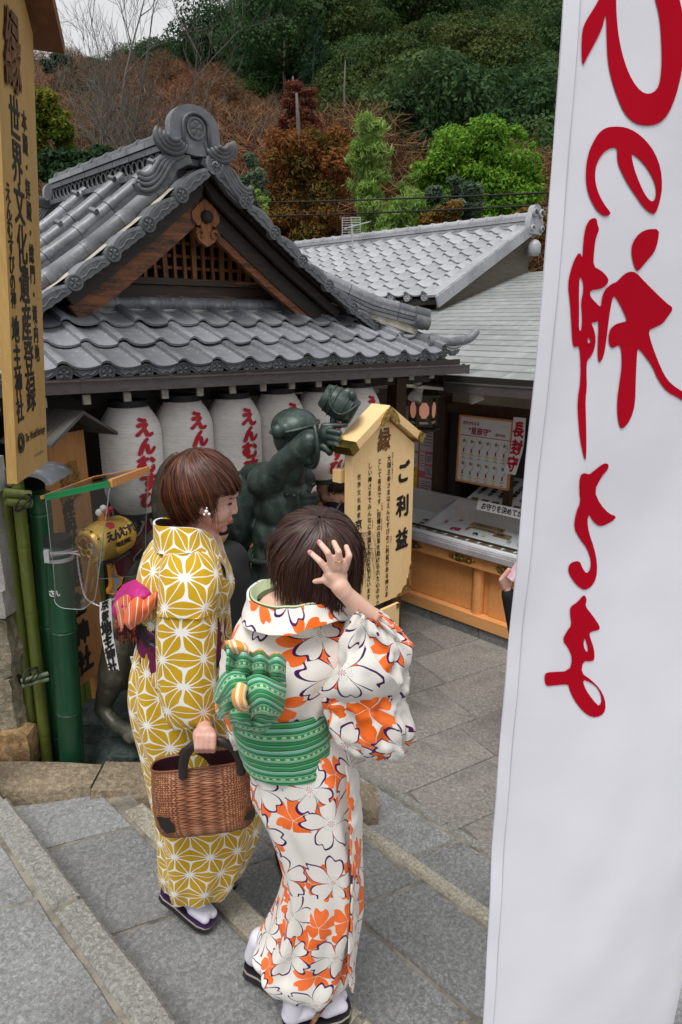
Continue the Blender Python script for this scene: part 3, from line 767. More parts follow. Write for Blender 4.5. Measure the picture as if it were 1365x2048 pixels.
# pendant carving (gegyo)
G0 = Vector((3.04, 5.38, 3.50))
poly = [(0, .14), (.06, .10), (.13, .03), (.125, -.03), (.08, -.075), (.055, -.06), (.05, -.10), (.095, -.085), (.105, -.13), (.075, -.19), (.0, -.235), (-.075, -.19), (-.105, -.13), (-.095, -.085), (-.05, -.10), (-.055, -.06), (-.08, -.075), (-.125, -.03), (-.13, .03), (-.06, .10)]
m = MB(); m.prism(poly[::-1], lambda x, z: G0+Vector((x, 0, z)), lambda x, z: G0+Vector((x, .05, z))); m.build('gable_pendant', M_WOODV, hall, fix=True)
m = MB(); m.lathe(G0+Vector((0, -.01, .0)), [(.055, -.02), (.05, .02), (.03, .045), (.001, .05)], 12, axis=(0, -1, 0)); m.build('pendant_boss', M_WOODK, hall, smooth=True)
for sg in (-1, 1):
    P = [G0+Vector((sg*(.065+.04*math.cos(a)*(1-a/9)), -.012, -.14+.04*math.sin(a)*(1-a/9))) for a in [i*.6 for i in range(9)]]
    m = MB(); m.tube(P, [.014]*8+[.008], 6); m.build('pendant_scroll', M_WOODV, hall, smooth=True)

# --- eave: gutter, rafters, fascia, soffit
m = MB(); a, b_ = Vector((.4, 4.44, 2.265)), Vector((5.32, 4.42, 2.205))
for (dy, dz, w, h) in ((0, -.035, .11, .010), (-.055, .0, .008, .078), (.055, .0, .008, .078), (-.058, .040, .018, .010)):
    m.bar(a+Vector((0, dy, dz)), b_+Vector((0, dy, dz)), w, h)
m.box((.4, 4.44, 2.26), (.01, .11, .08)); m.box((5.32, 4.42, 2.20), (.01, .11, .08)); gt = m.build('gutter', M_GUT, hall)
for i in range(8):
    s = .9+.62*i; z = lerp(2.265, 2.205, (s-.4)/4.92); m = MB(); m.box((s, 4.376, z+.005), (.02, .006, .085)); m.box((s, 4.376, z+.05), (.025, .02, .01)); m.build('gutter_bracket', M_GUT, gt)
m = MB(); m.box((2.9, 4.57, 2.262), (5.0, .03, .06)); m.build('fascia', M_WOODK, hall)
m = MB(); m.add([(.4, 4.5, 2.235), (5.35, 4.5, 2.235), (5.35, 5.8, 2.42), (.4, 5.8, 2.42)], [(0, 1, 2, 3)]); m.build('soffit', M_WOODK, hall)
for i in range(15):
    s = 1.02+.278*i; r_ = MB(); r_.bar((s, 4.50, 2.165), (s, 5.8, 2.35), .045, .06); ro = r_.build('rafter', M_WOODK, hall)
    w = MB(); w.box((s, 4.487, 2.160), (.048, .02, .062)); w.build('rafter_cap', M_WPAINT, ro)
m = MB(); m.box((2.9, 5.0, 2.10), (5.0, .10, .12)); m.build('beam', M_WOODK, hall)
for s in (.95, 4.95): m = MB(); m.box((s, 5.0, .63), (.14, .14, 2.94)); m.build('pillar', M_WOODB, hall)
# hall body: dark timber walls, floor and an open front
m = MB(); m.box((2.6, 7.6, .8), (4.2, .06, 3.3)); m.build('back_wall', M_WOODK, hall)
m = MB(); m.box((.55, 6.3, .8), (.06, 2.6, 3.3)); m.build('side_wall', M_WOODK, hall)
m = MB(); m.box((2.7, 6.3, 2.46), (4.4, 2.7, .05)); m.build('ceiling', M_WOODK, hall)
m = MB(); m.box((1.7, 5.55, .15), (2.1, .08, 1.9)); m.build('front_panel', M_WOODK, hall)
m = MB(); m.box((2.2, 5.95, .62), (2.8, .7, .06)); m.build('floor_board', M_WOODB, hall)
# ================================================================ amulet wing on the right (frame p)
M_SLATE = mat('pale slate sheet', (.27, .285, .28), .45, spec=.5, n1=(1.1, (.20, .215, .21), .4, .75), n2=(9, (.36, .375, .37), .5, .75), bump=(40, .12, .004), objrnd=.10)
M_TILE2 = mat('light grey roof tile', (.34, .35, .375), .42, spec=.55, n1=(3, (.24, .25, .27), .42, .75), n2=(20, (.42, .43, .44), .5, .8), bump=(80, .15, .004), objrnd=.12)
M_HINO = mat('varnished cypress', (.76, .32, .10), .42, spec=.4, n1=(3.0, (.66, .29, .095), .35, .7), n2=(28, (.82, .43, .17), .45, .75), bump=(60, .08, .002), stretch=(6, 6, .7))
M_HINOH = mat('varnished cypress rail', (.76, .37, .135), .4, spec=.4, n1=(3.0, (.66, .29, .095), .35, .7), n2=(28, (.82, .43, .17), .45, .75), bump=(60, .08, .002), stretch=(6, .7, 6))
M_METAL = mat('satin aluminium', (.72, .69, .72), .30, metal=.35, n1=(6, (.5, .48, .5), .4, .7))
M_GOLD = mat('aged gilt metal', (.62, .42, .14), .34, metal=1.0, n1=(40, (.20, .12, .04), .45, .62), bump=(55, 1.0, .012))
M_GOLDS = mat('gold plate', (.58, .42, .12), .28, metal=1.0, n1=(6, (.34, .24, .07), .4, .75), bump=(30, .1, .003))
M_WHITE = mat('white card', (.86, .85, .85), .6, n1=(5, (.80, .79, .79), .4, .8))
M_PAPER = mat('cream paper', (.70, .67, .62), .8, n1=(6, (.60, .56, .52), .4, .8))
M_INK = mat('black ink', (.012, .012, .014), .5)
M_RED = mat('red ink', (.56, .012, .035), .55)
M_CRIM = mat('crimson print', (.42, .02, .08), .55)
M_BROWNP = mat('brown price card', (.30, .17, .06), .6, n1=(30, (.22, .12, .04), .4, .7))
M_YEL = mat('yellow print', (.78, .56, .02), .6)
M_PINK = mat('pink paper', (.62, .12, .20), .7)
M_STAR = mat('bronze star print', (.30, .17, .06), .6)
M_STONEK = stone_mat('grey plinth stone', (.17, .175, .17), (.12, .125, .12), (.22, .22, .21), 18, bs=.35)
def glass(name, tint=(1, 1, 1), rough=.03, a=.12, ior=1.45):
    m, g, p = bare(name); tr = g.new('ShaderNodeBsdfTransparent'); tr.inputs[0].default_value = c4(tint)
    gl = g.new('ShaderNodeBsdfGlossy'); gl.inputs['Roughness'].default_value = rough
    fr_ = g.new('ShaderNodeLayerWeight')
    f = g.m('ADD', g.m('MULTIPLY', g.m('POWER', fr_.outputs['Facing'], 4.0), .8), a, clamp=True); mx = g.new('ShaderNodeMixShader'); g.put(mx.inputs[0], f)
    g.l.new(tr.outputs[0], mx.inputs[1]); g.l.new(gl.outputs[0], mx.inputs[2])
    g.l.new(mx.outputs[0], m.node_tree.nodes['Material Output'].inputs[0]); return m
M_GLASS = glass('case glass', (.93, .95, .95), a=.04)

wing = thing('amulet_shop_wing', 'long shop wing with pale slate roof, raised tiled roof behind and a dark timber front', 'shop building', (6, 4, 0), 'p')
# slate roof in overlapping sheets
SE, ZE, SLR = 4.49, 2.238, .262
def slz(s): return ZE+(s-SE)*SLR
nrow = 25; ex = .162
for r in range(nrow):
    s0 = SE+r*ex; sh = (r*.37) % 1.0
    for k in range(-1, 6):
        u0 = .9+(k+sh)*.95; u1 = min(u0+.945, 5.6)
        if u0 > 5.4: continue
        if s0 > 6.5 and u0 > 4.9: continue
        if s0 > 6.35: u1 = min(u1, 4.98)
        s1 = s0+ex+.03; m = MB(); z0, z1 = slz(s0)+.007, slz(s1)
        m.hexa([(s0, u0, z0-.008), (s1, u0, z1-.008), (s1, u1, z1-.008), (s0, u1, z0-.008)], [(s0, u0, z0), (s1, u0, z1-.002), (s1, u1, z1-.002), (s0, u1, z0)])
        m.build('slate', M_SLATE, wing)
m = MB(); rb_ = [(SE+.02, .6), (8.6, .6), (8.6, 4.9), (6.6, 5.5), (SE+.02, 5.5)]; m.add([(s, u, slz(s)-.004) for s, u in rb_]+[(s, u, slz(s)-.05) for s, u in rb_], [(0, 1, 2, 3, 4), (9, 8, 7, 6, 5)]+[(i, (i+1) % 5+0, (i+1) % 5+5, i+5) for i in range(5)]); m.build('roof_boards', M_WOODK, wing)
m = MB(); m.box((SE-.005, 1.95, ZE-.03), (.02, 2.7, .07)); m.build('drip_edge', M_BLACK, wing)
m = MB(); a, b_ = Vector((SE-.07, .6, 2.175)), Vector((SE-.07, 3.22, 2.155))
for (dx, dz, w, h) in ((0, -.035, .10, .01), (-.05, 0, .008, .075), (.05, 0, .008, .075), (-.052, .038, .016, .01)): m.bar(a+Vector((dx, 0, dz)), b_+Vector((dx, 0, dz)), w, h)
m.build('gutter', M_GUT, wing)
# tiled roof above
TS0, TZ0, TS1, TZ1 = 6.5, 2.93, 8.45, 3.86
tsl = math.atan2(TZ1-TZ0, TS1-TS0); TB = basis((0, -1, 0), (math.cos(tsl), 0, math.sin(tsl)), (-math.sin(tsl), 0, math.cos(tsl)))
tile2 = stile_mesh('tile_light', w=.262, L_=.30, m=M_TILE2, lift=.034, th=.02); tl = math.hypot(TS1-TS0, TZ1-TZ0); nr_ = 9; d2 = disc_mesh(.05, m=M_TILE2)
for k in range(17):
    u = 5.16+.262*k
    for r in range(nr_):
        pos = Vector((TS0, u, TZ0))+TB @ Vector((0, r*tl/nr_, 0)); place('tile', tile2, wing, pos, TB)
        if r == 0: place('eave_disc', d2, wing, pos+Vector((-.01, -.042, .01)), Matrix.Rotation(rad(-90), 3, 'Z'))
m = MB(); m.hexa([(TS0+.03, 4.95, TZ0-.08), (TS1, 4.95, TZ1-.08), (TS1, 9.7, TZ1-.08), (TS0+.03, 9.7, TZ0-.08)], [(TS0+.03, 4.95, TZ0-.02), (TS1, 4.95, TZ1-.02), (TS1, 9.7, TZ1-.02), (TS0+.03, 9.7, TZ0-.02)]); m.build('roof_boards', M_WOODK, wing)
m = MB(); m.add([(TS0+.05, 4.985, slz(TS0)), (TS1+.1, 4.985, slz(TS1)), (TS1+.1, 4.985, TZ1), (TS0+.05, 4.985, TZ0)], [(3, 2, 1, 0)]); m.build('gable_board', mat('olive brown board', (.11, .09, .065), .7, n1=(5, (.07, .06, .045), .4, .7), stretch=(1, 1, 6)), wing)
m = MB(); m.box((7.4, 9.72, 3.0), (2.2, .05, 1.6)); m.build('gable_board', M_WALL, wing)
for i in range(7):       # smooth verge tiles
    a = Vector((lerp(TS0-.05, TS1+.05, i/7), 4.93, lerp(TZ0-.02, TZ1+.03, i/7))); c = Vector((lerp(TS0-.05, TS1+.05, (i+.99)/7), 4.93, lerp(TZ0-.02, TZ1+.03, (i+.99)/7)))
    m = MB(); m.bar(a+Vector((0, .05, .03)), c+Vector((0, .05, .03)), .15, .028, (-.4, 0, .9)); m.bar(a+Vector((0, -.035, -.035)), c+Vector((0, -.035, -.035)), .024, .13, (-.4, 0, .9)); m.build('verge_tile', M_TILE2, wing)
rp = []
for (u_) in (4.95, 9.6): rp.append(Vector((TS1+.02, u_, TZ1-.02)))
n = 20
for i in range(n):
    a = rp[0].lerp(rp[1], i/n); c = rp[0].lerp(rp[1], (i+.985)/n)
    for k, (z, w) in enumerate(((.02, .24), (.06, .21), (.10, .23))):
        m = MB(); m.bar(a+Vector((0, 0, z)), c+Vector((0, 0, z)), w, .033); m.build('ridge_tile', M_TILE2, wing)
    m = MB(); m.tube([a+Vector((0, 0, .14)), a.lerp(c, .8)+Vector((0, 0, .14)), a.lerp(c, .81)+Vector((0, 0, .14)), c+Vector((0, 0, .14))], [.058, .058, .07, .07], 10); m.build('round_tile', M_TILE2, wing, smooth=50)
m = MB(); m.box((TS1+.03, 7.3, TZ1-.05), (.2, 4.7, .16)); m.build('ridge_core', M_TILE2, wing)
C = Vector((TS1+.02, 4.86, TZ1+.02))       # curled end ornament of the wing ridge
m = MB(); poly = [(-.14, -.12), (.14, -.12), (.17, .0), (.14, .10)]+[(.11*math.cos(a), .15+.09*math.sin(a)) for a in [i*math.pi/8 for i in range(9)]]+[(-.14, .10), (-.17, 0)]
m.prism(poly[::-1], lambda x, z: C+Vector((x, 0, z)), lambda x, z: C+Vector((x, .08, z))); oo = m.build('ridge_ornament', M_TILE2, wing, smooth=40, fix=True)
for cx, cz, r0 in ((-.08, .12, .07), (.08, .12, .07), (-.12, -.06, .05), (.12, -.06, .05)):
    P = [C+Vector((cx+r0*(1-a/8)*math.cos(a), -.015, cz+r0*(1-a/8)*math.sin(a))) for a in [i*.55 for i in range(11)]]
    m = MB(); m.tube(P, .016, 6); m.build('curl', M_TILE2, oo, smooth=True)
m = MB(); m.lathe(C+Vector((-.02, .0, -.30)), [(.06, -.09), (.085, -.05), (.085, .05), (.05, .10), (.001, .12)], 12); m.build('hanging_tile', M_TILE2, wing, smooth=True)

# walls, posts, beams of the shop front
def wbox(name, s, u, z, ds, du, dz, mt): m = MB(); m.box((s, u, z), (ds, du, dz)); return m.build(name, mt, wing)
m = MB(); m.add([(4.42, .6, 2.125), (4.42, 5.4, 2.125), (5.7, 5.4, 2.30), (5.7, .6, 2.30)], [(0, 1, 2, 3)]); m.build('soffit', M_WALL, wing)
wbox('wall', 5.46, 2.4, 2.12, .05, 3.0, .46, M_WALL)
wbox('wall', 5.46, 5.2, 2.12, .05, 2.3, .46, M_WALL)
wbox('pillar', 5.40, 3.97, 1.15, .13, .13, 2.3, M_WOODB)
wbox('lintel', 5.39, 2.35, 1.86, .09, 3.1, .09, M_WOODB)
wbox('lintel', 5.39, 5.1, 1.90, .09, 2.1, .14, M_WOODB)
wbox('pillar', 5.40, 1.3, 1.15, .13, .13, 2.3, M_WOODB)
wbox('pillar', 5.40, 6.2, 1.15, .13, .13, 2.3, M_WOODB)
wbox('back_wall', 7.3, 3.4, 1.2, .06, 6.0, 2.6, M_WOODK)
wbox('ceiling', 6.4, 3.4, 2.36, 1.8, 6.0, .04, M_WOODK)
wbox('side_wall', 6.4, .5, 1.2, 1.8, .06, 2.5, M_WOODK)
wbox('floor_board', 6.2, 3.3, .35, 1.9, 5.6, .06, M_WOODB)
wbox('side_post', 5.42, 3.82, 1.05, .09, .10, 1.55, M_WOODK)
wbox('partition', 5.85, 4.02, 1.1, .85, .04, 1.7, mat('grey green panel', (.09, .10, .085), .6))
# notice board left of the pillar
nb = thing('notice_board', 'wooden notice board with pink and yellow papers between the lantern and the pillar', 'notice board', (5.42, 4.45, 1.4), 'p')
m = MB(); m.box((5.43, 4.45, 1.42), (.03, .84, .95)); m.build('board', mat('board', (.42, .33, .24), .7, n1=(6, (.36, .28, .2), .4, .7)), nb)
for (u, z, du, dz) in ((4.045, 1.42, .05, .98), (4.865, 1.42, .05, .98), (4.45, 1.90, .86, .04), (4.45, .94, .86, .04)): m = MB(); m.box((5.415, u, z), (.035, du, dz)); m.build('frame', M_HINO, nb)
rr = random.Random(5)
def paper(u, z, du, dz, mt, lines=6, ink=M_INK, title=None, parent=nb, s=5.408):
    m = MB(); m.box((s, u, z), (.003, du, dz)); o = m.build('paper', mt, parent)
    b = MB(); f = planar((s-.002, u+du/2, z+dz/2), (0, -1, 0), (0, 0, 1), .001)
    for i in range(lines):
        y = -dz*(.22+.68*i/lines); L_ = du*(.5+.35*rr.random()); b.add([f(du*.1, y), f(du*.1+L_, y), f(du*.1+L_, y+.006), f(du*.1, y+.006)], [(0, 1, 2, 3)])
    if title: put_text(b, hrow(title, du*.12, -dz*.12, dz*.16, .9), f, bold=.02)
    b.build('printing', ink, o); return o
for (u, z, du, dz) in ((4.17, 1.50, .17, .24), (4.22, 1.27, .07, .20), (4.125, 1.30, .09, .10), (4.13, 1.17, .09, .11), (4.17, 1.01, .17, .17)): paper(u, z, du, dz, mat('letter sheet', (.62, .52, .54), .8), 5)
m = MB(); m.box((5.412, 4.17, 1.27), (.003, .21, .76)); m.build('pink_backing', M_PINK, nb)
paper(4.36, 1.48, .17, .22, M_PAPER, 4); paper(4.36, 1.27, .16, .14, M_PAPER, 3, title='お知らせ')
paper(4.38, 1.07, .20, .26, M_YEL, 4, M_RED, 'さくら祭')
paper(4.62, 1.4, .2, .3, M_PAPER, 6)

# hanging bronze lantern with glowing window
M_BRZ = mat('dark bronze lantern', (.10, .085, .055), .45, metal=.7, n1=(20, (.05, .05, .035), .4, .7))
M_GLOW = mat('lit paper pane', (.72, .36, .26), .7); M_GLOW.node_tree.nodes['Principled BSDF'].inputs['Emission Color'].default_value = (1, .42, .28, 1); M_GLOW.node_tree.nodes['Principled BSDF'].inputs['Emission Strength'].default_value = .15
lc = at(846, 822, 6.05); ln = thing('hanging_lantern', 'bronze hanging lantern with round pinkish lit windows above the notice board', 'lantern', lc)
m = MB(); hx = [(.27*math.cos(rad(30+60*i)), .27*math.sin(rad(30+60*i))) for i in range(6)]
m.lathe(lc+Vector((0, 0, .16)), [(.25, -.02), (.26, 0), (.14, .07), (.06, .13), (.02, .17), (.001, .18)], 6); m.build('roof', M_BRZ, ln)
m = MB(); m.lathe(lc, [(.155, -.17), (.165, -.15), (.12, -.13), (.12, .15), (.13, .15)], 6); m.build('body', M_BRZ, ln)
for i in range(6):
    a = rad(60*i+30); d = Vector((math.cos(a), math.sin(a), 0)); t = Vector((-d.y, d.x, 0))
    m = MB(); P = [lc+d*.107+t*(.047*math.cos(q)*1.0)+Vector((0, 0, .015+.075*math.sin(q))) for q in [rad(22.5+45*j) for j in range(8)]]
    m.add(P, [tuple(range(8))]); m.build('pane', M_GLOW, ln)
    m = MB(); m.box(lc+d*.107+Vector((0, 0, -.095)), (.004, .075, .02), a); m.build('lower_pane', M_PAPER, ln)
    a2 = rad(60*i); d2_ = Vector((math.cos(a2), math.sin(a2), 0)); m = MB(); m.bar(lc+d2_*.122+Vector((0, 0, -.15)), lc+d2_*.122+Vector((0, 0, .15)), .014, .014, (1, 0, 0)); m.build('post', M_BRZ, ln)
    m = MB(); P = [lc+d2_*(.24+.015*j)+Vector((0, 0, .15+.006*j*j)) for j in range(4)]; m.tube(P, .010, 5); m.build('roof_tip', M_BRZ, ln)
m = MB(); m.tube([lc+Vector((0, 0, .33)), lc+Vector((0, 0, .55))], .006, 5); m.build('chain', M_BRZ, ln)

# spotlights under the soffit
def spot(px, py, Y, label, k=1.0, lean=(.35, -.3)):
    c = at(px, py, Y); t = thing('spotlight', label, 'spotlight', c, group='white spotlights under the eaves'); ax = Vector((lean[0], lean[1], -1)).normalized()
    m = MB(); m.lathe(c+Vector((0, 0, .09*k)), [(.035*k, -.02*k), (.035*k, .02*k)], 14); m.build('mount', M_WPAINT, t)
    m = MB(); m.lathe(c-ax*.05*k, [(.025*k, 0), (.042*k, .01*k), (.042*k, .045*k), (.048*k, .05*k), (.06*k, .10*k), (.06*k, .125*k), (.052*k, .127*k), (.04*k, .09*k)], 18, axis=ax); m.build('lamp_head', mat('white lamp shell', (.62, .60, .56), .45), t, smooth=40)
    m = MB(); m.tube([c+Vector((0, 0, .09*k)), c-ax*.04*k], .012*k, 6); m.build('arm', M_WPAINT, t)
spot(949, 786, 5.5, 'white spotlight under the slate roof eave right of the dark pillar', 1.0)
spot(738, 772, 6.1, 'white spotlight under the eave just above the raised bronze mallet', 1.1, (.5, 0))
spot(835, 785, 5.7, 'white spotlight under the eave above the bronze hanging lantern', 1.0, (-.4, -.3))
c = at(985, 782, 5.5); P = [c+Vector((-.04, 0, .05)), c+Vector((-.035, 0, -.01)), c+Vector((0, 0, -.04)), c+Vector((.03, 0, -.02)), c+Vector((.035, 0, .06))]
m = MB(); m.tube(path(P, 10), .005, 5); tag(m.build('cable_loop', M_BLACK, None, smooth=True), 'black cable loop hanging from the eave beside the right spotlight', 'cable')

# ================================================================ counter
ct = thing('shop_counter', 'long varnished wooden amulet counter with glass top, gilt fittings and stone plinth', 'counter', (4.8, 3.0, 0), 'p')
def cbox(name, s, u, z, ds, du, dz, mt, par=None): m = MB(); m.box((s, u, z), (ds, du, dz)); return m.build(name, mt, par or ct)
for k in range(9): cbox('plinth_block', 4.66, 1.1+k*.52, .045, .10, .512, .135, M_STONEK)
cbox('counter_body', 5.0, 3.3, .42, .62, 4.9, .64, M_HINO)
cbox('base_rail', 4.635, 3.3, .155, .09, 4.9, .10, M_HINOH)
for k in range(5):
    cbox('panel', 4.676, 1.52+.96*k, .43, .016, .78, .44, M_HINO)
    m = MB(); m.lathe((4.665, 2.02+.96*k-.0, .43), [(.052, -.23), (.052, .23)], 14); m.build('panel_post', M_HINO, ct, smooth=50)
cbox('top_rail', 4.635, 3.3, .695, .09, 4.9, .11, M_HINOH)
cbox('metal_edge', 4.60, 3.3, .778, .10, 4.94, .045, M_METAL); cbox('metal_lip', 4.575, 3.3, .808, .03, 4.94, .014, M_METAL)
def gold_orn(u, w, n):
    b = MB(); f = planar((4.588, u, .695), (0, -1, 0), (0, 0, 1), .0)
    k = 10; poly = [(w/2*math.cos(a)*(1+.10*math.cos(n*a)), .030*math.sin(a)*(1+.18*math.cos(n*a))) for a in [2*math.pi*i/40 for i in range(40)]]
    b.prism(poly[::-1], lambda x, y: f(x, y, .005), lambda x, y: f(x, y, -.004)); o = b.build('gilt_fitting', M_GOLD, ct, fix=True)
    for i in range(n):
        b = MB(); x = (i-(n-1)/2)*w/n; b.lathe(f(x, .008*(-1)**i, .004), [(.015, 0), (.012, .006), (.001, .008)], 8, axis=(-1, 0, 0)); b.build('boss', M_GOLD, o, smooth=True)
for i in range(5):
    gold_orn(3.12+.96*(i-1)+.0, .26, 7); gold_orn(3.62+.96*(i-1), .13, 3)
gold_orn(2.70, .15, 3)
# glass case
M_LINING = mat('pale case lining', (.80, .83, .85), .6, n1=(3, (.74, .77, .79), .4, .7))
cbox('case_floor', 4.93, 3.0, .815, .60, 4.2, .02, M_LINING)
cbox('case_back', 5.22, 3.0, .92, .02, 4.2, .20, mat('case back panel', (.64, .59, .55), .5))
for u in (3.62, 1.6, 5.1):
    m = MB(); m.hexa([(4.66, u-.012, .82), (5.22, u-.012, .82), (5.22, u+.012, .82), (4.66, u+.012, .82)], [(4.66, u-.012, .86), (5.22, u-.012, 1.02), (5.22, u+.012, 1.02), (4.66, u+.012, .86)]); m.build('divider', M_METAL, ct)
cbox('case_rail', 4.665, 3.3, .862, .014, 4.8, .014, M_BLACK); cbox('case_rail', 5.225, 3.3, 1.022, .03, 4.2, .016, M_METAL)
m = MB(); m.add([(4.66, .95, .868), (5.22, .95, 1.024), (5.22, 5.05, 1.024), (4.66, 5.05, .868)], [(0, 1, 2, 3)]); m.build('glass_top', M_GLASS, ct)
m = MB(); m.add([(4.66, .95, .822), (4.66, 5.05, .822), (4.66, 5.05, .862), (4.66, .95, .862)], [(0, 1, 2, 3)]); m.build('glass_front', M_GLASS, ct)
# price cards along the front, amulets behind
ORD = 'first second third fourth fifth sixth seventh eighth ninth tenth eleventh twelfth thirteenth'.split()
for i in range(13):
    u = 2.5+i*.118; m = MB(); m.box((4.715, u, .829), (.055, .088, .004)); o = m.build('price_card', M_BROWNP, None, fr='p')
    tag(o, 'brown price card, '+ORD[12-i]+' from the left in the front row of the glass case', 'price card', 'brown price cards along the front of the glass case')
    b = MB(); f = planar((4.69, u+.035, .8315), (0, -1, 0), (1, 0, 0), 0); put_text(b, hrow("御守五百" if i % 2 else "守護三百", 0.002, .036, .018, .9), f, bold=.04); put_text(b, hrow("お守り", .012, .012, .014), f, bold=.02)
    me = b.mesh('lettering', M_INK); q = bpy.data.objects.new('lettering', me); COL.objects.link(q); q.parent = o; q.matrix_parent_inverse = Matrix()
    q.matrix_basis = Matrix()
rr = random.Random(11)
def amulet(u, s, w, h, mt, rot, label, cord=True, charm=None, kind='amulet'):
    t = thing(kind, label, kind.replace('_', ' '), (s, u, .826), 'p'); c = Vector((s, u, .83)); M3 = Matrix.Rotation(rot, 3, 'Z')
    poly = [(-w/2, -h/2), (w/2, -h/2), (w/2, h*.32), (w*.3, h/2), (-w*.3, h/2), (-w/2, h*.32)]
    m = MB(); m.prism(poly, lambda x, y: c+M3 @ Vector((x, y, .006)), lambda x, y: c+M3 @ Vector((x, y, -.003))); m.build('pouch', mt, t, fix=True)
    if cord:
        P = [c+M3 @ Vector((.012*math.sin(a)*(1+i*.05), h/2+.012*i*.5, .006)) for i, a in enumerate([j*.9 for j in range(8)])]
        m = MB(); m.tube(path(P, 16), .0022, 4); m.build('cord', M_PAPER if charm is None else charm, t, smooth=True)
M_NAVY = mat('navy cloth', (.015, .02, .05), .6); M_OR = mat('orange brocade', (.42, .12, .03), .6, n1=(90, (.55, .3, .06), .5, .6)); M_GRN = mat('olive brocade', (.05, .06, .03), .6, n1=(90, (.12, .12, .05), .5, .6)); M_REDC = mat('red brocade', (.42, .03, .05), .6, n1=(90, (.6, .3, .2), .55, .65)); M_SLV = mat('pale grey charm', (.35, .35, .36), .4)
for (px, py, w, h, mt, r, lb) in ((870, 1047, .055, .075, M_OR, .9, 'orange brocade amulet with a cord near the left end of the glass case'), (891, 1043, .05, .07, M_REDC, .8, 'red amulet pouch next to the orange one in the glass case'),
        (911, 1058, .09, .07, M_CRIM, .7, 'wide crimson patterned amulet in the middle of the glass case'), (936, 1057, .02, .08, M_RED, .5, 'slim white and red arrow charm on the case floor'), (951, 1068, .045, .06, M_NAVY, .9, 'dark navy amulet pouch in the glass case'),
        (970, 1072, .022, .022, M_YEL, .4, 'tiny yellow bell charm with a long string in the glass case'), (1002, 1070, .055, .04, M_REDC, .3, 'red and brown charm box above the lower brown card'), (1018, 1084, .035, .065, M_SLV, .8, 'dark grey slim charm near the right of the case'), (1040, 1090, .04, .06, M_SLV, .8, 'pale grey charm beside the white banner edge'),
        (852, 1040, .055, .045, M_GRN, .7, 'olive green brocade pouch, upper one at the left end of the case'), (846, 1046, .055, .045, M_GRN, .75, 'olive green brocade pouch, lower one at the left end of the case'), (878, 1032, .05, .05, M_PINK, .2, 'pink ribbon charm at the back left of the glass case'), (930, 1038, .035, .035, M_PINK, .5, 'small pink flower charm at the back of the glass case')):
    p = on('p', px, py, z=.83); amulet(p.y, max(min(p.x, 5.15), 4.78), w, h, mt, r+1.2, lb, True, M_GOLDS if mt in (M_YEL,) else None)
def card(px, py, z, w, d, mt, text, label, rot=0, size=.05, dy=.0):
    p = on('p', px, py, z=z); t = thing('sign_card', label, 'card', (p.x, p.y, z), 'p'); a = Vector((math.sin(rot)*.0, -1, 0)); up = Vector((1, 0, .25)).normalized()
    f = planar(p-a*w/2-up*d/2, a, up, 0); m = MB(); m.prism([(0, 0), (w, 0), (w, d), (0, d)], lambda x, y: f(x, y, .004), lambda x, y: f(x, y, -.004)); m.build('card', mt, t, fix=True)
    b = MB(); put_text(b, hrow(text, .02, d/2, size), lambda x, y, k=0: f(x, y, .006+k), bold=.03, brush=.08); b.build('lettering', M_INK, t)
card(975, 1055, .86, .34, .07, M_BROWNP, 'ご祈願お守り・お札', 'brown card reading a list of prayer amulets lying in the glass case', size=.036)
card(1005, 1072, .84, .16, .06, M_BROWNP, '良縁', 'small brown card below the red charm box in the glass case', size=.04)

# sloping sign bar on the case
p0 = Vector((5.06, 3.20, 1.0)); f = planar((5.02, 3.28, 1.015), (0, -1, 0), (.35, 0, .94), 0); t = thing('counter_sign', 'long white sign with black brush writing standing on the glass case', 'sign', (5.03, 2.8, 1.0), 'p')
m = MB(); m.prism([(0, 0), (.98, 0), (.98, .085), (0, .085)], lambda x, y: f(x, y, .004), lambda x, y: f(x, y, -.02)); m.build('panel', M_WHITE, t, fix=True)
b = MB(); put_text(b, hrow('お守りを決めてから おならび', .045, .042, .064, .82), lambda x, y, k=0: f(x, y, .006+k), bold=.035, brush=.12); b.build('lettering', M_INK, t)

# framed star amulet poster on its stand
ps = thing('amulet_poster', 'framed white poster with rows of bronze stars on a wooden stand behind the counter', 'poster', (5.3, 3.42, .9), 'p')
fo = Vector((5.30, 3.70, 1.18)); f = planar(fo, (0, -1, 0), (.02, 0, 1), 0); PW, PH = .555, .615
m = MB(); m.prism([(-.012, -.012), (PW+.012, -.012), (PW+.012, PH+.012), (-.012, PH+.012)], lambda x, y: f(x, y, -.002), lambda x, y: f(x, y, -.02)); m.build('frame', M_HINO, ps, fix=True)
for (x, y, w, h) in ((-.006, PH/2, .018, PH+.03), (PW+.006, PH/2, .018, PH+.03), (PW/2, -.006, PW+.03, .018), (PW/2, PH+.006, PW+.03, .018)):
    m = MB(); m.prism([(x-w/2, y-h/2), (x+w/2, y-h/2), (x+w/2, y+h/2), (x-w/2, y+h/2)], lambda a, b_: f(a, b_, .008), lambda a, b_: f(a, b_, -.004)); m.build('frame_strip', M_HINO, ps, fix=True)
m = MB(); m.add([f(0, 0), f(PW, 0), f(PW, PH), f(0, PH)], [(0, 1, 2, 3)]); m.build('sheet', M_WHITE, ps)
b = MB(); ff = lambda x, y, k=0: f(x, y, .003+k)
put_text(b, hrow('恋をかなえる', .03, PH-.055, .036, .85), ff, bold=.03); put_text(b, hrow('“星座守”', .10, PH-.125, .072, .88), ff, bold=.03); put_text(b, hrow('(各¥500)', .385, PH-.135, .034, .85), ff, bold=.015)
b.add([ff(.005, PH-.178), ff(PW-.005, PH-.178), ff(PW-.005, PH-.172), ff(.005, PH-.172)], [(0, 1, 2, 3)])
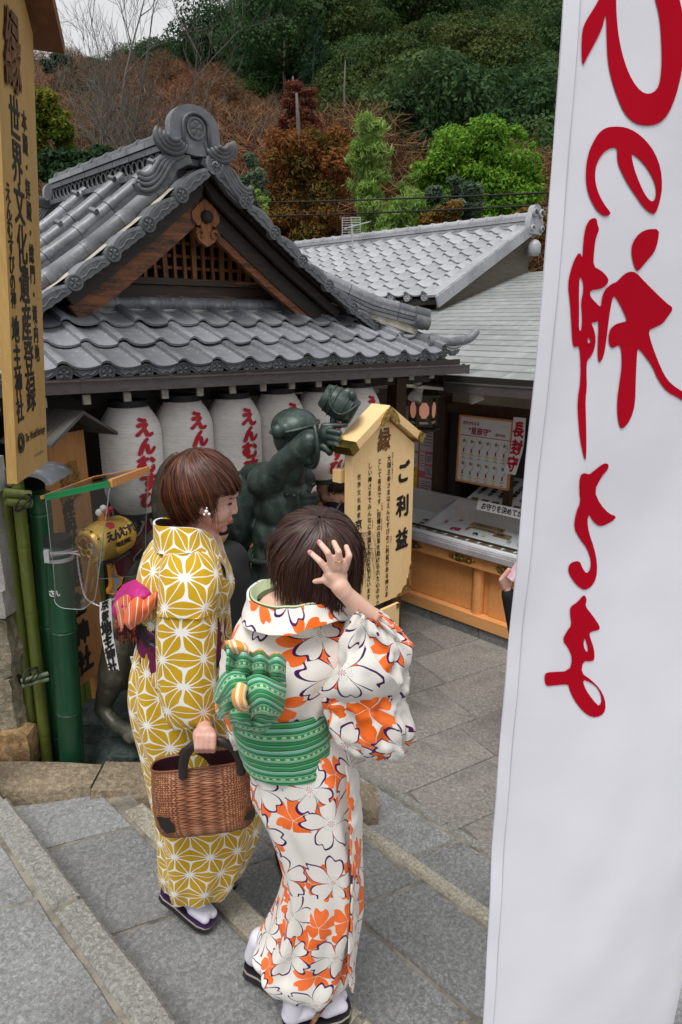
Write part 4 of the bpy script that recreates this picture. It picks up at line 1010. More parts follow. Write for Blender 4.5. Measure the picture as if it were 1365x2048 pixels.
for x0, a0 in ((.43, .3), (.03, .2)):
    for i in range(9): x = x0+i*.011; y = PH-.05-.001*(i-5)**2+(.0 if x0 > .2 else -.055); b.add([ff(x, y), ff(x+.005, y), ff(x+.005, y+.004), ff(x, y+.004)], [(0, 1, 2, 3)])
b.build('title', M_CRIM, ps)
st, tg, yl, sm = MB(), MB(), MB(), MB()
for r in range(2):
    for c_ in range(6):
        x, y = .055+.088*c_, PH-.228-.215*r
        P = [(x+(.024 if i % 2 == 0 else .010)*math.sin(i*math.pi/5), y+(.024 if i % 2 == 0 else .010)*math.cos(i*math.pi/5)) for i in range(10)]
        st.add([ff(*p) for p in P], [tuple(range(9, -1, -1))]); 
        tg.add([ff(x-.008, y-.108), ff(x+.008, y-.108), ff(x+.008, y-.07), ff(x-.008, y-.07)], [(0, 1, 2, 3)])
        yl.add([ff(x-.026+.026*(1+math.cos(a)), y-.126+.007*math.sin(a)) for a in [i*.785 for i in range(8)]], [tuple(range(8))])
        sm.tube([ff(x+.02, y+.012), ff(x+.034, y-.02), ff(x+.02, y-.05), ff(x+.002, y-.072)], .0013, 4)
        for k, w_ in enumerate((.012, .034)): sm.add([ff(x-w_/2, y-.148-.012*k), ff(x+w_/2, y-.148-.012*k), ff(x+w_/2, y-.144-.012*k), ff(x-w_/2, y-.144-.012*k)], [(0, 1, 2, 3)])
for i in range(40): x = .02+i*.013; sm.add([ff(x, PH-.395), ff(x+.005, PH-.395), ff(x+.005, PH-.392), ff(x, PH-.392)], [(0, 1, 2, 3)])
st.build('star_prints', M_STAR, ps); tg.build('tag_prints', M_CRIM, ps); yl.build('name_prints', M_YEL, ps); sm.build('fine_print', M_INK, ps)
m = MB(); m.box((5.36, 3.17, 1.12), (.06, .07, .85)); m.build('stand_post', M_WOODB, ps)
# hanging strip 長封守
hs = thing('hanging_strip', 'narrow white strip with large red brush characters hanging beside the star poster', 'paper strip', (5.3, 3.07, 1.4), 'p')
def fs(x, y, k=0):
    c = .02*math.sin(y*5)*max(0, .25-y)*4
    return Vector((5.28-.03*max(0, .2-y)/.2+k, 3.12-x+.045*max(0, .28-y)/.28, 1.335+y))
m = MB(); m.grid(2, 10, lambda a, c: fs(a*.125, c*.51)); m.build('strip', M_WHITE, hs, smooth=True)
b = MB(); put_text(b, [(c, .0625, .40-.155*i, .145, .78) for i, c in enumerate('長封守')], lambda x, y, k=0: fs(x, y, -.004-k), bold=.045, brush=.25, cuts=1); b.build('lettering', M_RED, hs)
# tables of price lists behind the counter
for (u0, w, nm) in ((3.62, .62, 0), (2.95, .75, 1)):
    t = thing('price_list_board', ('sloping white price list with columns of black writing behind the glass case' if nm == 0 else 'white tray of small amulets right of the poster stand behind the glass case'), 'price list', (5.6, u0-w/2, .95), 'p')
    f = planar((5.32, u0, .98), (0, -1, 0), (.94, 0, .33), 0); m = MB(); m.prism([(0, 0), (w, 0), (w, .55), (0, .55)], lambda x, y: f(x, y, .0), lambda x, y: f(x, y, -.02)); m.build('board', M_WHITE, t, fix=True)
    b = MB(); tx = ['交通安全御守', '学業成就御守', '安産幸福御守', '開運厄除御守', '良縁達成御守', '家内安全御守']
    if nm == 0:
        for i, s_ in enumerate(tx[:5]): put_text(b, vcol(s_, .07+i*.115, .46, .055), lambda x, y, k=0: f(x, y, .003+k), bold=.05, brush=.15)
    b.build('lettering', M_INK, t)
    for i in range(5 if nm == 0 else 8):
        m = MB(); x = (.05+i*.115 if nm == 0 else .06+(i % 4)*.17); y = (.06 if nm == 0 else .12+.26*(i//4))
        m.prism([(x, y-.02), (x+.07, y-.02), (x+.07, y+.02), (x, y+.02)], lambda a, c: f(a, c, .006), lambda a, c: f(a, c, .001)); m.build('label_tag', M_BROWNP if (i % 3 or nm == 0) else M_NAVY, t, fix=True)
# display further left, behind the statue and the woman in navy
dt = thing('display_table', 'low white display table of amulet lists seen behind the woman in navy', 'display table', (4.6, 5.35, .9), 'p')
for k in range(3):
    f = planar((4.35+.2*0, 6.3-.52*k, .93), (0, -1, 0), (.92, 0, .38), 0); m = MB(); m.prism([(0, 0), (.5, 0), (.5, .6), (0, .6)], lambda x, y: f(x, y, 0), lambda x, y: f(x, y, -.03)); m.build('board', M_WHITE, dt, fix=True)
    b = MB(); rb = MB()
    for i, s_ in enumerate(['交通安全', '学業成就', '安産幸福', '開運厄除']): put_text(b, vcol(s_, .07+i*.115, .50, .055), lambda x, y, k_=0: f(x, y, .003+k_), bold=.05); rb.add([f(.03+i*.115, .10, .004), f(.11+i*.115, .10, .004), f(.11+i*.115, .17, .004), f(.03+i*.115, .17, .004)], [(0, 1, 2, 3)])
    b.build('lettering', M_INK, dt); rb.build('red_marks', M_CRIM, dt)
m = MB(); m.box((4.85, 5.5, .45), (1.0, 1.8, .9)); m.build('cabinet', M_HINO, dt)
# ================================================================ paper lanterns
def lantern_mat():
    m, g, p = bare('white lantern paper'); v = g.coord('Object'); s = g.sep(v)
    f = g.ramp(g.noise(g.mapping(v, (3, 3, 12)), 5, 4), [(.4, 0.0), (.75, 1.0)]); col = g.mix(f, (.88, .85, .82), (.74, .69, .65))
    g.put(p.inputs['Base Color'], col); p.inputs['Roughness'].default_value = .6; p.inputs['Subsurface Weight'].default_value = 0
    w = g.m('SINE', g.m('MULTIPLY', s[2], 290.0)); g.put(p.inputs['Normal'], g.bump(w, .12, .002)); return m
M_LANT = lantern_mat()
M_LRED = mat('red lantern lettering', (.50, .012, .03), .6)
def lantern_r(z, H=.80, r=.218):         # radius at height z (0 bottom .. H top)
    t = z/H; e = min(t, 1-t); return r*(.63+.37*math.sin(min(1, e/.24)*math.pi/2))*1.01*(1+.02*math.sin(t*math.pi))
LL = ['leftmost of the big white lanterns, above the golden mallet', 'white lantern second from the left, above the brown bobbed hair', 'third big white lantern from the left, behind the brown bob',
      'white lantern half hidden directly behind the bronze statue head', 'white lantern under the bronze mallet beside the cypress sign', 'white lantern mostly hidden behind the cypress sign roof']
for i, s in enumerate((1.985, 2.42, 2.87, 3.32, 3.78, 4.22)):
    zb = 1.26+.01*(i % 2)
    t = thing('paper_lantern', LL[i]+', with red brush characters', 'lantern', (s, 4.80, zb), 'h', group='big white paper lanterns under the hall eave')
    t.scale = (HK, HK, HK); t.location = wp('h', s*HK, 4.80*HK, ZH+zb*HK)
    m = MB(); n = 58; prof = []
    for k in range(n+1):
        z = .80*k/n; prof.append((lantern_r(z)+(.0022 if k % 2 else -.0010), z))
    m.lathe((s, 4.80, zb), prof, 40); m.build('paper_shade', M_LANT, t, smooth=True)
    for z, h in ((-.045, .05), (.795, .05)): m = MB(); m.lathe((s, 4.80, zb+z), [(.135, 0), (.14, 0), (.14, h), (.12, h)], 28); m.build('black_rim', M_INK, t, smooth=40)
    m = MB(); m.tube([(s, 4.8, zb+.84), (s, 4.8, 2.12)], .008, 6); m.build('hook', M_BLACK, t)
    def fl(x, y, k=0, s=s, zb=zb, a0=(-rad(90)+rad(3))):
        r = lantern_r(min(max(y, 0), .8))+.006+k; a = a0+x/.215; return Vector((s+r*math.cos(a), 4.80+r*math.sin(a), zb+y))
    b = MB(); put_text(b, [(c, 0.0+.008*(j % 2), .665-.134*j, .138, 1.05) for j, c in enumerate('えんむすび')], fl, bold=.085, brush=.10, cuts=2, seed=3); b.build('lettering', M_LRED, t)

# ================================================================ cypress signs
M_CYP = mat('new cypress board', (.90, .62, .30), .45, spec=.4, n1=(2.2, (.86, .56, .25), .35, .7), n2=(26, (.93, .70, .40), .45, .75), bump=(60, .06, .002), stretch=(7, 7, .6))
M_CYPO = mat('aged cypress board', (.50, .31, .10), .5, spec=.4, n1=(2.0, (.42, .25, .075), .35, .7), n2=(24, (.56, .36, .13), .45, .75), bump=(60, .1, .002), stretch=(7, 7, .6))
M_CARVE = mat('carved brown emblem', (.20, .085, .02), .55, n1=(40, (.10, .04, .012), .4, .6), bump=(50, .6, .006))
M_LETTER = mat('black brush lettering', (.012, .010, .010), .45)
sg_ = thing('wooden_signboard', 'new cypress signboard on a post with black brush writing, small gabled roof and gilt caps', 'signboard', (2.78, 2.47, 0), 'p')
UF, S0, S1, ZB, ZS, ZAp = 2.45, 2.53, 3.06, 1.035, 1.965, 2.145
SM = (S0+S1)/2
def fan(poly, u0, u1): m = MB(); m.prism(poly, lambda x, z: Vector((x, u0, z)), lambda x, z: Vector((x, u1, z))); return m
fan([(S0, ZB), (S1, ZB), (S1, ZS), (SM, ZAp), (S0, ZS)], UF, UF+.052).build('panel', M_CYP, sg_, fix=True)
def roofboard(sg):
    a = Vector((SM, 0, ZAp+.015)); b_ = Vector((SM+sg*.288, 0, ZS+.012)); m = MB(); d = (b_-a).normalized(); nn = Vector((-d.z*sg, 0, d.x*sg)); 
    if nn.z < 0: nn = -nn
    P = [a, b_, b_+nn*.045, a+Vector((0, 0, .045/nn.z))]; P = [(p.x, p.z) for p in P]
    if sg < 0: P = P[::-1]
    fan(P, UF-.035, UF+.10).build('roof_board', M_CYP, sg_, fix=True)
    e = b_-d*.05; P = [e-nn*.004, b_+d*.006-nn*.004, b_+d*.006+nn*.05, e+nn*.05]; P = [(p.x, p.z) for p in P]; 
    fan(P[::-1] if sg < 0 else P, UF-.039, UF+.104).build('gilt_cap', M_GOLDS if sg < 0 else M_GOLD, sg_, fix=True)
    return nn
for q in (-1, 1): roofboard(q)
fan([(SM-.085, ZAp-.03), (SM-.05, ZAp-.045), (SM, ZAp+.005), (SM+.05, ZAp-.045), (SM+.085, ZAp-.03), (SM+.06, ZAp+.018), (SM, ZAp+.066), (SM-.06, ZAp+.018)], UF-.041, UF-.034).build('gilt_fitting', M_GOLD, sg_, fix=True)
fan([(S1+.003, ZB-.003), (S1+.003, ZB+.20), (S1-.012, ZB+.17), (S1-.015, ZB+.13), (S1-.035, ZB+.10), (S1-.04, ZB+.06), (S1-.075, ZB+.045), (S1-.08, ZB+.02), (S1-.13, ZB+.012), (S1-.14, ZB-.003)], UF-.004, UF+.03).build('gilt_corner', M_GOLD, sg_, fix=True)
m = MB(); m.box((2.745, UF+.11, .88), (.105, .105, 1.76)); m.build('post', M_CYP, sg_)
m = MB(); m.box((2.625, UF+.10, 1.84), (.22, .06, .07)); m.build('cross_piece', M_CYP, sg_)
fe = planar((S0, UF, ZB), (1, 0, 0), (0, 0, 1), .0015)
b = MB(); put_text(b, [('縁', SM-S0-.005, .985, .140, .80)], fe, bold=.035, brush=.15, cuts=0); b.build('carved_emblem', M_CARVE, sg_)
b = MB()
col = lambda t, x, y0, sz, pi, bo, br=.12, xs=.86, sd=2: put_text(b, vcol(t, x, y0, sz, pi, xs), fe, bold=bo, brush=br, seed=sd)
col('ご利益', .435, .775, .135, .205, .055, .12, .85)
tx = '大国主命さまはえんむすびのご利益がある神さま'; col(tx, .305, .875, .0375, .0395, .022, .06)
tx = 'として有名です。因幡の白兎を助けられた心のやさ'; col(tx, .225, .87, .0375, .0390, .022, .06)
tx = 'しい神さまでみんなに幸福を与えて下さいます。'; col(tx, .145, .855, .0375, .0390, .022, .06)
col('世界文化遺産', .058, .805, .034, .043, .012, .04); col('京都地主神社', .058, .535, .064, .083, .04, .08)
for t_, x, y in (('おおくにぬしのみこと', .335, .90), ('いなば', .25, .62), ('しろうさぎ', .25, .53), ('こうふく', .17, .54), ('り', .485, .59), ('やく', .485, .405), ('りやく', .335, .40), ('じ', .095, .38), ('しゅ', .095, .30)): col(t_, x, y, .014, .016, .02, 0)
b.build('lettering', M_LETTER, sg_)
# small English board below it
m = MB(); m.box((2.735, UF-.01, .90), (.40, .02, .20)); lb = m.build('lower_board', M_CYP, sg_)
b = MB(); fl2 = planar((2.535, UF-.02, .80), (1, 0, 0), (0, 0, 1), .0015); put_text(b, hrow('OKUNINUSHI-NO-MIKOTO', .015, .145, .042, .52), fl2, bold=.02); put_text(b, hrow('is known as a god', .02, .095, .032, .7)+hrow('of matchmaking and', .02, .06, .032, .7)+hrow('good fortune.', .02, .025, .032, .7), fl2); b.build('lettering', M_LETTER, lb)
m = MB(); m.box((2.92, UF-.022, .985), (.03, .006, .03)); m.build('gilt_corner', M_GOLD, lb)

# tall board at the left edge
O_ = at(35, 968, 2.30); rt_ = Vector((-.139, .990, 0)).normalized(); up_ = Vector((.082, 0, 1)); up_ = (up_-rt_*up_.dot(rt_)).normalized(); nr_l = rt_.cross(up_)
def on_plane(o, rt, up, px, py):
    n = rt.cross(up); r = ray(px, py); c = Vector((0, 0, ZC)); k = (o-c).dot(n)/r.dot(n); p = c+r*k-o; return p.dot(rt), p.dot(up)
lp = lambda px, py: on_plane(O_, rt_, up_, px, py)
fL = lambda x, y, k=0: O_+rt_*x+up_*y+nr_l*k
HL = lp(0, 30)[1] if False else 1.62; WL = .385
bs = thing('tall_signboard', 'tall aged cypress signboard with world heritage writing and a pitched roof at the left edge', 'signboard', tuple(O_))
m = MB(); m.prism([(0, 0), (WL, 0), (WL, HL-.10), (WL/2, HL+.06), (0, HL-.10)], lambda x, y: fL(x, y, 0), lambda x, y: fL(x, y, -.034)); m.build('panel', M_CYPO, bs, fix=True)
for sg in (-1, 1):
    m = MB(); xa, xb = WL/2, WL/2+sg*.27; ya, yb = HL+.075, HL-.125
    m.prism([(xa, ya), (xb, yb), (xb+sg*.012, yb+.035), (xa, ya+.05)][::sg], lambda x, y: fL(x, y, .085), lambda x, y: fL(x, y, -.12)); m.build('roof_board', mat('roof plank', (.16, .06, .022), .6, n1=(5, (.10, .035, .014), .4, .7), n2=(30, (.22, .09, .035), .5, .7)) if sg == 1 else M_CYPO, bs, fix=True)
m = MB(); m.bar((-1.62, 2.5, .6), (-1.56, 2.5, 3.3), .10, .10, (0, 1, 0)); m.build('post', M_CYPO, bs)
for y_ in (.4, 1.2): m = MB(); m.bar(fL(WL*.5, y_, -.03), fL(WL*.5, y_, -.50), .05, .05); m.build('bracket', M_CYPO, bs)
pb = lambda t, pts: None
def col_px(b, text, p0, p1, size, bo=.05, br=.15, xs=.8, sd=1, fn=fL, pl=lp):
    a, c = pl(*p0), pl(*p1); n = len(text)-1 or 1
    put_text(b, [(ch, lerp(a[0], c[0], i/n), lerp(a[1], c[1], i/n), size, xs) for i, ch in enumerate(text)], lambda x, y, k=0: fn(x, y, .0015+k), bold=bo, brush=br, seed=sd)
b = MB()
col_px(b, '世界文化遺産登録', (29, 237), (62, 788), .138, .022, .07, .85)
col_px(b, '本殿・拝殿・総門・境内地', (48, 243), (74, 706), .070, .025, .06, .85)
col_px(b, 'えんむすびの神', (16, 385), (27, 598), .066, .025, .08, .85); col_px(b, '地主神社', (31, 660), (40, 818), .095, .035, .08, .85)
x0, y0 = lp(46, 886); put_text(b, hrow('The World Heritage', x0+.028, y0+.012, .044, .66), lambda x, y, k=0: fL(x, y, .0015+k), bold=.01)
x1, y1 = lp(70, 893); put_text(b, hrow('KYOTO JISHU JINJA', .21, y1-.035, .016, .8), lambda x, y, k=0: fL(x, y, .0015+k))
xe, ye = lp(41, 886); b2 = [fL(xe-.0+.030*math.cos(a), ye+.034*math.sin(a), .004) for a in [i*math.pi/8 for i in range(16)]]; b.tube(b2, .0028, 4, closed=True)
b.tube([fL(xe, ye+.026, .003), fL(xe+.018, ye, .003), fL(xe, ye-.026, .003), fL(xe-.018, ye, .003)], .0024, 4, closed=True)
b.build('lettering', M_LETTER, bs)
xe, ye = lp(23, 105); b = MB(); put_text(b, [('縁', xe, ye, .25, .68)], lambda x, y, k=0: fL(x, y, .003+k*6), bold=.035, brush=.15); b.build('carved_emblem', M_CARVE, bs)

# roofed board behind the golden mallet
o2 = at(97, 905, 3.28); a25 = rad(25); rt2 = Vector((math.sin(a25), math.cos(a25), 0)); up2 = Vector((0, 0, 1)); n2_ = rt2.cross(up2)
r2 = lambda px, py: on_plane(o2, rt2, up2, px, py); f2 = lambda x, y, k=0: o2+rt2*x+up2*y+n2_*k
rs_ = thing('roofed_signboard', 'narrow roofed wooden board with a carved emblem standing behind the clear plastic hood', 'signboard', tuple(o2))
xr, _ = r2(172, 905); _, yb = r2(175, 1362)
m = MB(); m.prism([(0, yb), (xr, yb), (xr, .08), (0, .08)], lambda x, y: f2(x, y, 0), lambda x, y: f2(x, y, -.05)); m.build('panel', mat('orange brown board', (.44, .20, .065), .5, n1=(3, (.36, .15, .045), .4, .7), n2=(26, (.50, .25, .09), .45, .75), stretch=(7, 7, .6)), rs_, fix=True)
m = MB(); m.bar(f2(xr*.75, yb-.45, -.03), f2(xr*.75, yb, -.03), .07, .05, tuple(rt2)); m.build('post', M_HINO, rs_)
b = MB(); xe, ye = r2(141, 965); put_text(b, [('縁', xe, ye, .21, .66)], lambda x, y, k=0: f2(x, y, .003+k*8), bold=.06, brush=.3); b.build('carved_emblem', mat('gilded carving', (.30, .16, .03), .5, n1=(60, (.14, .06, .01), .45, .6), bump=(50, .8, .006)), rs_)
b = MB(); col_px(b, '縁結びの神', (137, 1010), (150, 1130), .10, .05, .2, .8, fn=f2, pl=r2); col_px(b, '地主神社', (150, 1150), (170, 1320), .150, .06, .25, .72, fn=f2, pl=r2); b.build('lettering', M_LETTER, rs_)
for sg in (-1, 1):      # shingled roof: four planks a side
    for k in range(5):
        m = MB(); x0_ = xr/2+sg*0; y_ = .17
        u0_ = -.10+.058*k
        A = lambda d, kk: f2(xr/2+sg*d, .18-.55*d-.3*d*d+.02, kk)
        m.add([A(0, .14-.07*k), A(.22, .14-.07*k), A(.22, .075-.07*k), A(0, .075-.07*k)]+[p-Vector((0, 0, .018)) for p in (A(0, .14-.07*k), A(.22, .14-.07*k), A(.22, .075-.07*k), A(0, .075-.07*k))], [(0, 1, 2, 3), (7, 6, 5, 4), (0, 4, 5, 1), (1, 5, 6, 2), (2, 6, 7, 3), (3, 7, 4, 0)]); m.build('roof_plank', mat('grey roof plank', (.10, .092, .085), .7, n1=(6, (.06, .055, .05), .4, .7)) if k == 0 and sg == -1 else bpy.data.materials['grey roof plank'], rs_, fix=True)

# ================================================================ bamboo fence and green posts
def bamboo_mat(name, c1, c2, rough=.35):
    return mat(name, c1, rough, spec=.5, n1=(2.5, c2, .35, .75), n2=(22, tuple(x*1.3 for x in c1), .5, .8), bump=(25, .08, .004), stretch=(3, 3, .5), coat=.2)
M_BAM = bamboo_mat('olive bamboo', (.13, .16, .028), (.085, .12, .02)); M_BAMD = bamboo_mat('deep green bamboo', (.012, .10, .035), (.010, .055, .022)); M_BAMG = bamboo_mat('painted green bamboo', (.006, .066, .028), (.016, .050, .028)); M_BAMR = bamboo_mat('grey green bamboo rod', (.16, .21, .11), (.11, .16, .08))
def pole(base, top, r, name, mt, parent, node=.33, seed=0):
    base, top = Vector(base), Vector(top); L_ = (top-base).length; P, rs = [], []; z = 0; k = 0; ph = (seed*.37) % 1*node
    zs = [0]; z = node-ph
    while z < L_: zs.append(z); z += node*(.9+.2*((seed*7+k*3) % 5)/5); k += 1
    for i, z in enumerate(zs):
        d = base.lerp(top, z/L_); ax = (top-base).normalized()
        if i:
            for dz, kk in ((-.02, 1.0), (-.006, 1.045), (0, .97), (.006, 1.05), (.02, 1.0)): P.append(d+ax*dz); rs.append(r*kk)
        else: P.append(d); rs.append(r)
    P.append(top); rs.append(r); m = MB(); m.tube(P, rs, 14); return m.build(name, mt, parent, smooth=45)
bf = thing('bamboo_fence', 'fence of olive bamboo poles with lashed cross rods behind the stone wall', 'fence', tuple(at(60, 1530, 2.95)))
def vpole(px, py_b, Y, zt, r, nm, mt, par, seed, lean=.045):
    b_ = at(px, py_b, Y); return pole(b_-Vector((0, 0, .12)), (b_.x+lean, b_.y, zt), r, nm, mt, par, seed=seed)
vpole(73, 1530, 2.92, 2.02, .027, 'pole', M_BAM, bf, 1, .03); vpole(95, 1530, 2.90, 1.98, .028, 'pole', M_BAM, bf, 3, .04); vpole(50, 1530, 3.0, 1.98, .027, 'pole', M_BAM, bf, 8, .03)
for i, (px, s_) in enumerate(((176, 4), (192, 5), (208, 6), (224, 9), (160, 10))): vpole(px, 1520, 3.75, 1.35+.02*i, .032, 'pole', M_BAM, bf, s_)
for (x0_, y0_, x1_, y1_) in ((8, 985, 62, 990), (12, 1003, 64, 1007), (42, 1362, 97, 1347), (44, 1372, 98, 1358)):
    pole(at(x0_, y0_, 2.80), at(x1_, y1_, 2.86), .011 if y0_ > 1100 else .020, 'cross_rod', M_BAMR if y0_ > 1100 else M_BAM, bf, seed=2)
for (px, py) in ((36, 1012), (52, 1362)):
    c = at(px, py, 2.76); 
    for q in range(3):
        m = MB(); P = [c+Vector((.035*math.cos(a), .03*math.sin(a)+.05, (.02+.008*q)*math.sin(a+q)*1.2)) for a in [j*.52 for j in range(12)]]; m.tube(P, .0035, 5, closed=True); m.build('lashing', M_INK, bf)
pA = at(122, 1530, 3.0); gp = thing('green_post', 'dark green bamboo post capped with a grey roof tile', 'post', tuple(pA))
pole(pA-Vector((0, 0, .12)), (pA.x+.066, pA.y, at(90, 985, 3.0).z), .050, 'pole', M_BAMD, gp, seed=4, node=.6)
cA = at(80, 958, 2.98); m = MB()       # curved cap tile
def capf(i, j): a = rad(20+140*i); return cA+Vector((.105*math.cos(a), -.11+.24*j, .085*math.sin(a)-.03))
m.grid(14, 2, capf); m.grid(14, 2, lambda i, j: cA+Vector((.085*math.cos(rad(160-140*i)), -.11+.24*j, .066*math.sin(rad(160-140*i))-.03)))
m.grid(14, 1, lambda i, j: cA+Vector((lerp(.085, .105, j)*math.cos(rad(20+140*i)), -.11, lerp(.066, .085, j)*math.sin(rad(20+140*i))-.03)))
m.build('cap_tile', M_TILE, gp, smooth=40, fix=True)
pB = at(143, 1533, 2.86); g2 = thing('green_post', 'thick glossy green bamboo post holding the golden mallet bracket', 'post', tuple(pB))
zt = at(130, 1075, 2.86).z; LB = .072; pT = Vector((pB.x+LB, pB.y, zt))
pole(pB-Vector((0, 0, .12)), tuple(pT), .058, 'pole', M_BAMG, g2, seed=5, node=.42)
m = MB(); m.lathe((pT.x, pB.y, zt-.03), [(.060, 0), (.062, .0), (.062, .035), (.055, .037), (.001, .036)], 20); m.build('rubber_cap', M_INK, g2, smooth=40)
b = MB(); pr = pB+Vector((0, 0, 0)); xx = at(118, 1187, 2.8)
def fpost(x, y, k=0): a = -rad(90)+(x)/.058; return Vector((pT.x-.022+.0595*math.cos(a), pB.y+.0595*math.sin(a), xx.z+y))
put_text(b, hrow('さい', -.03, 0, .036), fpost, bold=.03); b.build('lettering', M_WHITE, g2)
m = MB()
for dz in (-.02, .02): m.lathe((pT.x-.004, pB.y, at(100, 1110, 2.86).z+dz), [(.059, 0), (.062, 0), (.062, .016), (.059, .016)], 20)
m.build('steel_clamp', M_METAL, g2, smooth=40)
bc = at(96, 1112, 2.80); m = MB(); m.box(bc, (.022, .03, .055)); m.build('clamp_bolt', M_METAL, g2)

# ================================================================ golden mallet under a clear hood
MC = at(214, 1078, 2.66)
M_GLD = mat('gold painted mallet', (.82, .50, .08), .34, metal=.45, spec=.6, n1=(4, (.62, .34, .04), .35, .7), bump=(50, .05, .002), coat=.3)
M_ORAN = mat('orange gold lacquer', (.75, .30, .02), .25, metal=.3, coat=.4)
ml = thing('golden_mallet', 'golden lucky mallet with black brush writing and red crest under the hood', 'mallet', tuple(MC))
axm = Vector((.47, .88, .06)).normalized(); sd_ = axm.cross(Vector((0, 0, 1))).normalized(); upm = sd_.cross(axm)
prof = [(.001, -.105), (.062, -.105), (.066, -.100), (.078, -.06), (.085, -.02), (.086, .02), (.080, .06), (.068, .10), (.062, .108), (.001, .108)]
m = MB(); m.lathe(MC, prof, 36, axis=axm); m.build('barrel', M_GLD, ml, smooth=50)
for zz, r_ in ((-.085, .0735), (.085, .074)): m = MB(); m.tube([MC+axm*zz+(sd_*math.cos(a)+upm*math.sin(a))*r_ for a in [i*math.pi/14 for i in range(28)]], .003, 5, closed=True); m.build('hoop', M_GLD, ml, smooth=True)
m = MB(); m.lathe(MC-axm*.105, [(.058, 0), (.058, .004), (.052, .006), (.001, .003)], 28, axis=-axm); m.build('end_face', M_GOLDS, ml, smooth=40)
for i in range(5):
    a = rad(90+72*i); c = MC-axm*.110+(sd_*math.cos(a)+upm*math.sin(a))*.028
    m = MB(); m.tube([c+(sd_*math.cos(q)+upm*math.sin(q))*.016 for q in [j*math.pi/5 for j in range(10)]], .004, 5, closed=True); m.build('blossom_ring', M_GOLD, ml, smooth=True)
    m = MB(); m.lathe(MC-axm*.109+(sd_*math.cos(a+.6)+upm*math.sin(a+.6))*.040, [(.010, 0), (.008, .003), (.001, .004)], 8, axis=-axm); m.build('red_spot', M_RED, ml, smooth=True)
for i in range(10): a = i*.628; m = MB(); m.lathe(MC-axm*.092+(sd_*math.cos(a)+upm*math.sin(a))*.0705, [(.005, 0), (.004, .004), (.001, .005)], 6, axis=(sd_*math.cos(a)+upm*math.sin(a))); m.build('stud', M_BRZ, ml)
def fm(x, y, k=0, a0=rad(18)):     # x along the barrel, y up round it (front side, towards the camera)
    r = .062+.024*math.cos(x/.108*1.25)+.0015+k; a = a0+y/.085; return MC+axm*x+(sd_*(math.cos(a))*1.0+upm*math.sin(a))*r
if (sd_.y) > 0: pass
sgn = 1 if (fm(0, 0)-MC).y < 0 else -1
fm2 = (lambda x, y, k=0: fm(x, y, k)) if sgn == 1 else (lambda x, y, k=0: MC+axm*x+(-sd_*math.cos(rad(8)+y/.085)+upm*math.sin(rad(8)+y/.085))*(.062+.024*math.cos(x/.108*1.25)+.0015+k))
b = MB(); put_text(b, [(c, -.045+.036*i, .012, .044, .95) for i, c in enumerate('えんむすび')], fm2, bold=.055, brush=.25, cuts=1); put_text(b, [(c, -.02+.021*i, -.030, .024, .95) for i, c in enumerate('地主神社')], fm2, bold=.055, cuts=1); b.build('lettering', M_LETTER, ml)
b = MB()
for i in range(5):
    a = rad(90+72*i); c = (-.012+.011*math.cos(a), .058+.011*math.sin(a)); P = [(c[0]+.008*math.cos(q), c[1]+.008*math.sin(q)) for q in [j*math.pi/4 for j in range(8)]]; b.add([fm2(x, y, .0003*i) for x, y in P], [tuple(range(8))])
b.build('red_crest', M_RED, ml)
hd = at(205, 1030, 2.66); m = MB(); m.tube(path([MC+upm*.07-axm*.03, at(203, 1045, 2.66), at(208, 1030, 2.66), at(214, 1018, 2.66)], 10), [.016, .014, .014, .016, .018, .02, .022, .022, .018, .010], 10); m.build('handle_top', M_ORAN, ml, smooth=True)
for k, (px, py, r_, mt) in enumerate(((199, 1025, .016, M_WHITE), (207, 1016, .014, M_WHITE), (214, 1024, .016, M_RED), (222, 1018, .012, M_RED), (213, 1030, .010, mat('violet enamel', (.10, .03, .22), .4)))):
    m = MB(); m.lathe(at(px, py, 2.645), [(.001, -r_), (r_*.8, -r_*.6), (r_, 0), (r_*.8, r_*.6), (.001, r_)], 12); m.build('handle_petal', mt, ml, smooth=True)
hp = [at(x, y, 2.66) for x, y in ((219, 1128), (222, 1150), (223, 1172), (216, 1184))]; m = MB(); m.tube(path(hp, 10), [.012]*6+[.013, .014, .014, .010], 8); m.build('handle', M_ORAN, ml, smooth=True)
poly = [(228, 1130), (233, 1150), (245, 1156), (243, 1168), (232, 1178), (238, 1186), (226, 1188), (214, 1186), (216, 1178), (224, 1168), (222, 1148)]
m = MB(); m.prism(poly[::-1], lambda x, y: at(x, y, 2.655), lambda x, y: at(x, y, 2.67)); m.build('blade', mat('grey blade', (.23, .23, .24), .45), ml, fix=True)
m = MB(); P = [at(x, y, 2.655) for x, y in poly]; m.tube(P+[P[0]], .004, 5); m.build('blade_edge', M_ORAN, ml, smooth=True)
m = MB(); m.tube([at(172, 1118, 2.62), at(200, 1126, 2.60), at(235, 1120, 2.62), at(258, 1105, 2.68)], .010, 8, flat=.5); m.build('cradle', M_INK, ml, smooth=True)
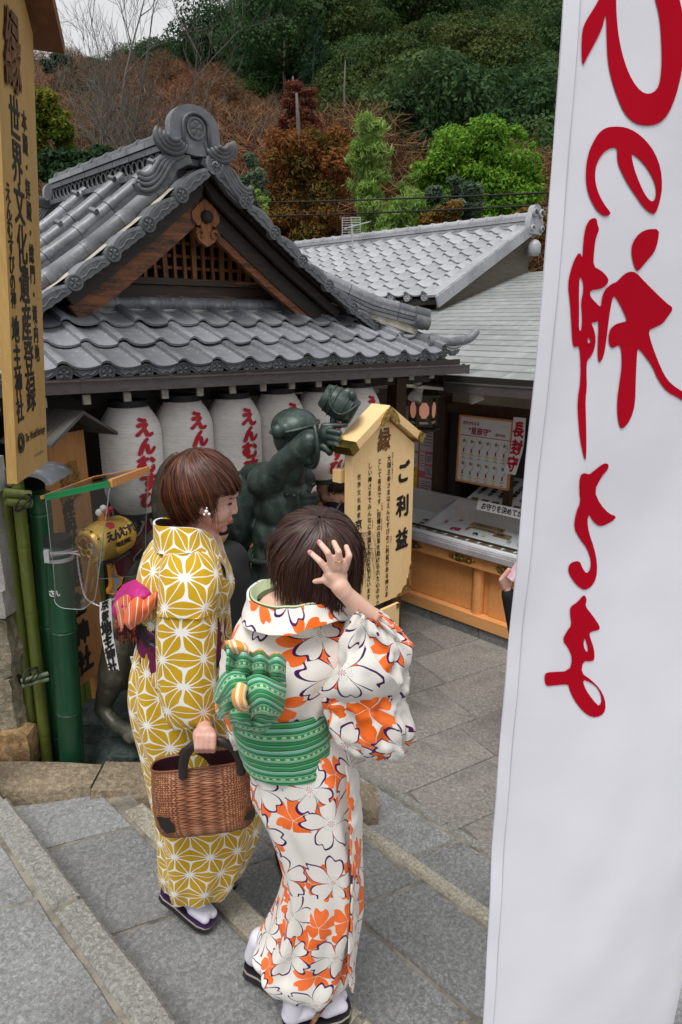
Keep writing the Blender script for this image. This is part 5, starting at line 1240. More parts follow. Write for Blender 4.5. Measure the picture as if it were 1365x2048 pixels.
# bracket rods and chain belong to the hood
hdg = thing('mallet_hood', 'clear plastic weather hood with wooden frame hanging over the golden mallet', 'hood', tuple(at(190, 960, 2.66)))
m = MB(); m.tube([at(98, 1110, 2.80), at(140, 1106, 2.72), at(178, 1113, 2.60)], .005, 6); m.tube([at(98, 1114, 2.80), at(150, 1104, 2.75), at(190, 1095, 2.72)], .005, 6); m.build('bracket_rod', M_METAL, hdg, smooth=True)
M_PLAST = glass('clear plastic sheet', (.84, .87, .87), rough=.12, a=.20); M_PEDGE = mat('plastic edge', (.24, .31, .30), .25, spec=.6)
H = [at(82, 997, 2.42), at(220, 966, 2.42), at(297, 937, 2.95), at(175, 958, 2.95)]
m = MB(); m.bar(at(92, 995, 2.43), at(219, 967, 2.43), .012, .022); m.build('green_rail', mat('green rail', (.01, .22, .07), .35, coat=.3), hdg)
m = MB(); m.bar(at(221, 967, 2.44), at(297, 939, 2.95), .014, .030); m.build('wood_rail', M_HINO, hdg)
m = MB(); m.bar(at(84, 995, 2.45), at(190, 955, 2.95), .010, .012); m.bar(at(190, 955, 2.95), at(296, 936, 2.95), .010, .012); m.build('wood_strip', M_HINO, hdg)
m = MB(); m.add([H[0]+Vector((0, 0, .006)), H[1]+Vector((0, 0, .006)), H[2]+Vector((0, 0, .006)), H[3]+Vector((0, 0, .006))], [(0, 1, 2, 3)]); m.build('top_sheet', M_PLAST, hdg)
def sheet(cols, nm, nu=14, nv=16, wob=.012):
    """cols: list of (top, bottom) points in pixel + distance"""
    T = [at(*c[0]) for c in cols]; Bm = [at(*c[1]) for c in cols]
    fn = lambda i, j: cr(T, i).lerp(cr(Bm, i), j)+Vector((nz(i*3, j*2, 4)*wob*j, nz(i*4, j*2, 9)*wob*2*j, 0))
    m = MB(); m.grid(nu, nv, fn); o = m.build(nm, M_PLAST, hdg, smooth=True)
    m = MB(); m.tube([fn(0, j/nv) for j in range(nv+1)]+[fn(i/nu, 1) for i in range(1, nu+1)]+[fn(1, 1-j/nv) for j in range(1, nv+1)], .0016, 5); m.build('sheet_edge', M_PEDGE, hdg, smooth=True)
sheet([((92, 999, 2.43), (112, 1190, 2.44)), ((130, 990, 2.43), (118, 1212, 2.42)), ((175, 980, 2.43), (165, 1219, 2.42)), ((220, 972, 2.43), (190, 1200, 2.44))], 'front_sheet')
sheet([((221, 972, 2.44), (196, 1158, 2.5)), ((250, 960, 2.62), (240, 1155, 2.65)), ((297, 943, 2.95), (288, 1150, 2.93))], 'side_sheet')
m = MB()
def chain(P, n, nm, parent, mt=M_METAL):
    for i in range(n):
        c = cr(P, (i+.5)/n); t = (cr(P, (i+1)/n)-cr(P, i/n)).normalized(); s_ = t.cross(Vector((0, 1, 0))).normalized(); q = s_ if i % 2 else t.cross(s_)
        L_ = (cr(P, (i+1)/n)-cr(P, i/n)).length*.62; m.tube([c+t*L_*math.cos(a)+q*L_*.5*math.sin(a) for a in [j*math.pi/4 for j in range(8)]], .0016, 4, closed=True)
chain([at(155, 1112, 2.6), at(160, 1150, 2.6), at(172, 1195, 2.6), at(200, 1213, 2.6)], 30, 'chain', hdg); chain([at(215, 1205, 2.6), at(228, 1198, 2.6), at(236, 1190, 2.6)], 8, 'chain', hdg); m.build('chain', M_METAL, hdg)
# hanging strip with the shrine name
st_ = thing('shrine_strip', 'long white strip with the shrine name in black hanging below the golden mallet', 'paper strip', tuple(at(215, 1200, 2.6)))
Ls = [(200, 1205), (200, 1240), (205, 1280), (212, 1315), (218, 1340)]; Rs = [(223, 1196), (224, 1230), (227, 1270), (233, 1305), (239, 1341)]
fstr = lambda i, j: cr([at(*p, 2.58) for p in Ls], j).lerp(cr([at(*p, 2.58) for p in Rs], j), i)+Vector((0, -.006*math.sin(i*3.14), 0))
m = MB(); m.grid(4, 14, fstr); m.build('strip', M_WHITE, st_, smooth=True)
b = MB(); put_text(b, [(c, .5, .93-y, s_, 1.0) for c, y, s_ in (('京', .0, .15), ('都', .15, .13), ('地', .31, .20), ('主', .485, .19), ('神', .665, .19), ('社', .835, .19))], lambda x, y, k=0: fstr(min(max((x-.5)*4.6+.5, .02), .98), min(max(1-y, 0), 1))+Vector((0, -.003-k, 0)), bold=.06, brush=.2); b.build('lettering', M_LETTER, st_)
# red cloth hanging behind
rc = thing('red_cloth_banner', 'dark red cloth with black and white lettering hanging behind the plastic hood', 'banner', tuple(at(260, 1060, 3.85)))
o3 = at(228, 1165, 3.85); f3 = lambda x, y, k=0: o3+Vector((.77*x, .64*x-k, y+.0))+Vector((.0, .02*math.sin(x*18+y*5), 0))
m = MB(); m.grid(10, 10, lambda i, j: f3(.31*i, .54*j)); m.build('cloth', mat('dark red cloth', (.22, .012, .03), .8, n1=(5, (.13, .01, .02), .4, .7)), rc, smooth=True)
b = MB(); put_text(b, [('い', .19, .40, .34), ('く', .24, .12, .26)], lambda x, y, k=0: f3(x, y, .012+k), bold=.10, cuts=1); b.build('lettering_outline', M_PAPER, rc)
b = MB(); put_text(b, [('い', .19, .40, .34), ('く', .24, .12, .26)], lambda x, y, k=0: f3(x, y, .018+k), bold=.05, cuts=1); b.build('lettering', M_INK, rc)

# ================================================================ the white banner close on the right
M_FLAG = mat('white banner cotton', (.80, .80, .87), .85, n1=(1.5, (.76, .76, .83), .35, .7), bump=[(600, .22, .0012), (2, .16, .03)])
M_FRED = mat('red dyed characters', (.46, .002, .016), .95, spec=.1, bump=(420, .1, .001))
FO = at(1040, 1024, 1.12); FA = rad(72); frt = Vector((math.sin(FA), math.cos(FA), 0)); fup = Vector((.012, 0, 1)).normalized(); fnn = frt.cross(fup)
fp = lambda px, py: on_plane(FO, frt, fup, px, py)
def fwave(x, y): return .010*math.sin(x*9+y*2.2+1)*min(1, max(0, (x+.02)*8))+.012*math.sin(y*3.1-x*4)+.004*nz(x*8, y*5, 2)
def ff_(x, y, k=0): return FO+frt*x+fup*y+fnn*(fwave(x, y)+k)
def edge_x(y):
    a, b_ = fp(1108, 0), fp(975, 2048); t = (y-a[1])/(b_[1]-a[1]); return lerp(a[0], b_[0], t)
fl = thing('white_banner', 'tall white cloth banner with big red brush characters hanging close at the right edge', 'banner', tuple(FO))
yt, yb_ = fp(1108, 0)[1]+.25, fp(975, 2048)[1]-.25
fg = lambda i, j, k=0: (lambda y: ff_(edge_x(y)+.58*i, y, k))(lerp(yb_, yt, j))
m = MB(); m.grid(44, 110, lambda i, j: fg(i, j)); o = m.build('cloth', M_FLAG, fl, smooth=True)
m = MB(); m.grid(2, 110, lambda i, j: (lambda y: ff_(edge_x(y)+.026*i, y, .0022+.001*math.sin(j*60)))(lerp(yb_, yt, j))); m.build('folded_hem', M_FLAG, fl, smooth=True)
m = MB(); m.tube([ff_(edge_x(y)+.0265, y, .0026) for y in [lerp(yb_, yt, i/80) for i in range(81)]], .0007, 4); m.build('hem_seam', mat('seam thread', (.55, .55, .62), .9), fl)
from mathutils.geometry import tessellate_polygon
A7 = lambda p: (960+p[0]/2.56, p[1]/2.56); A8 = lambda p: (960+p[0]/1.642, 800+p[1]/1.642)
GL = [
 (A7, [(565,-60),(565,0),(530,60),(490,120),(470,170),(466,270),(472,358),(500,300),(540,230),(575,160),(590,100),(597,80),(600,200),(606,320),(625,410),(655,500),(690,580),(730,625),(780,650),(850,652),(900,635),(940,590),(975,500),(1000,390),(1012,290),(1015,190),(1005,80),(985,0),(970,-60),(850,-60),(860,0),(885,90),(895,200),(900,320),(893,420),(875,470),(835,492),(790,480),(740,420),(700,330),(670,220),(655,110),(650,0),(648,-60)], []),
 (A7, [(625,1100),(615,1112),(590,1118),(550,1090),(515,1030),(495,970),(490,890),(500,810),(525,745),(560,690),(600,665),(650,660),(700,663),(760,685),(820,730),(870,790),(905,870),(917,960),(905,1040),(880,1105),(850,1098),(810,1070),(770,1020),(725,965),(690,910),(660,850),(655,800),(657,770),(630,767),(590,785),(555,830),(538,880),(540,950),(560,1010),(590,1060)], [[(735,800),(750,870),(785,950),(820,1010),(850,1038),(870,1038),(882,1010),(880,960),(850,900),(810,850),(770,815),(745,800)]]),
 (A7, [(905,1180),(900,1240),(880,1300),(840,1340),(800,1385),(785,1397),(765,1370),(745,1300),(750,1250),(790,1200),(840,1180)], []),
 (A7, [(520,1128),(548,1125),(555,1160),(565,1185),(548,1220),(540,1290),(538,1370),(580,1390),(615,1420),(627,1445),(610,1470),(580,1485),(528,1490),(525,1520),(560,1555),(588,1580),(592,1530),(605,1490),(640,1460),(670,1450),(710,1410),(740,1397),(775,1400),(830,1450),(900,1510),(960,1560),(1002,1588),(970,1630),(945,1665),(900,1685),(862,1700),(880,1760),(920,1850),(960,1930),(1000,1980),(1080,2030),(1080,2075),(1037,2048),(980,2020),(930,1960),(890,1880),(850,1835),(820,1800),(803,1792),(800,1850),(798,1950),(798,2080),(772,2157),(733,2201),(709,2196),(694,2126),(692,2048),(705,1960),(716,1870),(710,1790),(695,1770),(660,1790),(638,1765),(637,1700),(670,1665),(715,1655),(740,1648),(715,1600),(680,1540),(655,1518),(645,1560),(635,1640),(625,1750),(612,1830),(590,1862),(580,1845),(577,1780),(580,1640),(560,1655),(535,1655),(555,1690),(567,1740),(560,1790),(540,1830),(520,1846),(518,1900),(522,1980),(515,2048),(520,2150),(527,2350),(515,2352),(490,2250),(479,2141),(474,2048),(488,1950),(485,1830),(475,1770),(455,1780),(440,1765),(430,1650),(420,1550),(407,1460),(420,1390),(440,1330),(465,1295),(480,1330),(482,1250),(490,1180),(505,1145)], [[(467,1415),(485,1440),(490,1490),(478,1550),(485,1600),(488,1650),(485,1695),(472,1695),(470,1600),(466,1500)],[(522,1725),(538,1745),(532,1760),(522,1758)]]),
 (A8, [(400,210),(418,212),(420,228),(395,255),(372,300),(395,345),(430,380),(455,388),(450,400),(420,415),(398,420),(375,405),(357,375),(352,400),(360,440),(380,490),(392,540),(390,590),(370,620),(345,628),(320,610),(298,580),(290,555),(300,535),(330,530),(340,555),(355,575),(368,560),(370,530),(355,490),(330,460),(305,420),(310,370),(325,335),(318,300),(317,250),(330,238),(352,245),(365,235)], []),
 (A8, [(350,645),(356,660),(350,680),(375,710),(400,745),(402,760),(370,765),(365,775),(382,820),(384,855),(375,862),(345,860),(340,900),(370,920),(400,950),(418,985),(420,1020),(405,1040),(375,1045),(345,1025),(315,985),(300,950),(298,935),(245,940),(225,942),(220,920),(222,900),(240,895),(300,893),(310,850),(295,815),(275,790),(290,760),(305,740),(298,700),(300,680),(325,665),(342,645)], [[(343,920),(355,955),(380,990),(400,1010),(408,985),(395,950),(370,930)],[(350,780),(345,810),(358,835),(362,820)]])]
for A, outer, holes in GL:
    def smoothp(P, it=1):
        for _ in range(it):
            Q = []
            for i, p in enumerate(P): q = P[(i+1) % len(P)]; Q += [(.75*p[0]+.25*q[0], .75*p[1]+.25*q[1]), (.25*p[0]+.75*q[0], .25*p[1]+.75*q[1])]
            P = Q
        return P
    loops = [[fp(*A(p)) for p in smoothp(L_)] for L_ in [outer]+holes]
    tri = tessellate_polygon([[Vector((x, y, 0)) for x, y in L_] for L_ in loops]); flat = [p for L_ in loops for p in L_]
    bm = bmesh.new(); vs = [bm.verts.new((x, y, 0)) for x, y in flat]
    for t in tri:
        try: bm.faces.new([vs[i] for i in t])
        except ValueError: pass
    for _ in range(4):
        es = [e for e in bm.edges if e.calc_length() > .02]
        if not es: break
        bmesh.ops.subdivide_edges(bm, edges=es, cuts=1); bmesh.ops.triangulate(bm, faces=bm.faces)
    bm.normal_update(); b = MB(); b.add([ff_(v.co.x, v.co.y, .0016) for v in bm.verts], [tuple(v.index for v in f.verts) if f.normal.z > 0 else tuple(v.index for v in f.verts)[::-1] for f in (bm.verts.index_update() or bm.faces)]); bm.free()
    b.build('red_character', M_FRED, fl, smooth=True)
tp = ff_(edge_x(yt)+.60, yt+.05); bt = Vector((tp.x, tp.y, -.0)); m = MB(); m.tube([bt, tp], .014, 10); m.tube([tp, ff_(edge_x(yt)-.02, yt+.005)], .009, 8); m.build('pole', M_PAPER, fl, smooth=True)
# ================================================================ bronze statues
def bronze(name, c1, c2, c3, rough=.42):
    m, g, p = bare(name); v = g.coord('Object')
    f = g.ramp(g.noise(g.mapping(v, (1, 1, .35)), 4.5, 6, .65, .4), [(.38, 0.0), (.68, 1.0)]); f2 = g.ramp(g.noise(v, 18, 5, .7), [(.5, 0.0), (.75, 1.0)])
    col = g.mix(g.m('MULTIPLY', f2, .6), g.mix(f, c1, c2), c3); g.put(p.inputs['Base Color'], col); p.inputs['Metallic'].default_value = .35
    g.put(p.inputs['Roughness'], g.m('MULTIPLY_ADD', g.noise(v, 9), .35, rough-.15)); g.put(p.inputs['Normal'], g.bump(g.noise(v, 35, 5, .7), .35, .006)); return m
M_BRON = bronze('green patina bronze', (.055, .080, .072), (.026, .040, .037), (.13, .19, .16), .38)
M_BRON2 = bronze('brown green bronze', (.085, .085, .062), (.035, .042, .034), (.24, .22, .15), .40)
def A(px, py, Y=4.6): return at(px, py, Y)
SK_ = .85
def AS(px, py, Y=4.6): return at(px, py, Y*SK_)
def SP(P): return [tuple([q[0]]+[(x*SK_ if isinstance(x, (int, float)) else tuple(y*SK_ for y in x) if isinstance(x, tuple) else x) for x in q[1:]]) for q in P]
ds = thing('deity_statue', 'green bronze statue of a capped figure raising a mallet beside the lanterns', 'statue', tuple(AS(555, 1300)-Vector((0, 0, .3))))
Pt = [('e', AS(586, 872), (.140, .155, .165)), ('e', AS(590, 853), (.168, .185, .128)), ('e', AS(556, 864, 4.42), (.048, .04, .055)), ('e', AS(610, 885, 4.7), (.09, .1, .09)),
      ('c', AS(590, 905), .11, AS(580, 945), .12), ('c', AS(530, 965, 4.5), .125, AS(600, 960, 4.75), .12), ('e', AS(558, 1005), (.185, .20, .23)), ('e', AS(556, 1070), (.185, .19, .22)), ('c', AS(554, 1090), .172, AS(550, 1180), .185), ('c', AS(548, 1180), .20, AS(542, 1340), .24),
      ('e', AS(482, 1018, 4.8), (.16, .2, .31)), ('c', AS(500, 945, 4.75), .07, AS(545, 935, 4.65), .05),
      ('c', AS(540, 962, 4.45), .10, AS(565, 928, 4.36), .078), ('c', AS(565, 926, 4.36), .078, AS(620, 886, 4.30), .092), ('c', AS(600, 905, 4.30), .07, AS(621, 922, 4.30), .038),
      ('c', AS(632, 882, 4.28), .045, AS(652, 872, 4.27), .062), ('c', AS(640, 1020, 4.62), .035, AS(612, 1010, 4.55), .05), ('c', AS(600, 990, 4.6), .09, AS(618, 1060, 4.6), .06)]
for i in range(4): Pt.append(('c', AS(606, 992+13*i, 4.5), .022, AS(634, 990+13*i, 4.5), .02))
fuse(SP(Pt), .010, 'body', M_BRON, ds, 10, disp=lambda c, n: c+n*(.0035*math.sin(c.x*60+c.z*16+math.sin(c.z*9)*2)*(1 if c.z < AS(560, 935).z else 0)+.002*nz(c.x*14, c.y*14, c.z*14)))
m = MB(); m.tube([AS(590, 846, 4.6)+Vector((.143*math.cos(a), .158*math.sin(a), -.022+.030*math.cos(a))) for a in [i*math.pi/16 for i in range(32)]], .009, 6, closed=True); m.build('cap_brim', M_BRON, ds, smooth=True)
m = MB(); m.tube([AS(554, 1108)+Vector((.168*math.cos(a), .175*math.sin(a), .008*math.sin(a*3))) for a in [i*math.pi/16 for i in range(32)]], .018, 8, closed=True); m.build('belt', M_BRON, ds, smooth=True)
# sleeve opening rim, hand, mallet
P = [AS(630, 848, 4.24), AS(634, 880, 4.19), AS(636, 915, 4.21), AS(628, 934, 4.27), AS(612, 930, 4.33)]; m = MB(); m.tube(path(P, 12), .014, 6); m.build('sleeve_hem', M_BRON, ds, smooth=True)
Hp = [('e', AS(655, 868, 4.25), (.062, .05, .065)), ('c', AS(648, 852, 4.24), .022, AS(692, 850, 4.22), .017), ('c', AS(660, 905, 4.25), .024, AS(668, 835, 4.27), .024), ('c', AS(645, 892, 4.25), .03, AS(660, 903, 4.22), .02)]
for i in range(3): Hp += [('c', AS(660, 862+12*i, 4.20), .021, AS(680-3*i, 866+12*i, 4.17), .019), ('c', AS(680-3*i, 866+12*i, 4.17), .019, AS(678-3*i, 872+12*i, 4.25), .017)]
fuse(SP(Hp), .006, 'hand', M_BRON, ds, 3)
ma = (AS(712, 828, 4.28)-AS(648, 790, 4.30)); mc = AS(679, 808, 4.28); L_ = ma.length/2; ma.normalize()
m = MB(); prof = [(r_*SK_, z_) for r_, z_ in [(.001, -L_), (.068, -L_), (.075, -L_+.004), (.094, -L_*.45), (.100, 0), (.096, L_*.45), (.078, L_-.004), (.07, L_), (.001, L_)]]; m.lathe(mc, prof, 30, axis=ma); m.build('mallet_barrel', M_BRON, ds, smooth=50)
sd0 = ma.cross(Vector((0, 1, 0))).normalized(); sd1 = sd0.cross(ma)
for z, r_ in ((-L_*.62, .091), (-L_*.30, .099), (L_*.30, .099), (L_*.62, .091), (L_*.9, .081)): m = MB(); m.tube([mc+ma*z+(sd0*math.cos(a)+sd1*math.sin(a))*r_*SK_ for a in [i*math.pi/12 for i in range(24)]], .0045, 5, closed=True); m.build('mallet_hoop', M_BRON, ds, smooth=True)
fuse(SP([('e', AS(697, 787, 4.26), (.05, .03, .035)), ('e', AS(705, 792, 4.22), (.03, .025, .035))]), .006, 'mallet_knob', M_BRON, ds, 2)
P = [mc+ma*z+(sd1*math.cos(a)+sd0*math.sin(a))*-.086 for z, a in ((-.09, -.9), (-.04, .2), (.02, .5), (.06, .1), (.09, -.7))]; m = MB(); m.tube(path(P, 16), .006, 5); m.build('mallet_ribbon', M_BRON, ds, smooth=True)
for i in range(7):
    a = -1.3+i*.43; m = MB(); m.lathe(AS(593, 968+3, 4.6)+Vector((.12*math.sin(a)*.9, -.17*math.cos(a)-.0, .03-.05*math.cos(a))), [(.001, -.014), (.013, -.007), (.016, 0), (.013, .007), (.001, .014)], 8); m.build('neck_bead', M_BRON, ds, smooth=True)
b0 = AS(545, 1300); rock((b0.x, b0.y, .32), (.8, .7, .75), 12, M_BASALT, ds, name='rock_base', rough=.2, sq=.5)
m = MB(); m.lathe((b0.x, b0.y, .62), [(.22, 0), (.20, b0.z-.65), (.17, b0.z-.5)], 24); m.build('robe_hem', M_BRON, ds, smooth=True)

rb = thing('rabbit_statue', 'brown bronze rabbit statue standing on a dark rock beside the green bamboo post', 'statue', tuple(at(245, 1500, 3.15)))
B3 = lambda px, py, Y=3.15: at(px, py, Y)
Pt = [('c', B3(262, 1240), .12, B3(275, 1330), .135), ('c', B3(300, 1150), .10, B3(262, 1240), .12), ('c', B3(240, 1290, 3.05), .085, B3(228, 1350, 3.02), .080), ('c', B3(228, 1350, 3.02), .075, B3(205, 1415, 3.02), .042), ('c', B3(205, 1418, 3.02), .042, B3(232, 1450, 2.96), .036), ('c', B3(232, 1450, 2.96), .038, B3(268, 1468, 2.90), .036),
      ('c', B3(268, 1462, 2.90), .020, B3(283, 1474, 2.87), .016), ('c', B3(262, 1472, 2.88), .020, B3(276, 1482, 2.85), .016), ('c', B3(252, 1474, 2.88), .018, B3(262, 1484, 2.86), .015), ('c', B3(290, 1390, 3.1), .06, B3(300, 1440, 3.0), .045), ('e', B3(322, 1095, 3.15), (.09, .10, .10)), ('c', B3(236, 1200, 3.1), .05, B3(228, 1260, 3.0), .035)]
fuse(Pt, .009, 'body', M_BRON2, rb, 5)
m = MB(); P = path([B3(335, 1075, 3.15), B3(326, 1010, 3.15), B3(335, 950, 3.15), B3(356, 905, 3.15)], 12); m.tube(P, [.035, .045, .052, .056, .058, .058, .056, .052, .046, .036, .024, .008], 10, flat=.45, up=(0, 1, 0)); m.build('ear', M_BRON2, rb, smooth=True)
c = B3(255, 1500, 3.1); rock((c.x, c.y+.1, c.z-.10), (.72, .55, .36), 21, M_BASALT, rb, name='rock_base', rough=.22, sq=.5); c = B3(215, 1480, 3.1); rock((c.x+.03, c.y+.15, c.z-.02), (.45, .35, .26), 25, M_BASALT, rb, name='rock_base', rough=.25, sq=.4)

# ================================================================ cloth patterns
def asanoha(name, a=.098, base=(.57, .345, .006), white=(.80, .80, .76)):
    m, g, p = bare(name); uv = g.new('ShaderNodeUVMap').outputs[0]
    w = g.noise(g.mapping(uv, (6, 6, 6)), 1.2, 2, .5, 0, 1); s = g.sep(uv); ws = g.sep(w)
    x = g.m('ADD', s[0], g.m('MULTIPLY_ADD', ws[0], .020, -.010)); y = g.m('ADD', s[1], g.m('MULTIPLY_ADD', ws[1], .020, -.010))
    res = None; H = a*math.sqrt(3)/2
    def tri(v, per):          # distance to the nearest multiple of per
        return g.m('ABSOLUTE', g.m('SUBTRACT', v, g.m('MULTIPLY', g.m('ROUND', g.m('DIVIDE', v, per)), per)))
    def line(d, w0):          # 1 inside a line of half width w0
        return g.m('LESS_THAN', d, w0)
    # lattice vertices: a*(i + j/2, j*sqrt3/2); edge lines run at 0, 60, 120 degrees with spacing H
    for k in range(3):
        t = rad(60*k); d = tri(g.m('ADD', g.m('MULTIPLY', x, -math.sin(t)), g.m('MULTIPLY', y, math.cos(t))), H)
        along = g.m('ADD', g.m('MULTIPLY', x, math.cos(t)), g.m('MULTIPLY', y, math.sin(t)))
        row = g.m('ROUND', g.m('DIVIDE', g.m('ADD', g.m('MULTIPLY', x, -math.sin(t)), g.m('MULTIPLY', y, math.cos(t))), H))
        dv = tri(g.m('ADD', along, g.m('MULTIPLY', row, a/2)), a)      # distance along the edge to the nearest star centre
        q = line(d, g.m('MULTIPLY_ADD', g.m('POWER', g.m('SUBTRACT', 1.0, g.m('DIVIDE', dv, a/2), clamp=True), 4.0), .0030, .00135)); res = q if res is None else g.m('MAXIMUM', res, q)
        # centroid rays at 30, 90, 150 degrees: lines spaced a/2, present for a third of the period 2H around each vertex
        t = rad(30+60*k); off = g.m('ADD', g.m('MULTIPLY', x, -math.sin(t)), g.m('MULTIPLY', y, math.cos(t))); d = tri(off, a/2)
        al = g.m('ADD', g.m('MULTIPLY', x, math.cos(t)), g.m('MULTIPLY', y, math.sin(t))); row = g.m('ROUND', g.m('DIVIDE', off, a/2))
        dv = tri(g.m('ADD', al, g.m('MULTIPLY', row, H)), 2*H)
        wd = g.m('ADD', g.m('MULTIPLY', g.m('POWER', g.m('DIVIDE', dv, a/math.sqrt(3), clamp=True), 5.0), .0045), .0016)
        wd = g.m('ADD', wd, g.m('MULTIPLY', g.m('POWER', g.m('SUBTRACT', 1.0, g.m('DIVIDE', dv, a/math.sqrt(3)), clamp=True), 5.0), .0025))
        q = g.m('MULTIPLY', line(d, wd), g.m('LESS_THAN', dv, a/math.sqrt(3)*1.02)); res = g.m('MAXIMUM', res, q)
    f2 = g.ramp(g.noise(uv, 9, 3), [(.3, 0.0), (.8, 1.0)]); col = g.mix(res, g.mix(f2, base, tuple(c*.84 for c in base)), white)
    g.put(p.inputs['Base Color'], col); p.inputs['Roughness'].default_value = .8; p.inputs['Specular IOR Level'].default_value = .25; p.inputs['Sheen Weight'].default_value = .15
    g.put(p.inputs['Normal'], g.bump(g.noise(uv, 900, 2), .12, .0008)); return m
def floral(name, base=(.80, .77, .72)):
    m, g, p = bare(name); uv = g.new('ShaderNodeUVMap').outputs[0]; col = c4(base)
    def layer(col, sc_, off, rnd, fill, line_, Rk, seed, prob, ring):
        v = g.mapping(uv, (sc_, sc_, 1), loc=off); wv = g.noise(v, 1.3, 2, .5, 0, 1)
        vm = g.new('ShaderNodeVectorMath', operation='MULTIPLY_ADD'); g.put(vm.inputs[0], wv); vm.inputs[1].default_value = (.22, .22, 0); g.put(vm.inputs[2], v); v2 = vm.outputs[0]
        vo = g.new('ShaderNodeTexVoronoi', voronoi_dimensions='2D', feature='F1'); g.put(vo.inputs['Vector'], v2); vo.inputs['Scale'].default_value = 1; vo.inputs['Randomness'].default_value = rnd
        sb = g.new('ShaderNodeVectorMath', operation='SUBTRACT'); g.put(sb.inputs[0], v2); g.put(sb.inputs[1], vo.outputs['Position']); q = g.sep(sb.outputs[0]); cc = g.sep(vo.outputs['Color'])
        r = g.m('SQRT', g.m('ADD', g.m('POWER', q[0], 2.0), g.m('POWER', q[1], 2.0))); th = g.m('ADD', g.m('ARCTAN2', q[1], q[0]), g.m('MULTIPLY', cc[0], 6.28))
        pet = g.m('ABSOLUTE', g.m('COSINE', g.m('MULTIPLY', th, 2.5)))      # 1 at a petal's middle
        sec = g.m('POWER', pet, .42); notch = g.m('MULTIPLY', g.m('POWER', pet, 22.0), .18)
        Rr = g.m('MULTIPLY', g.m('SUBTRACT', sec, notch), g.m('MULTIPLY_ADD', cc[1], .10, Rk)); keep = g.m('LESS_THAN', cc[2], prob)
        Rr = g.m('MULTIPLY', Rr, g.m('MULTIPLY_ADD', g.m('SINE', g.m('MULTIPLY_ADD', th, 1.0, g.m('MULTIPLY', cc[1], 9))), .10, 1.0))
        inside = g.m('MULTIPLY', g.m('LESS_THAN', r, Rr), keep)
        if fill: 
            vein = g.m('LESS_THAN', g.m('MULTIPLY', g.m('SQRT', g.m('SUBTRACT', 1.0, g.m('POWER', pet, 2.0), clamp=True)), r), .0); 
            gap = g.m('LESS_THAN', g.m('MULTIPLY', pet, r), .012); f2 = g.ramp(g.noise(v, 1.1, 2), [(.35, 0.0), (.6, 1.0)])
            c_ = g.mix(f2, fill, tuple(min(1, x*1.25+.03) for x in fill)); col = g.mix(g.m('MULTIPLY', inside, g.m('SUBTRACT', 1.0, gap)), col, c_)
        else:
            col = g.mix(inside, col, base)
            wd = g.m('MULTIPLY', g.m('MULTIPLY_ADD', g.noise(v, 3, 2), .022, .008), g.m('MULTIPLY_ADD', g.m('SUBTRACT', 1.0, pet), 1.3, 1.0)); out = g.m('LESS_THAN', g.m('ABSOLUTE', g.m('SUBTRACT', r, Rr)), wd); 
            col = g.mix(g.m('MULTIPLY', out, keep), col, line_)
            # stamens
            ray_ = g.m('MULTIPLY', g.m('GREATER_THAN', g.m('ABSOLUTE', g.m('COSINE', g.m('MULTIPLY', th, 4.5))), .90), g.m('LESS_THAN', r, .065)); col = g.mix(g.m('MULTIPLY', ray_, keep), col, (.35, .03, .04))
            dots = g.m('MULTIPLY', g.m('MULTIPLY', g.m('GREATER_THAN', r, .09), g.m('LESS_THAN', r, .17)), g.m('LESS_THAN', g.voro(v, 38, dims='2D'), .16)); col = g.mix(g.m('MULTIPLY', dots, keep), col, (.05, .22, .13))
        return col
    col = layer(col, 8.3, (.31, .17, 0), .55, (.78, .13, .006), None, .52, 1, .78, 0)
    col = layer(col, 6.5, (.72, .45, 0), .45, None, (.055, .006, .095), .52, 2, .80, 0)
    g.put(p.inputs['Base Color'], col); p.inputs['Roughness'].default_value = .8; p.inputs['Specular IOR Level'].default_value = .25; p.inputs['Sheen Weight'].default_value = .1
    g.put(p.inputs['Normal'], g.bump(g.noise(uv, 900, 2), .12, .0008)); return m
def stripes(name, stops, per, axis=1, dots=None, wob=0):
    m, g, p = bare(name); uv = g.new('ShaderNodeUVMap').outputs[0]; s = g.sep(uv); v = s[axis]
    f = g.m('FRACT', g.m('DIVIDE', v, per)); n = g.new('ShaderNodeValToRGB'); g.put(n.inputs[0], f); n.color_ramp.interpolation = 'CONSTANT'
    cr_ = n.color_ramp
    while len(cr_.elements) < len(stops): cr_.elements.new(.5)
    for e, (q, c) in zip(cr_.elements, stops): e.position = q; e.color = c4(c)
    col = n.outputs[0]
    if dots:
        d1 = g.m('MULTIPLY', g.m('GREATER_THAN', f, dots[0]), g.m('LESS_THAN', f, dots[1])); d2 = g.m('GREATER_THAN', g.m('SINE', g.m('MULTIPLY', s[1-axis], dots[2])), .1)
        col = g.mix(g.m('MULTIPLY', d1, d2), col, dots[3])
    g.put(p.inputs['Base Color'], col); p.inputs['Roughness'].default_value = .6; p.inputs['Specular IOR Level'].default_value = .35; p.inputs['Sheen Weight'].default_value = .2
    g.put(p.inputs['Normal'], g.bump(g.m('SINE', g.m('MULTIPLY', v, 2600.0)), .25, .0006)); return m
M_ASA = asanoha('mustard hemp leaf cotton'); M_FLOR = floral('white floral cotton')
GD, GM, GL_, GW = (.008, .10, .035), (.02, .26, .08), (.16, .46, .26), (.50, .66, .42)
M_OBIG = stripes('green striped sash', [(0, GM), (.10, GD), (.14, GL_), (.22, GW), (.25, GM), (.38, GL_), (.45, GD), (.50, GM), (.58, (.20, .50, .42)), (.68, GW), (.71, GD), (.76, GM), (.90, GL_), (.95, GD)], .062, 1, (.27, .36, 330, GW))
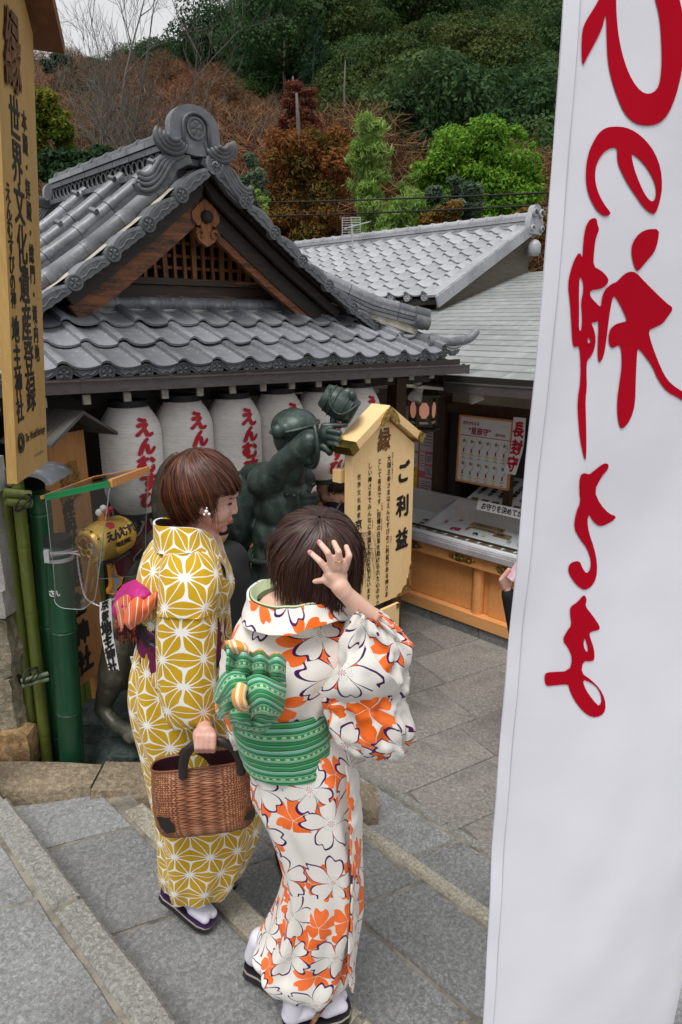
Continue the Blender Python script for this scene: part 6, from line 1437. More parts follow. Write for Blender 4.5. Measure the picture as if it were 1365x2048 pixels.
M_ORW = stripes('orange and cream lining', [(0, (.80, .33, .05)), (.45, (.85, .70, .50)), (.62, (.80, .38, .08)), (.8, (.86, .74, .58))], .035, 1)
M_ORS = stripes('orange cloth with white lines', [(0, (.80, .13, .015)), (.72, (.80, .72, .70)), (.86, (.80, .13, .015))], .030, 0)
M_MAG = mat('magenta brocade', (.42, .004, .15), .6, n1=(70, (.50, .02, .22), .45, .6), bump=(90, .4, .002))
M_MAGD = mat('purple sash', (.15, .003, .06), .7, n1=(9, (.010, .012, .015), .50, .55), bump=(90, .4, .002))
M_TABI = mat('white tabi cotton', (.72, .70, .80), .85, bump=(200, .15, .001)); M_SOLE = mat('black lacquer sole', (.012, .010, .014), .3); M_PURP = mat('purple sole edge', (.035, .012, .06), .35); M_BEIGE = mat('beige sole line', (.5, .44, .38), .5)
M_SKIN = mat('skin', (.78, .50, .39), .45, sub=.12, n1=(14, (.74, .43, .33), .4, .7), bump=(180, .08, .0008)); M_SKINP = mat('flushed skin', (.68, .41, .33), .45, sub=.12, n1=(16, (.60, .29, .235), .4, .7), bump=(180, .08, .0008)); M_SKIND = mat('tanned skin', (.66, .37, .26), .5, sub=.1)
M_LIPS = mat('lips', (.50, .12, .12), .45); M_NAIL = mat('pink nails', (.62, .22, .28), .25); M_PEARL = mat('pearl', (.8, .78, .72), .2, spec=.8)
M_LINEN = mat('pale green lining', (.50, .60, .36), .8, bump=(300, .1, .001))
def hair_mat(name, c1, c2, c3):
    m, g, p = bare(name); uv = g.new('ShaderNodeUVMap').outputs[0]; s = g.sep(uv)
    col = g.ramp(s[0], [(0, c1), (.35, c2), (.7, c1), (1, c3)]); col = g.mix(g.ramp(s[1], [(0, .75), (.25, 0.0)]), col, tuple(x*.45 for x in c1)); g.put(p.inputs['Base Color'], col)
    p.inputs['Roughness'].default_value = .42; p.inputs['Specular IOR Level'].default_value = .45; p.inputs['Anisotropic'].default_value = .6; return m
M_HAIR1 = hair_mat('chestnut hair', (.085, .024, .009), (.045, .014, .006), (.18, .055, .020)); M_HAIR2 = hair_mat('dark brown hair', (.042, .015, .010), (.026, .010, .007), (.080, .030, .019)); M_HAIR3 = hair_mat('reddish brown hair', (.05, .018, .01), (.03, .012, .008), (.08, .03, .015))

def garment(secs, name, m_, parent, n=56, nv=70, fold=.006, nf=9, seed=0, p_=2.4, vscale=1.0, a0=0.0, uoff=0, closed=False, wr=.004):
    """rings given as (py, xl, xr, Y, depth[, slope[, fold scale]]); rows from top to bottom"""
    S = []
    for q in secs:
        py, xl, xr, Y, d = q[:5]; c = at((xl+xr)/2, py, Y); w = (at(xr, py, Y)-at(xl, py, Y)).length/2
        S.append((c.x, c.y, c.z, w, d, q[5] if len(q) > 5 else 0.0, q[6] if len(q) > 6 else 1.0))
    rows = []; V = [0]; rr = random.Random(seed); ph = [rr.random()*6.28 for _ in range(6)]; avg = sum(s[3]+s[4] for s in S)/len(S)/2
    for j in range(nv+1):
        x, y, z, w, d, sl, fs = cr(S, j/nv); ring = []
        for i in range(n+1):
            a = 2*math.pi*i/n+a0+math.pi/2; ca, sa = math.cos(a), math.sin(a); e = 2/p_
            dx = w*math.copysign(abs(ca)**e, ca); dy = d*math.copysign(abs(sa)**e, sa)
            t = j/nv; k = fold*fs*(math.sin(nf*a+ph[0]+t*2)*.5+math.sin((nf*.6//1)*a+ph[1]-t*3)*.35+.6*nz(ca*2.3+seed, sa*2.3, t*3))*min(1, .25+t*1.1)
            k += wr*(nz(ca*5+seed*2, sa*5, t*9+dx*6)+.6*nz(ca*9, sa*9+seed, t*17-dx*9))
            r_ = math.hypot(dx, dy)+1e-6; dx += k*dx/r_; dy += k*dy/r_
            ring.append(Vector((x+dx, y+dy, z+sl*dx)))
        rows.append(ring)
        if j: V.append(V[-1]+(sum((rows[j][i]-rows[j-1][i]).length for i in range(0, n, 4))/(n/4)))
    per = sum((rows[nv//2][i+1]-rows[nv//2][i]).length for i in range(n)); b = MB(); vs = [p for r in rows for p in r]; fs_ = []; uvs = []
    for j in range(nv):
        for i in range(n):
            fs_.append((j*(n+1)+i, (j+1)*(n+1)+i, (j+1)*(n+1)+i+1, j*(n+1)+i+1)); U = lambda i_, j_: (uoff+per*i_/n, -V[j_]*vscale)
            uvs.append([U(i, j), U(i, j+1), U(i+1, j+1), U(i+1, j)])
    b.add(vs, fs_, uvs)
    if closed:
        for r in (0, nv): b.add(rows[r][:-1], [tuple(range(n))], [[(0, 0)]*n])
    return b.build(name, m_, parent, smooth=True)
def cloth(rows, name, m_, parent, nu=24, nv=24, th=.004, wr=.002, seed=0, flip=False, uvrot=False, inner=None, uo=(0, 0)):
    """smooth surface through a grid of (px,py,Y) control points, given a small thickness"""
    G = [[at(*p) for p in r] for r in rows]
    def S(i, j): return cr([cr(r, i) for r in G], j)
    P = [[S(i/nu, j/nv) for i in range(nu+1)] for j in range(nv+1)]
    for j in range(nv+1):
        for i in range(nu+1):
            p = P[j][i]; P[j][i] = p+Vector((nz(p.x*30, p.z*30, seed)*wr, nz(p.x*25, p.z*25, seed+5)*wr*2, nz(p.x*30, p.z*30, seed+9)*wr))
    wu = sum((P[nv//2][i+1]-P[nv//2][i]).length for i in range(nu)); hv = sum((P[j+1][nu//2]-P[j][nu//2]).length for j in range(nv))
    N = []
    for j in range(nv+1):
        r = []
        for i in range(nu+1):
            du = P[j][min(i+1, nu)]-P[j][max(i-1, 0)]; dv = P[min(j+1, nv)][i]-P[max(j-1, 0)][i]; q = du.cross(dv); r.append(q.normalized() if q.length > 1e-12 else Vector((0, -1, 0)))
        N.append(r)
    b = MB(); w = nu+1; uvf = lambda i, j: (wu*i/nu+uo[0], -hv*j/nv+uo[1])
    if uvrot: uvf = lambda i, j: (hv*j/nv, wu*i/nu)
    for sgn, mi in ((1, 1 if inner else 0), (-1, 0)):
        b.cur = mi; vs = [P[j][i]+N[j][i]*(th/2*sgn) for j in range(nv+1) for i in range(nu+1)]; fs = []; uvs = []
        for j in range(nv):
            for i in range(nu):
                f = [(i, j), (i, j+1), (i+1, j+1), (i+1, j)]
                if sgn < 0: f = f[::-1]
                fs.append(tuple(y*w+x for x, y in f)); uvs.append([uvf(x, y) for x, y in f])
        b.add(vs, fs, uvs)
    b.cur = 0; M_ = (nu+1)*(nv+1); edge = [(i, 0) for i in range(nu)]+[(nu, j) for j in range(nv)]+[(i, nv) for i in range(nu, 0, -1)]+[(0, j) for j in range(nv, 0, -1)]
    for k in range(len(edge)):
        (i, j), (i2, j2) = edge[k], edge[(k+1) % len(edge)]; b.f.append([j*w+i, j2*w+i2, M_+j2*w+i2, M_+j*w+i]); b.m.append(0); b.uv.append([uvf(i, j), uvf(i2, j2), uvf(i2, j2), uvf(i, j)])
    return b.build(name, [m_]+([inner] if inner else []), parent, smooth=60)

# ---------------------------------------------------------------- heads and hair
def head(center, fwd, up, parent, skin, k=1.0, lips=True, eyes=True, voxel=.0045, neck_to=None, body=()):
    f = Vector(fwd).normalized(); u = Vector(up); u = (u-f*u.dot(f)).normalized(); l = u.cross(f); M3 = Matrix((f, l, u)).transposed(); C = Vector(center)
    T = lambda x, y, z: C+M3 @ Vector((x*k, y*k, z*k))
    e = lambda x, y, z, rx, ry, rz: ('e', T(x, y, z), (rx*k, ry*k, rz*k), M3)
    P = [e(-.005, 0, .025, .092, .074, .085), e(.022, 0, -.025, .066, .062, .075), e(.036, 0, -.066, .045, .046, .036), e(.066, 0, -.092, .016, .018, .014), e(.050, .036, -.035, .030, .028, .030), e(.050, -.036, -.035, .030, .028, .030),
         ('c', T(.082, 0, .010), .007*k, T(.094, 0, -.024), .0080*k), e(.091, 0, -.030, .011, .012, .008), e(.088, .010, -.032, .007, .007, .006), e(.088, -.010, -.032, .007, .007, .006), e(.078, 0, .030, .014, .05, .012), e(.082, 0, -.056, .009, .019, .007), e(.079, 0, -.068, .009, .016, .007)]
    for s in (1, -1): P += [e(-.005, .073*s, -.015, .016, .007, .028), e(-.002, .076*s, -.030, .010, .006, .012)]
    if neck_to is not None: P.append(('c', T(-.018, 0, -.06), .050*k, Vector(neck_to), .056*k))
    o = fuse(P+list(body), voxel, 'body', skin, parent, 3)
    if lips:
        b = MB(); 
        for z, r_, w in ((-.0570, .0034, .019), (-.0650, .0040, .016)): b.tube([T(.0905-.9*abs(y)**1.6*9, y, z+(-.001 if abs(y) > .01 else 0)) for y in [w*(i-3)/3 for i in range(7)]], [.001, r_*.8*k, r_*k, r_*k, r_*k, r_*.8*k, .001], 8)
        b.build('lips', M_LIPS, o, smooth=True)
    if eyes:
        for s in (1, -1):
            b = MB(); b.tube([T(.078-.012*abs(t-.4), s*(.018+.024*t), -.001+.003*math.sin(t*3.1)) for t in [i/6 for i in range(7)]], [.0012, .003, .0035, .0035, .0035, .003, .001], 6); b.build('eye', M_INK, o, smooth=True)
            b = MB(); b.tube([T(.086-.016*t*t, s*(.012+.036*t), .020+.004*math.sin(t*3.1)) for t in [i/6 for i in range(7)]], [.001, .003, .003, .003, .0025, .002, .001], 6); b.build('eyebrow', M_HAIR2, o, smooth=True)
    return o, T
def hair(C, rx, ry, rz, pole, drop, mt, parent, n=1500, seed=1, jit=.006, inward=.35, w0=.0030, sweep=0.0, zeq=0.0, tip=.02, name='hair', seg=12):
    """strands fall from the crown over an ellipsoid and then hang; drop(azimuth) = length below the equator"""
    C = Vector(C); pole = Vector(pole).normalized(); rr = random.Random(seed); e1 = pole.cross(Vector((0, 1, 0))).normalized(); e2 = pole.cross(e1)
    def strand(phi, off, swp, dl=0.0, k0=0):
        pts = []; 
        for i in range(64):
            th = .03+i*.05; a = phi+swp*th; d = pole*math.cos(th)+(e1*math.cos(a)+e2*math.sin(a))*math.sin(th)
            if d.z < zeq and th > .3: break
            o_ = 1+off+.02*math.sin(th*4+phi*7); pts.append(C+Vector((d.x*rx*o_, d.y*ry*o_, d.z*rz*o_)))
        az = math.atan2(d.x, d.y); L_ = drop(az)+dl; last = pts[-1]; m_ = 8; hor = Vector((last.x-C.x, last.y-C.y, 0)); w_ = Vector((-hor.y, hor.x, 0))
        if L_ > 0:
            for i in range(1, m_+1):
                t = i/m_; pts.append(C+hor*(1-inward*t*t)+w_*(swp*.5*t)+Vector((0, 0, (last.z-C.z)-L_*t)))
        else: pts = pts[:max(4, int(len(pts)*(1+L_/(rz*1.6))))]
        return pts
    b = MB(); nu = 48; G = [path(strand(2*math.pi*i/nu, -.055, sweep), 16) for i in range(nu+1)]
    b.grid(nu, 15, lambda i, j: G[int(round(i*nu))][int(round(j*15))], lambda i, j: (.2, .1+j))
    shell = b.build(name, mt, parent, smooth=True)
    b = MB()
    for s in range(n):
        phi = rr.random()*2*math.pi; clump = nz(phi*5, seed)*.5+nz(phi*13, seed+3)*.5
        P = strand(phi+nz(phi*9, 1)*.12, (rr.random()-.5)*jit*12+clump*.05, sweep+clump*.35+(rr.random()-.5)*.15, (rr.random()-.5)*tip*1.4+clump*tip)
        P = path(P, seg); wob = rr.random()*9; fly = (.028*rr.random() if rr.random() < .05 else .004*rr.random()); cval = min(1, max(0, .5+clump*.7+(rr.random()-.5)*.8)); vs = []; fs = []; uvs = []
        for i, p in enumerate(P):
            t = i/(seg-1); q = (P[min(i+1, seg-1)]-P[max(i-1, 0)]).normalized(); o_ = (p-C).normalized(); sd = q.cross(o_).normalized(); w = w0*(1.0-.75*t**2)*(1 if t > .05 else .4)
            p = p+sd*(math.sin(t*5+wob)*.0035+nz(phi*3, t*2.5, seed)*.016*t)+o_*(math.sin(t*7+wob*2)*.0015+(fly*t*t)); vs += [p-sd*w, p+o_*w*.45, p+sd*w]
        for i in range(seg-1):
            for k in (0, 1): fs.append((i*3+k, i*3+k+1, (i+1)*3+k+1, (i+1)*3+k)); t, t2 = i/(seg-1), (i+1)/(seg-1); uvs.append([(cval, t), (cval, t), (cval, t2), (cval, t2)])
        b.add(vs, fs, uvs)
    o = b.build('hair_strands', mt, shell, smooth=True); o['kind'] = 'stuff'; return shell
def zori(toe, heel, w, parent, up=Vector((0, 0, 1)), th=.028, strap=None, toeside=None, foot=True, lift_heel=0, tabi_up=.06, stripe=M_SOLE, edge=M_PURP):
    toe, heel = Vector(toe), Vector(heel); d = (toe-heel); L_ = d.length; d.normalize(); s = d.cross(up).normalized(); u = s.cross(d)
    out = [(L_*t, w/2*k) for t, k in ((0, .35), (.03, .62), (.12, .82), (.35, .80), (.6, .95), (.8, 1.0), (.93, .82), (.985, .5), (1.0, .15))]; poly = out+[(x, -y) for x, y in out[::-1]]
    T = lambda x, y, z: heel+d*x+s*y+u*z; col = []
    for (z0, z1, k, mt, nm) in ((0, th*.62, 1.0, stripe, 'sole'), (th*.62, th*.80, 1.02, M_BEIGE, 'sole_line'), (th*.80, th, 1.0, edge, 'sole_top')):
        m = MB(); m.prism(poly[::-1], lambda x, y: T(x, y*k, z1), lambda x, y: T(x, y*k, z0)); o = m.build(nm, mt, parent, smooth=30, fix=True)
    h = th
    if foot:
        f = fuse([('c', T(L_*.12, 0, h+.030), .030, T(L_*.45, 0, h+.034), .034), ('c', T(L_*.40, 0, h+.038), .036, T(L_*.80, .004, h+.020), .026), ('c', T(L_*.62, w*.20, h+.022), .024, T(L_*.86, w*.22, h+.014), .017), ('c', T(L_*.65, -w*.18, h+.022), .024, T(L_*.90, -w*.16, h+.015), .018),
                  ('c', T(L_*.14, 0, h+.03), .032, T(L_*.20, 0, h+tabi_up+.06), .036)], .004, 'tabi', M_TABI, parent, 3)
    for sg in (1, -1):
        P = [T(L_*.76, 0, h+.012 if foot else th), T(L_*.66, sg*w*.20, th+.052), T(L_*.50, sg*w*.42, th+.050), T(L_*.36, sg*w*.47, th+.012)]; m = MB(); m.tube(path(P, 14), .0085, 8, flat=.6); m.build('strap', strap or M_SOLE, parent, smooth=True)
# ================================================================ woman in mustard yukata
K1 = lambda px, py, Y=2.0: at(px, py, Y)
w1 = thing('person', 'woman with chestnut bob in a mustard and white star patterned yukata holding a bag', 'person', (K1(400, 1600).x, 2.0, .56))
g1 = [(1070, 318, 420, 2.02, .10, 0, .1), (1092, 297, 440, 2.01, .155, 0, .2), (1130, 283, 452, 2.0, .175, 0, .5), (1170, 279, 466, 2.0, .185, 0, .6), (1205, 283, 456, 2.0, .175), (1250, 287, 443, 2.0, .162), (1300, 275, 446, 2.0, .165), (1345, 268, 456, 2.0, .175), (1400, 270, 475, 2.0, .185), (1480, 287, 498, 2.0, .185),
      (1560, 304, 515, 2.0, .180), (1640, 318, 516, 2.0, .175), (1685, 322, 505, 2.0, .170), (1722, 326, 490, 2.0, .162), (1745, 334, 474, 2.0, .152)]
garment(g1, 'yukata_robe', M_ASA, w1, n=72, nv=90, fold=.015, nf=10, seed=3, a0=.3)
slv = [(1088, 338, 408, 1.90, .05, 0, .2), (1120, 326, 434, 1.87, .065, 0, .4), (1165, 321, 444, 1.845, .075, 0, .5), (1214, 318, 437, 1.83, .075), (1222, 317, 434, 1.825, .066), (1300, 315, 434, 1.81, .062), (1380, 321, 434, 1.80, .060), (1425, 333, 434, 1.80, .055), (1440, 347, 434, 1.80, .045, .22)]
garment(slv, 'yukata_sleeve', M_ASA, w1, n=48, nv=50, fold=.006, nf=6, seed=8, p_=2.8, a0=1.1, uoff=.37)
slf = [(1095, 330, 395, 2.14, .05), (1160, 318, 440, 2.16, .06), (1220, 330, 460, 2.18, .06), (1300, 340, 462, 2.19, .05), (1400, 350, 455, 2.19, .04)]
garment(slf, 'yukata_sleeve', M_ASA, w1, n=32, nv=30, fold=.006, seed=9, p_=2.8)
# overlapping front panel and hip fold
cloth([[(452, 1330, 1.93), (470, 1340, 1.97), (478, 1360, 2.03)], [(472, 1480, 1.90), (494, 1500, 1.94), (505, 1520, 2.02)], [(484, 1620, 1.88), (508, 1640, 1.92), (520, 1650, 2.02)], [(458, 1765, 1.90), (478, 1755, 1.94), (498, 1715, 2.02)]], 'yukata_overlap', M_ASA, w1, 14, 40, .005, .004, 5)
cloth([[(262, 1312, 2.0), (278, 1318, 1.90), (300, 1330, 1.85), (330, 1340, 1.825)], [(272, 1338, 1.99), (285, 1350, 1.885), (302, 1366, 1.835), (330, 1372, 1.815)], [(284, 1345, 2.0), (288, 1362, 1.90), (304, 1378, 1.85), (330, 1384, 1.83)]], 'waist_fold', M_ASA, w1, 22, 12, .006, .004, 2)
garment([(1212, 281, 451, 2.0, .172), (1240, 283, 448, 2.0, .174), (1280, 282, 449, 2.0, .172), (1312, 279, 450, 2.0, .168)], 'obi', M_MAGD, w1, n=48, nv=14, fold=.002, seed=2)
for k in range(4):      # teal line drawing on the sash
    m = MB(); m.tube(path([K1(290+6*k, 1222+22*k, 1.82), K1(300, 1216+24*k, 1.815), K1(309, 1226+22*k, 1.812)], 8), .0012, 4); m.build('teal_thread', mat('teal thread', (.02, .33, .38), .6) if k == 0 else bpy.data.materials['teal thread'], w1)
# collar
def band(top, bot, name, mt, parent, nu=50, nv=8, th=.006, inner=None, wr=.0015, uo=(0, 0)): return cloth([top, [tuple((a+b_)/2 for a, b_ in zip(p, q)) for p, q in zip(top, bot)], bot], name, mt, parent, nu, nv, th, wr, 4, inner=inner, uo=uo)
band([(372, 1042, 2.10), (330, 1036, 2.06), (311, 1040, 1.99), (312, 1050, 1.92), (345, 1054, 1.885), (385, 1056, 1.89), (412, 1064, 1.93), (432, 1085, 1.97), (440, 1120, 1.99)],
     [(372, 1060, 2.12), (332, 1062, 2.10), (312, 1084, 2.02), (314, 1104, 1.89), (348, 1110, 1.842), (390, 1106, 1.845), (425, 1112, 1.88), (450, 1132, 1.93), (456, 1160, 1.95)], 'collar', M_ASA, w1, inner=mat('dark under collar', (.03, .03, .035), .8))
body1 = [('c', K1(392, 1075), .075, K1(380, 1130), .11), ('c', K1(375, 1120), .12, K1(368, 1300), .12), ('c', K1(368, 1300), .12, K1(390, 1430), .13), ('c', K1(380, 1420), .09, K1(370, 1740, 1.98), .045), ('c', K1(410, 1420, 2.05), .09, K1(445, 1720, 2.18), .045),
         ('c', K1(365, 1110, 1.90), .055, K1(372, 1250, 1.84), .045), ('c', K1(372, 1250, 1.84), .040, K1(404, 1415, 1.80), .027), ('c', K1(404, 1415, 1.80), .027, K1(408, 1446, 1.775), .024), ('c', K1(408, 1446, 1.775), .024, K1(410, 1464, 1.73), .023),
         ('e', K1(410, 1472, 1.705), (.036, .022, .036)), ('c', K1(394, 1466, 1.705), .012, K1(396, 1488, 1.688), .012)]
for i in range(4): x = 396+10.5*i; body1 += [('c', K1(x, 1472, 1.690), .0105, K1(x-1, 1494, 1.680), .0098), ('c', K1(x-1, 1494, 1.680), .0098, K1(x-1, 1501, 1.71), .009)]
o1, T1 = head(K1(416, 992), (.985, .05, -.26), (0.10, 0, 1), w1, M_SKINP, k=.98, voxel=.0032, neck_to=K1(385, 1075, 2.02), body=body1)
def drop1(az):      # azimuth atan2(x, y): +90 deg = face side (right), -90 = nape (left), 180 = towards the camera
    a = math.degrees(az) % 360
    pts = [(0, .06), (50, .04), (75, .02), (90, .005), (105, -.01), (125, -.02), (142, -.02), (150, .03), (156, .062), (163, .03), (172, .02), (190, .055), (215, .085), (245, .105), (270, .108), (300, .10), (360, .06)]
    for (a0_, v0), (a1_, v1) in zip(pts, pts[1:]):
        if a0_ <= a <= a1_: return lerp(v0, v1, (a-a0_)/(a1_-a0_))
    return .06
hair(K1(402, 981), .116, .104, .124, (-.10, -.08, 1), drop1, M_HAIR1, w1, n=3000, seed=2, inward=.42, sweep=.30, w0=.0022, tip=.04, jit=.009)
for dx, dz, r_ in ((0, 0, .006), (.008, -.008, .0045), (-.006, -.009, .004), (.002, .010, .003)): m = MB(); c = K1(413, 1023, 1.87)+Vector((dx, 0, dz)); m.lathe(c, [(.001, -r_), (r_*.8, -r_*.6), (r_, 0), (r_*.8, r_*.6), (.001, r_)], 10); m.build('earring', M_PEARL, w1, smooth=True)
# bow of the sash: magenta loop, striped orange loop, tails
cloth([[(246, 1172, 1.98), (268, 1162, 1.90), (292, 1172, 1.86), (306, 1190, 1.88)], [(232, 1195, 1.96), (262, 1178, 1.84), (292, 1186, 1.80), (308, 1205, 1.84)], [(226, 1225, 1.95), (244, 1212, 1.82), (276, 1208, 1.79), (302, 1220, 1.83)], [(232, 1245, 1.97), (246, 1235, 1.86), (272, 1228, 1.84), (300, 1236, 1.87)]], 'bow_loop', M_MAG, w1, 22, 22, .006, .004, 3)
cloth([[(252, 1216, 1.80), (270, 1196, 1.77), (288, 1200, 1.79), (306, 1188, 1.80), (317, 1180, 1.84)], [(250, 1234, 1.79), (270, 1216, 1.75), (287, 1215, 1.76), (304, 1202, 1.78), (318, 1190, 1.83)], [(254, 1250, 1.79), (268, 1240, 1.76), (286, 1232, 1.765), (302, 1222, 1.79), (314, 1206, 1.84)], [(262, 1258, 1.81), (268, 1254, 1.79), (276, 1246, 1.79), (290, 1238, 1.81), (304, 1226, 1.85)]], 'bow_end', M_ORS, w1, 28, 22, .005, .003, 7, uvrot=False)
cloth([[(230, 1208, 1.86), (250, 1190, 1.80), (262, 1196, 1.79)], [(236, 1232, 1.86), (252, 1214, 1.80), (264, 1212, 1.79)], [(244, 1262, 1.87), (254, 1240, 1.82), (262, 1232, 1.81)]], 'bow_fold', M_ORS, w1, 12, 16, .005, .003, 9)
M_FRNG = mat('dark fringe with orange threads', (.05, .008, .02), .8, n1=(90, (.40, .10, .01), .5, .6))
for i in range(11): m = MB(); x = 234+4.6*i; m.tube([K1(x, 1228+.8*i, 1.88+.004*i), K1(x-1, 1258, 1.87+.003*i), K1(x+1+(i % 3), 1282+(i*7 % 11), 1.87)], [.0045, .006, .002], 5); m.build('fringe', M_FRNG, w1, smooth=True)
# feet and sandals
t1, h1 = K1(412, 1822, 1.90), K1(316, 1762, 1.97); t1.z = .575; h1 = Vector((K1(318, 1768, 1.95).x, 1.97, .655))
zori(t1+Vector((.02, -.01, .0)), h1, .085, w1, th=.034, strap=mat('dark strap with red print', (.05, .012, .03), .5, n1=(40, (.45, .28, .10), .6, .66)), tabi_up=.06)
t2 = K1(474, 1752, 2.30); t2.z = .375; zori(t2, t2+Vector((-.20, -.09, .0)), .085, w1, th=.03)

# basket bag held in her hand
def weave():
    m, g, p = bare('woven rattan'); uv = g.new('ShaderNodeUVMap').outputs[0]; s = g.sep(uv); P_, Q_ = .0052, .0066
    vr = g.m('DIVIDE', s[1], P_); r = g.m('FLOOR', vr); t = g.m('FRACT', vr); par = g.m('MODULO', g.m('ABSOLUTE', r), 2.0); sg = g.m('MULTIPLY_ADD', par, -2.0, 1.0)
    ur = g.m('ADD', g.m('ADD', g.m('DIVIDE', s[0], Q_), g.m('MULTIPLY', r, .5)), g.m('MULTIPLY', sg, g.m('MULTIPLY', t, .55))); f = g.m('FRACT', ur)
    h = g.m('MULTIPLY', g.m('SINE', g.m('MULTIPLY', f, 3.14159)), g.m('POWER', g.m('SINE', g.m('MULTIPLY', t, 3.14159)), .6)); wn = g.new('ShaderNodeTexWhiteNoise', noise_dimensions='2D'); g.put(wn.inputs['Vector'], g.comb(g.m('FLOOR', ur), r))
    k = g.m('ADD', g.m('MULTIPLY', h, .62), g.m('MULTIPLY', g.m('MULTIPLY', wn.outputs[0], g.noise(uv, 12, 3)), .65), clamp=True)
    col = g.ramp(k, [(.08, (.07, .020, .009)), (.40, (.25, .080, .034)), (.75, (.42, .17, .070)), (.97, (.66, .40, .18))]); g.put(p.inputs['Base Color'], col); p.inputs['Roughness'].default_value = .40
    g.put(p.inputs['Normal'], g.bump(h, .9, .0022)); return m
M_WEAVE = weave(); M_LEATH = mat('dark leather', (.018, .012, .010), .4, bump=(80, .3, .002)); M_LINB = mat('bag lining', (.06, .012, .02), .8)
bag = thing('basket_bag', 'woven brown rattan handbag with black curved handles and dark leather corners', 'handbag', tuple(K1(405, 1600, 1.76)))
BY = 1.745
secs = [(1520, 303, 503, 1.775, .040), (1545, 304, 506, 1.775, .052), (1590, 307, 510, 1.775, .060), (1625, 314, 511, 1.775, .060), (1643, 322, 510, 1.775, .055), (1652, 332, 500, 1.775, .040)]
def bagring(j, i, n=60, grow=0):
    py, xl, xr, Y, d = cr([s[:5] for s in secs], j); c = at((xl+xr)/2, py, Y); w = (at(xr, py, Y)-at(xl, py, Y)).length/2; a = 2*math.pi*i/n+math.pi/2; e = 2/5.0
    dx = (w+grow)*math.copysign(abs(math.cos(a))**e, math.cos(a)); dy = (d+grow)*math.copysign(abs(math.sin(a))**.7, math.sin(a)); return Vector((c.x+dx, c.y+dy, c.z+.14*dx))
m = MB(); n = 60; m.grid(n, 26, lambda i, j: bagring(j, i*n), lambda i, j: (.55*i, -.25*j)); m.add([bagring(1, i) for i in range(n)], [tuple(range(n-1, -1, -1))], [[(0, 0)]*n]); m.build('woven_body', M_WEAVE, bag, smooth=40)
m = MB(); m.grid(n, 6, lambda i, j: bagring(j*.5, -i*n, grow=-.004)); m.add([bagring(.5, i, grow=-.004) for i in range(n)], [tuple(range(n))]); m.build('lining', M_LINB, bag, smooth=True)
m = MB(); m.tube([bagring(0, i) for i in range(0, n, 1)], .0035, 6, closed=True); m.build('rim', M_WEAVE, bag, smooth=True)
for yy, k in ((-.062, 0), (.045, 1)):
    P = [(366+k*(-6), 1556-k*22), (368-k*4, 1522-k*10), (383, 1494-k*2), (410, 1484-2*k), (440, 1484-2*k), (466, 1496-3*k), (480, 1520-k*9), (483, 1548-k*22)]
    m = MB(); m.tube(path([K1(x, y, 1.775+yy) for x, y in P], 26), [.0135]*3+[.0145]*20+[.0135]*3, 8, flat=.75, up=(0, 1, 0)); m.build('handle', M_LEATH, bag, smooth=50)
for sx in (0, 1):
    pts = [(313, 1634), (322, 1633), (338, 1637), (350, 1652), (350, 1664), (334, 1668), (322, 1656)] if sx == 0 else [(509, 1618), (498, 1622), (490, 1634), (489, 1640), (500, 1640), (510, 1634), (512, 1626)]
    m = MB(); m.prism(pts if sx else pts[::-1], lambda x, y: K1(x, y, 1.712), lambda x, y: K1(x, y, 1.73)); m.build('leather_corner', M_LEATH, bag, fix=True)

# ================================================================ woman in white floral yukata
K2 = lambda px, py, Y=1.62: at(px, py, Y)
w2 = thing('person', 'woman in a white floral yukata with green sash, hand raised to her head', 'person', (K2(620, 1600).x, 1.62, .56))
g2_ = [(1205, 540, 655, 1.62, .06, 0, .1), (1228, 492, 702, 1.62, .095, 0, .2), (1262, 468, 735, 1.62, .125, 0, .5), (1305, 458, 742, 1.62, .145), (1350, 456, 700, 1.62, .150), (1390, 462, 672, 1.62, .145), (1440, 472, 670, 1.62, .145), (1500, 492, 696, 1.62, .150), (1516, 503, 702, 1.62, .153, 0, .7), (1567, 507, 709, 1.62, .158, 0, .8), (1607, 528, 715, 1.62, .158), (1660, 552, 721, 1.62, .154), (1740, 571, 723, 1.62, .148),
       (1791, 563, 722, 1.62, .142), (1834, 547, 718, 1.62, .138, .05), (1882, 523, 711, 1.62, .130, -.05), (1920, 512, 700, 1.60, .115, -.16), (1950, 528, 676, 1.58, .090, -.28), (1962, 540, 664, 1.58, .08, -.3)]
garment(g2_, 'yukata_robe', M_FLOR, w2, n=72, nv=100, fold=.014, nf=10, seed=5, a0=.2)
sl2 = [(1224, 718, 764, 1.475, .036, -.35, .1), (1246, 703, 792, 1.49, .055, -.15, .4), (1280, 686, 815, 1.50, .066), (1320, 680, 820, 1.50, .072), (1358, 668, 812, 1.50, .066), (1385, 652, 806, 1.50, .064), (1410, 650, 812, 1.50, .066), (1450, 660, 826, 1.50, .068), (1483, 686, 822, 1.50, .062), (1503, 718, 806, 1.50, .040), (1511, 745, 790, 1.50, .015)]
garment(sl2, 'yukata_sleeve', M_FLOR, w2, n=72, nv=80, fold=.012, nf=9, seed=11, p_=2.4, a0=.9, uoff=.21, wr=.016)
garment([(1290, 448, 500, 1.66, .05), (1340, 442, 505, 1.68, .07), (1400, 448, 500, 1.70, .07), (1460, 462, 505, 1.70, .06), (1490, 472, 500, 1.70, .03)], 'yukata_sleeve', M_FLOR, w2, n=36, nv=30, fold=.008, seed=12, wr=.006)
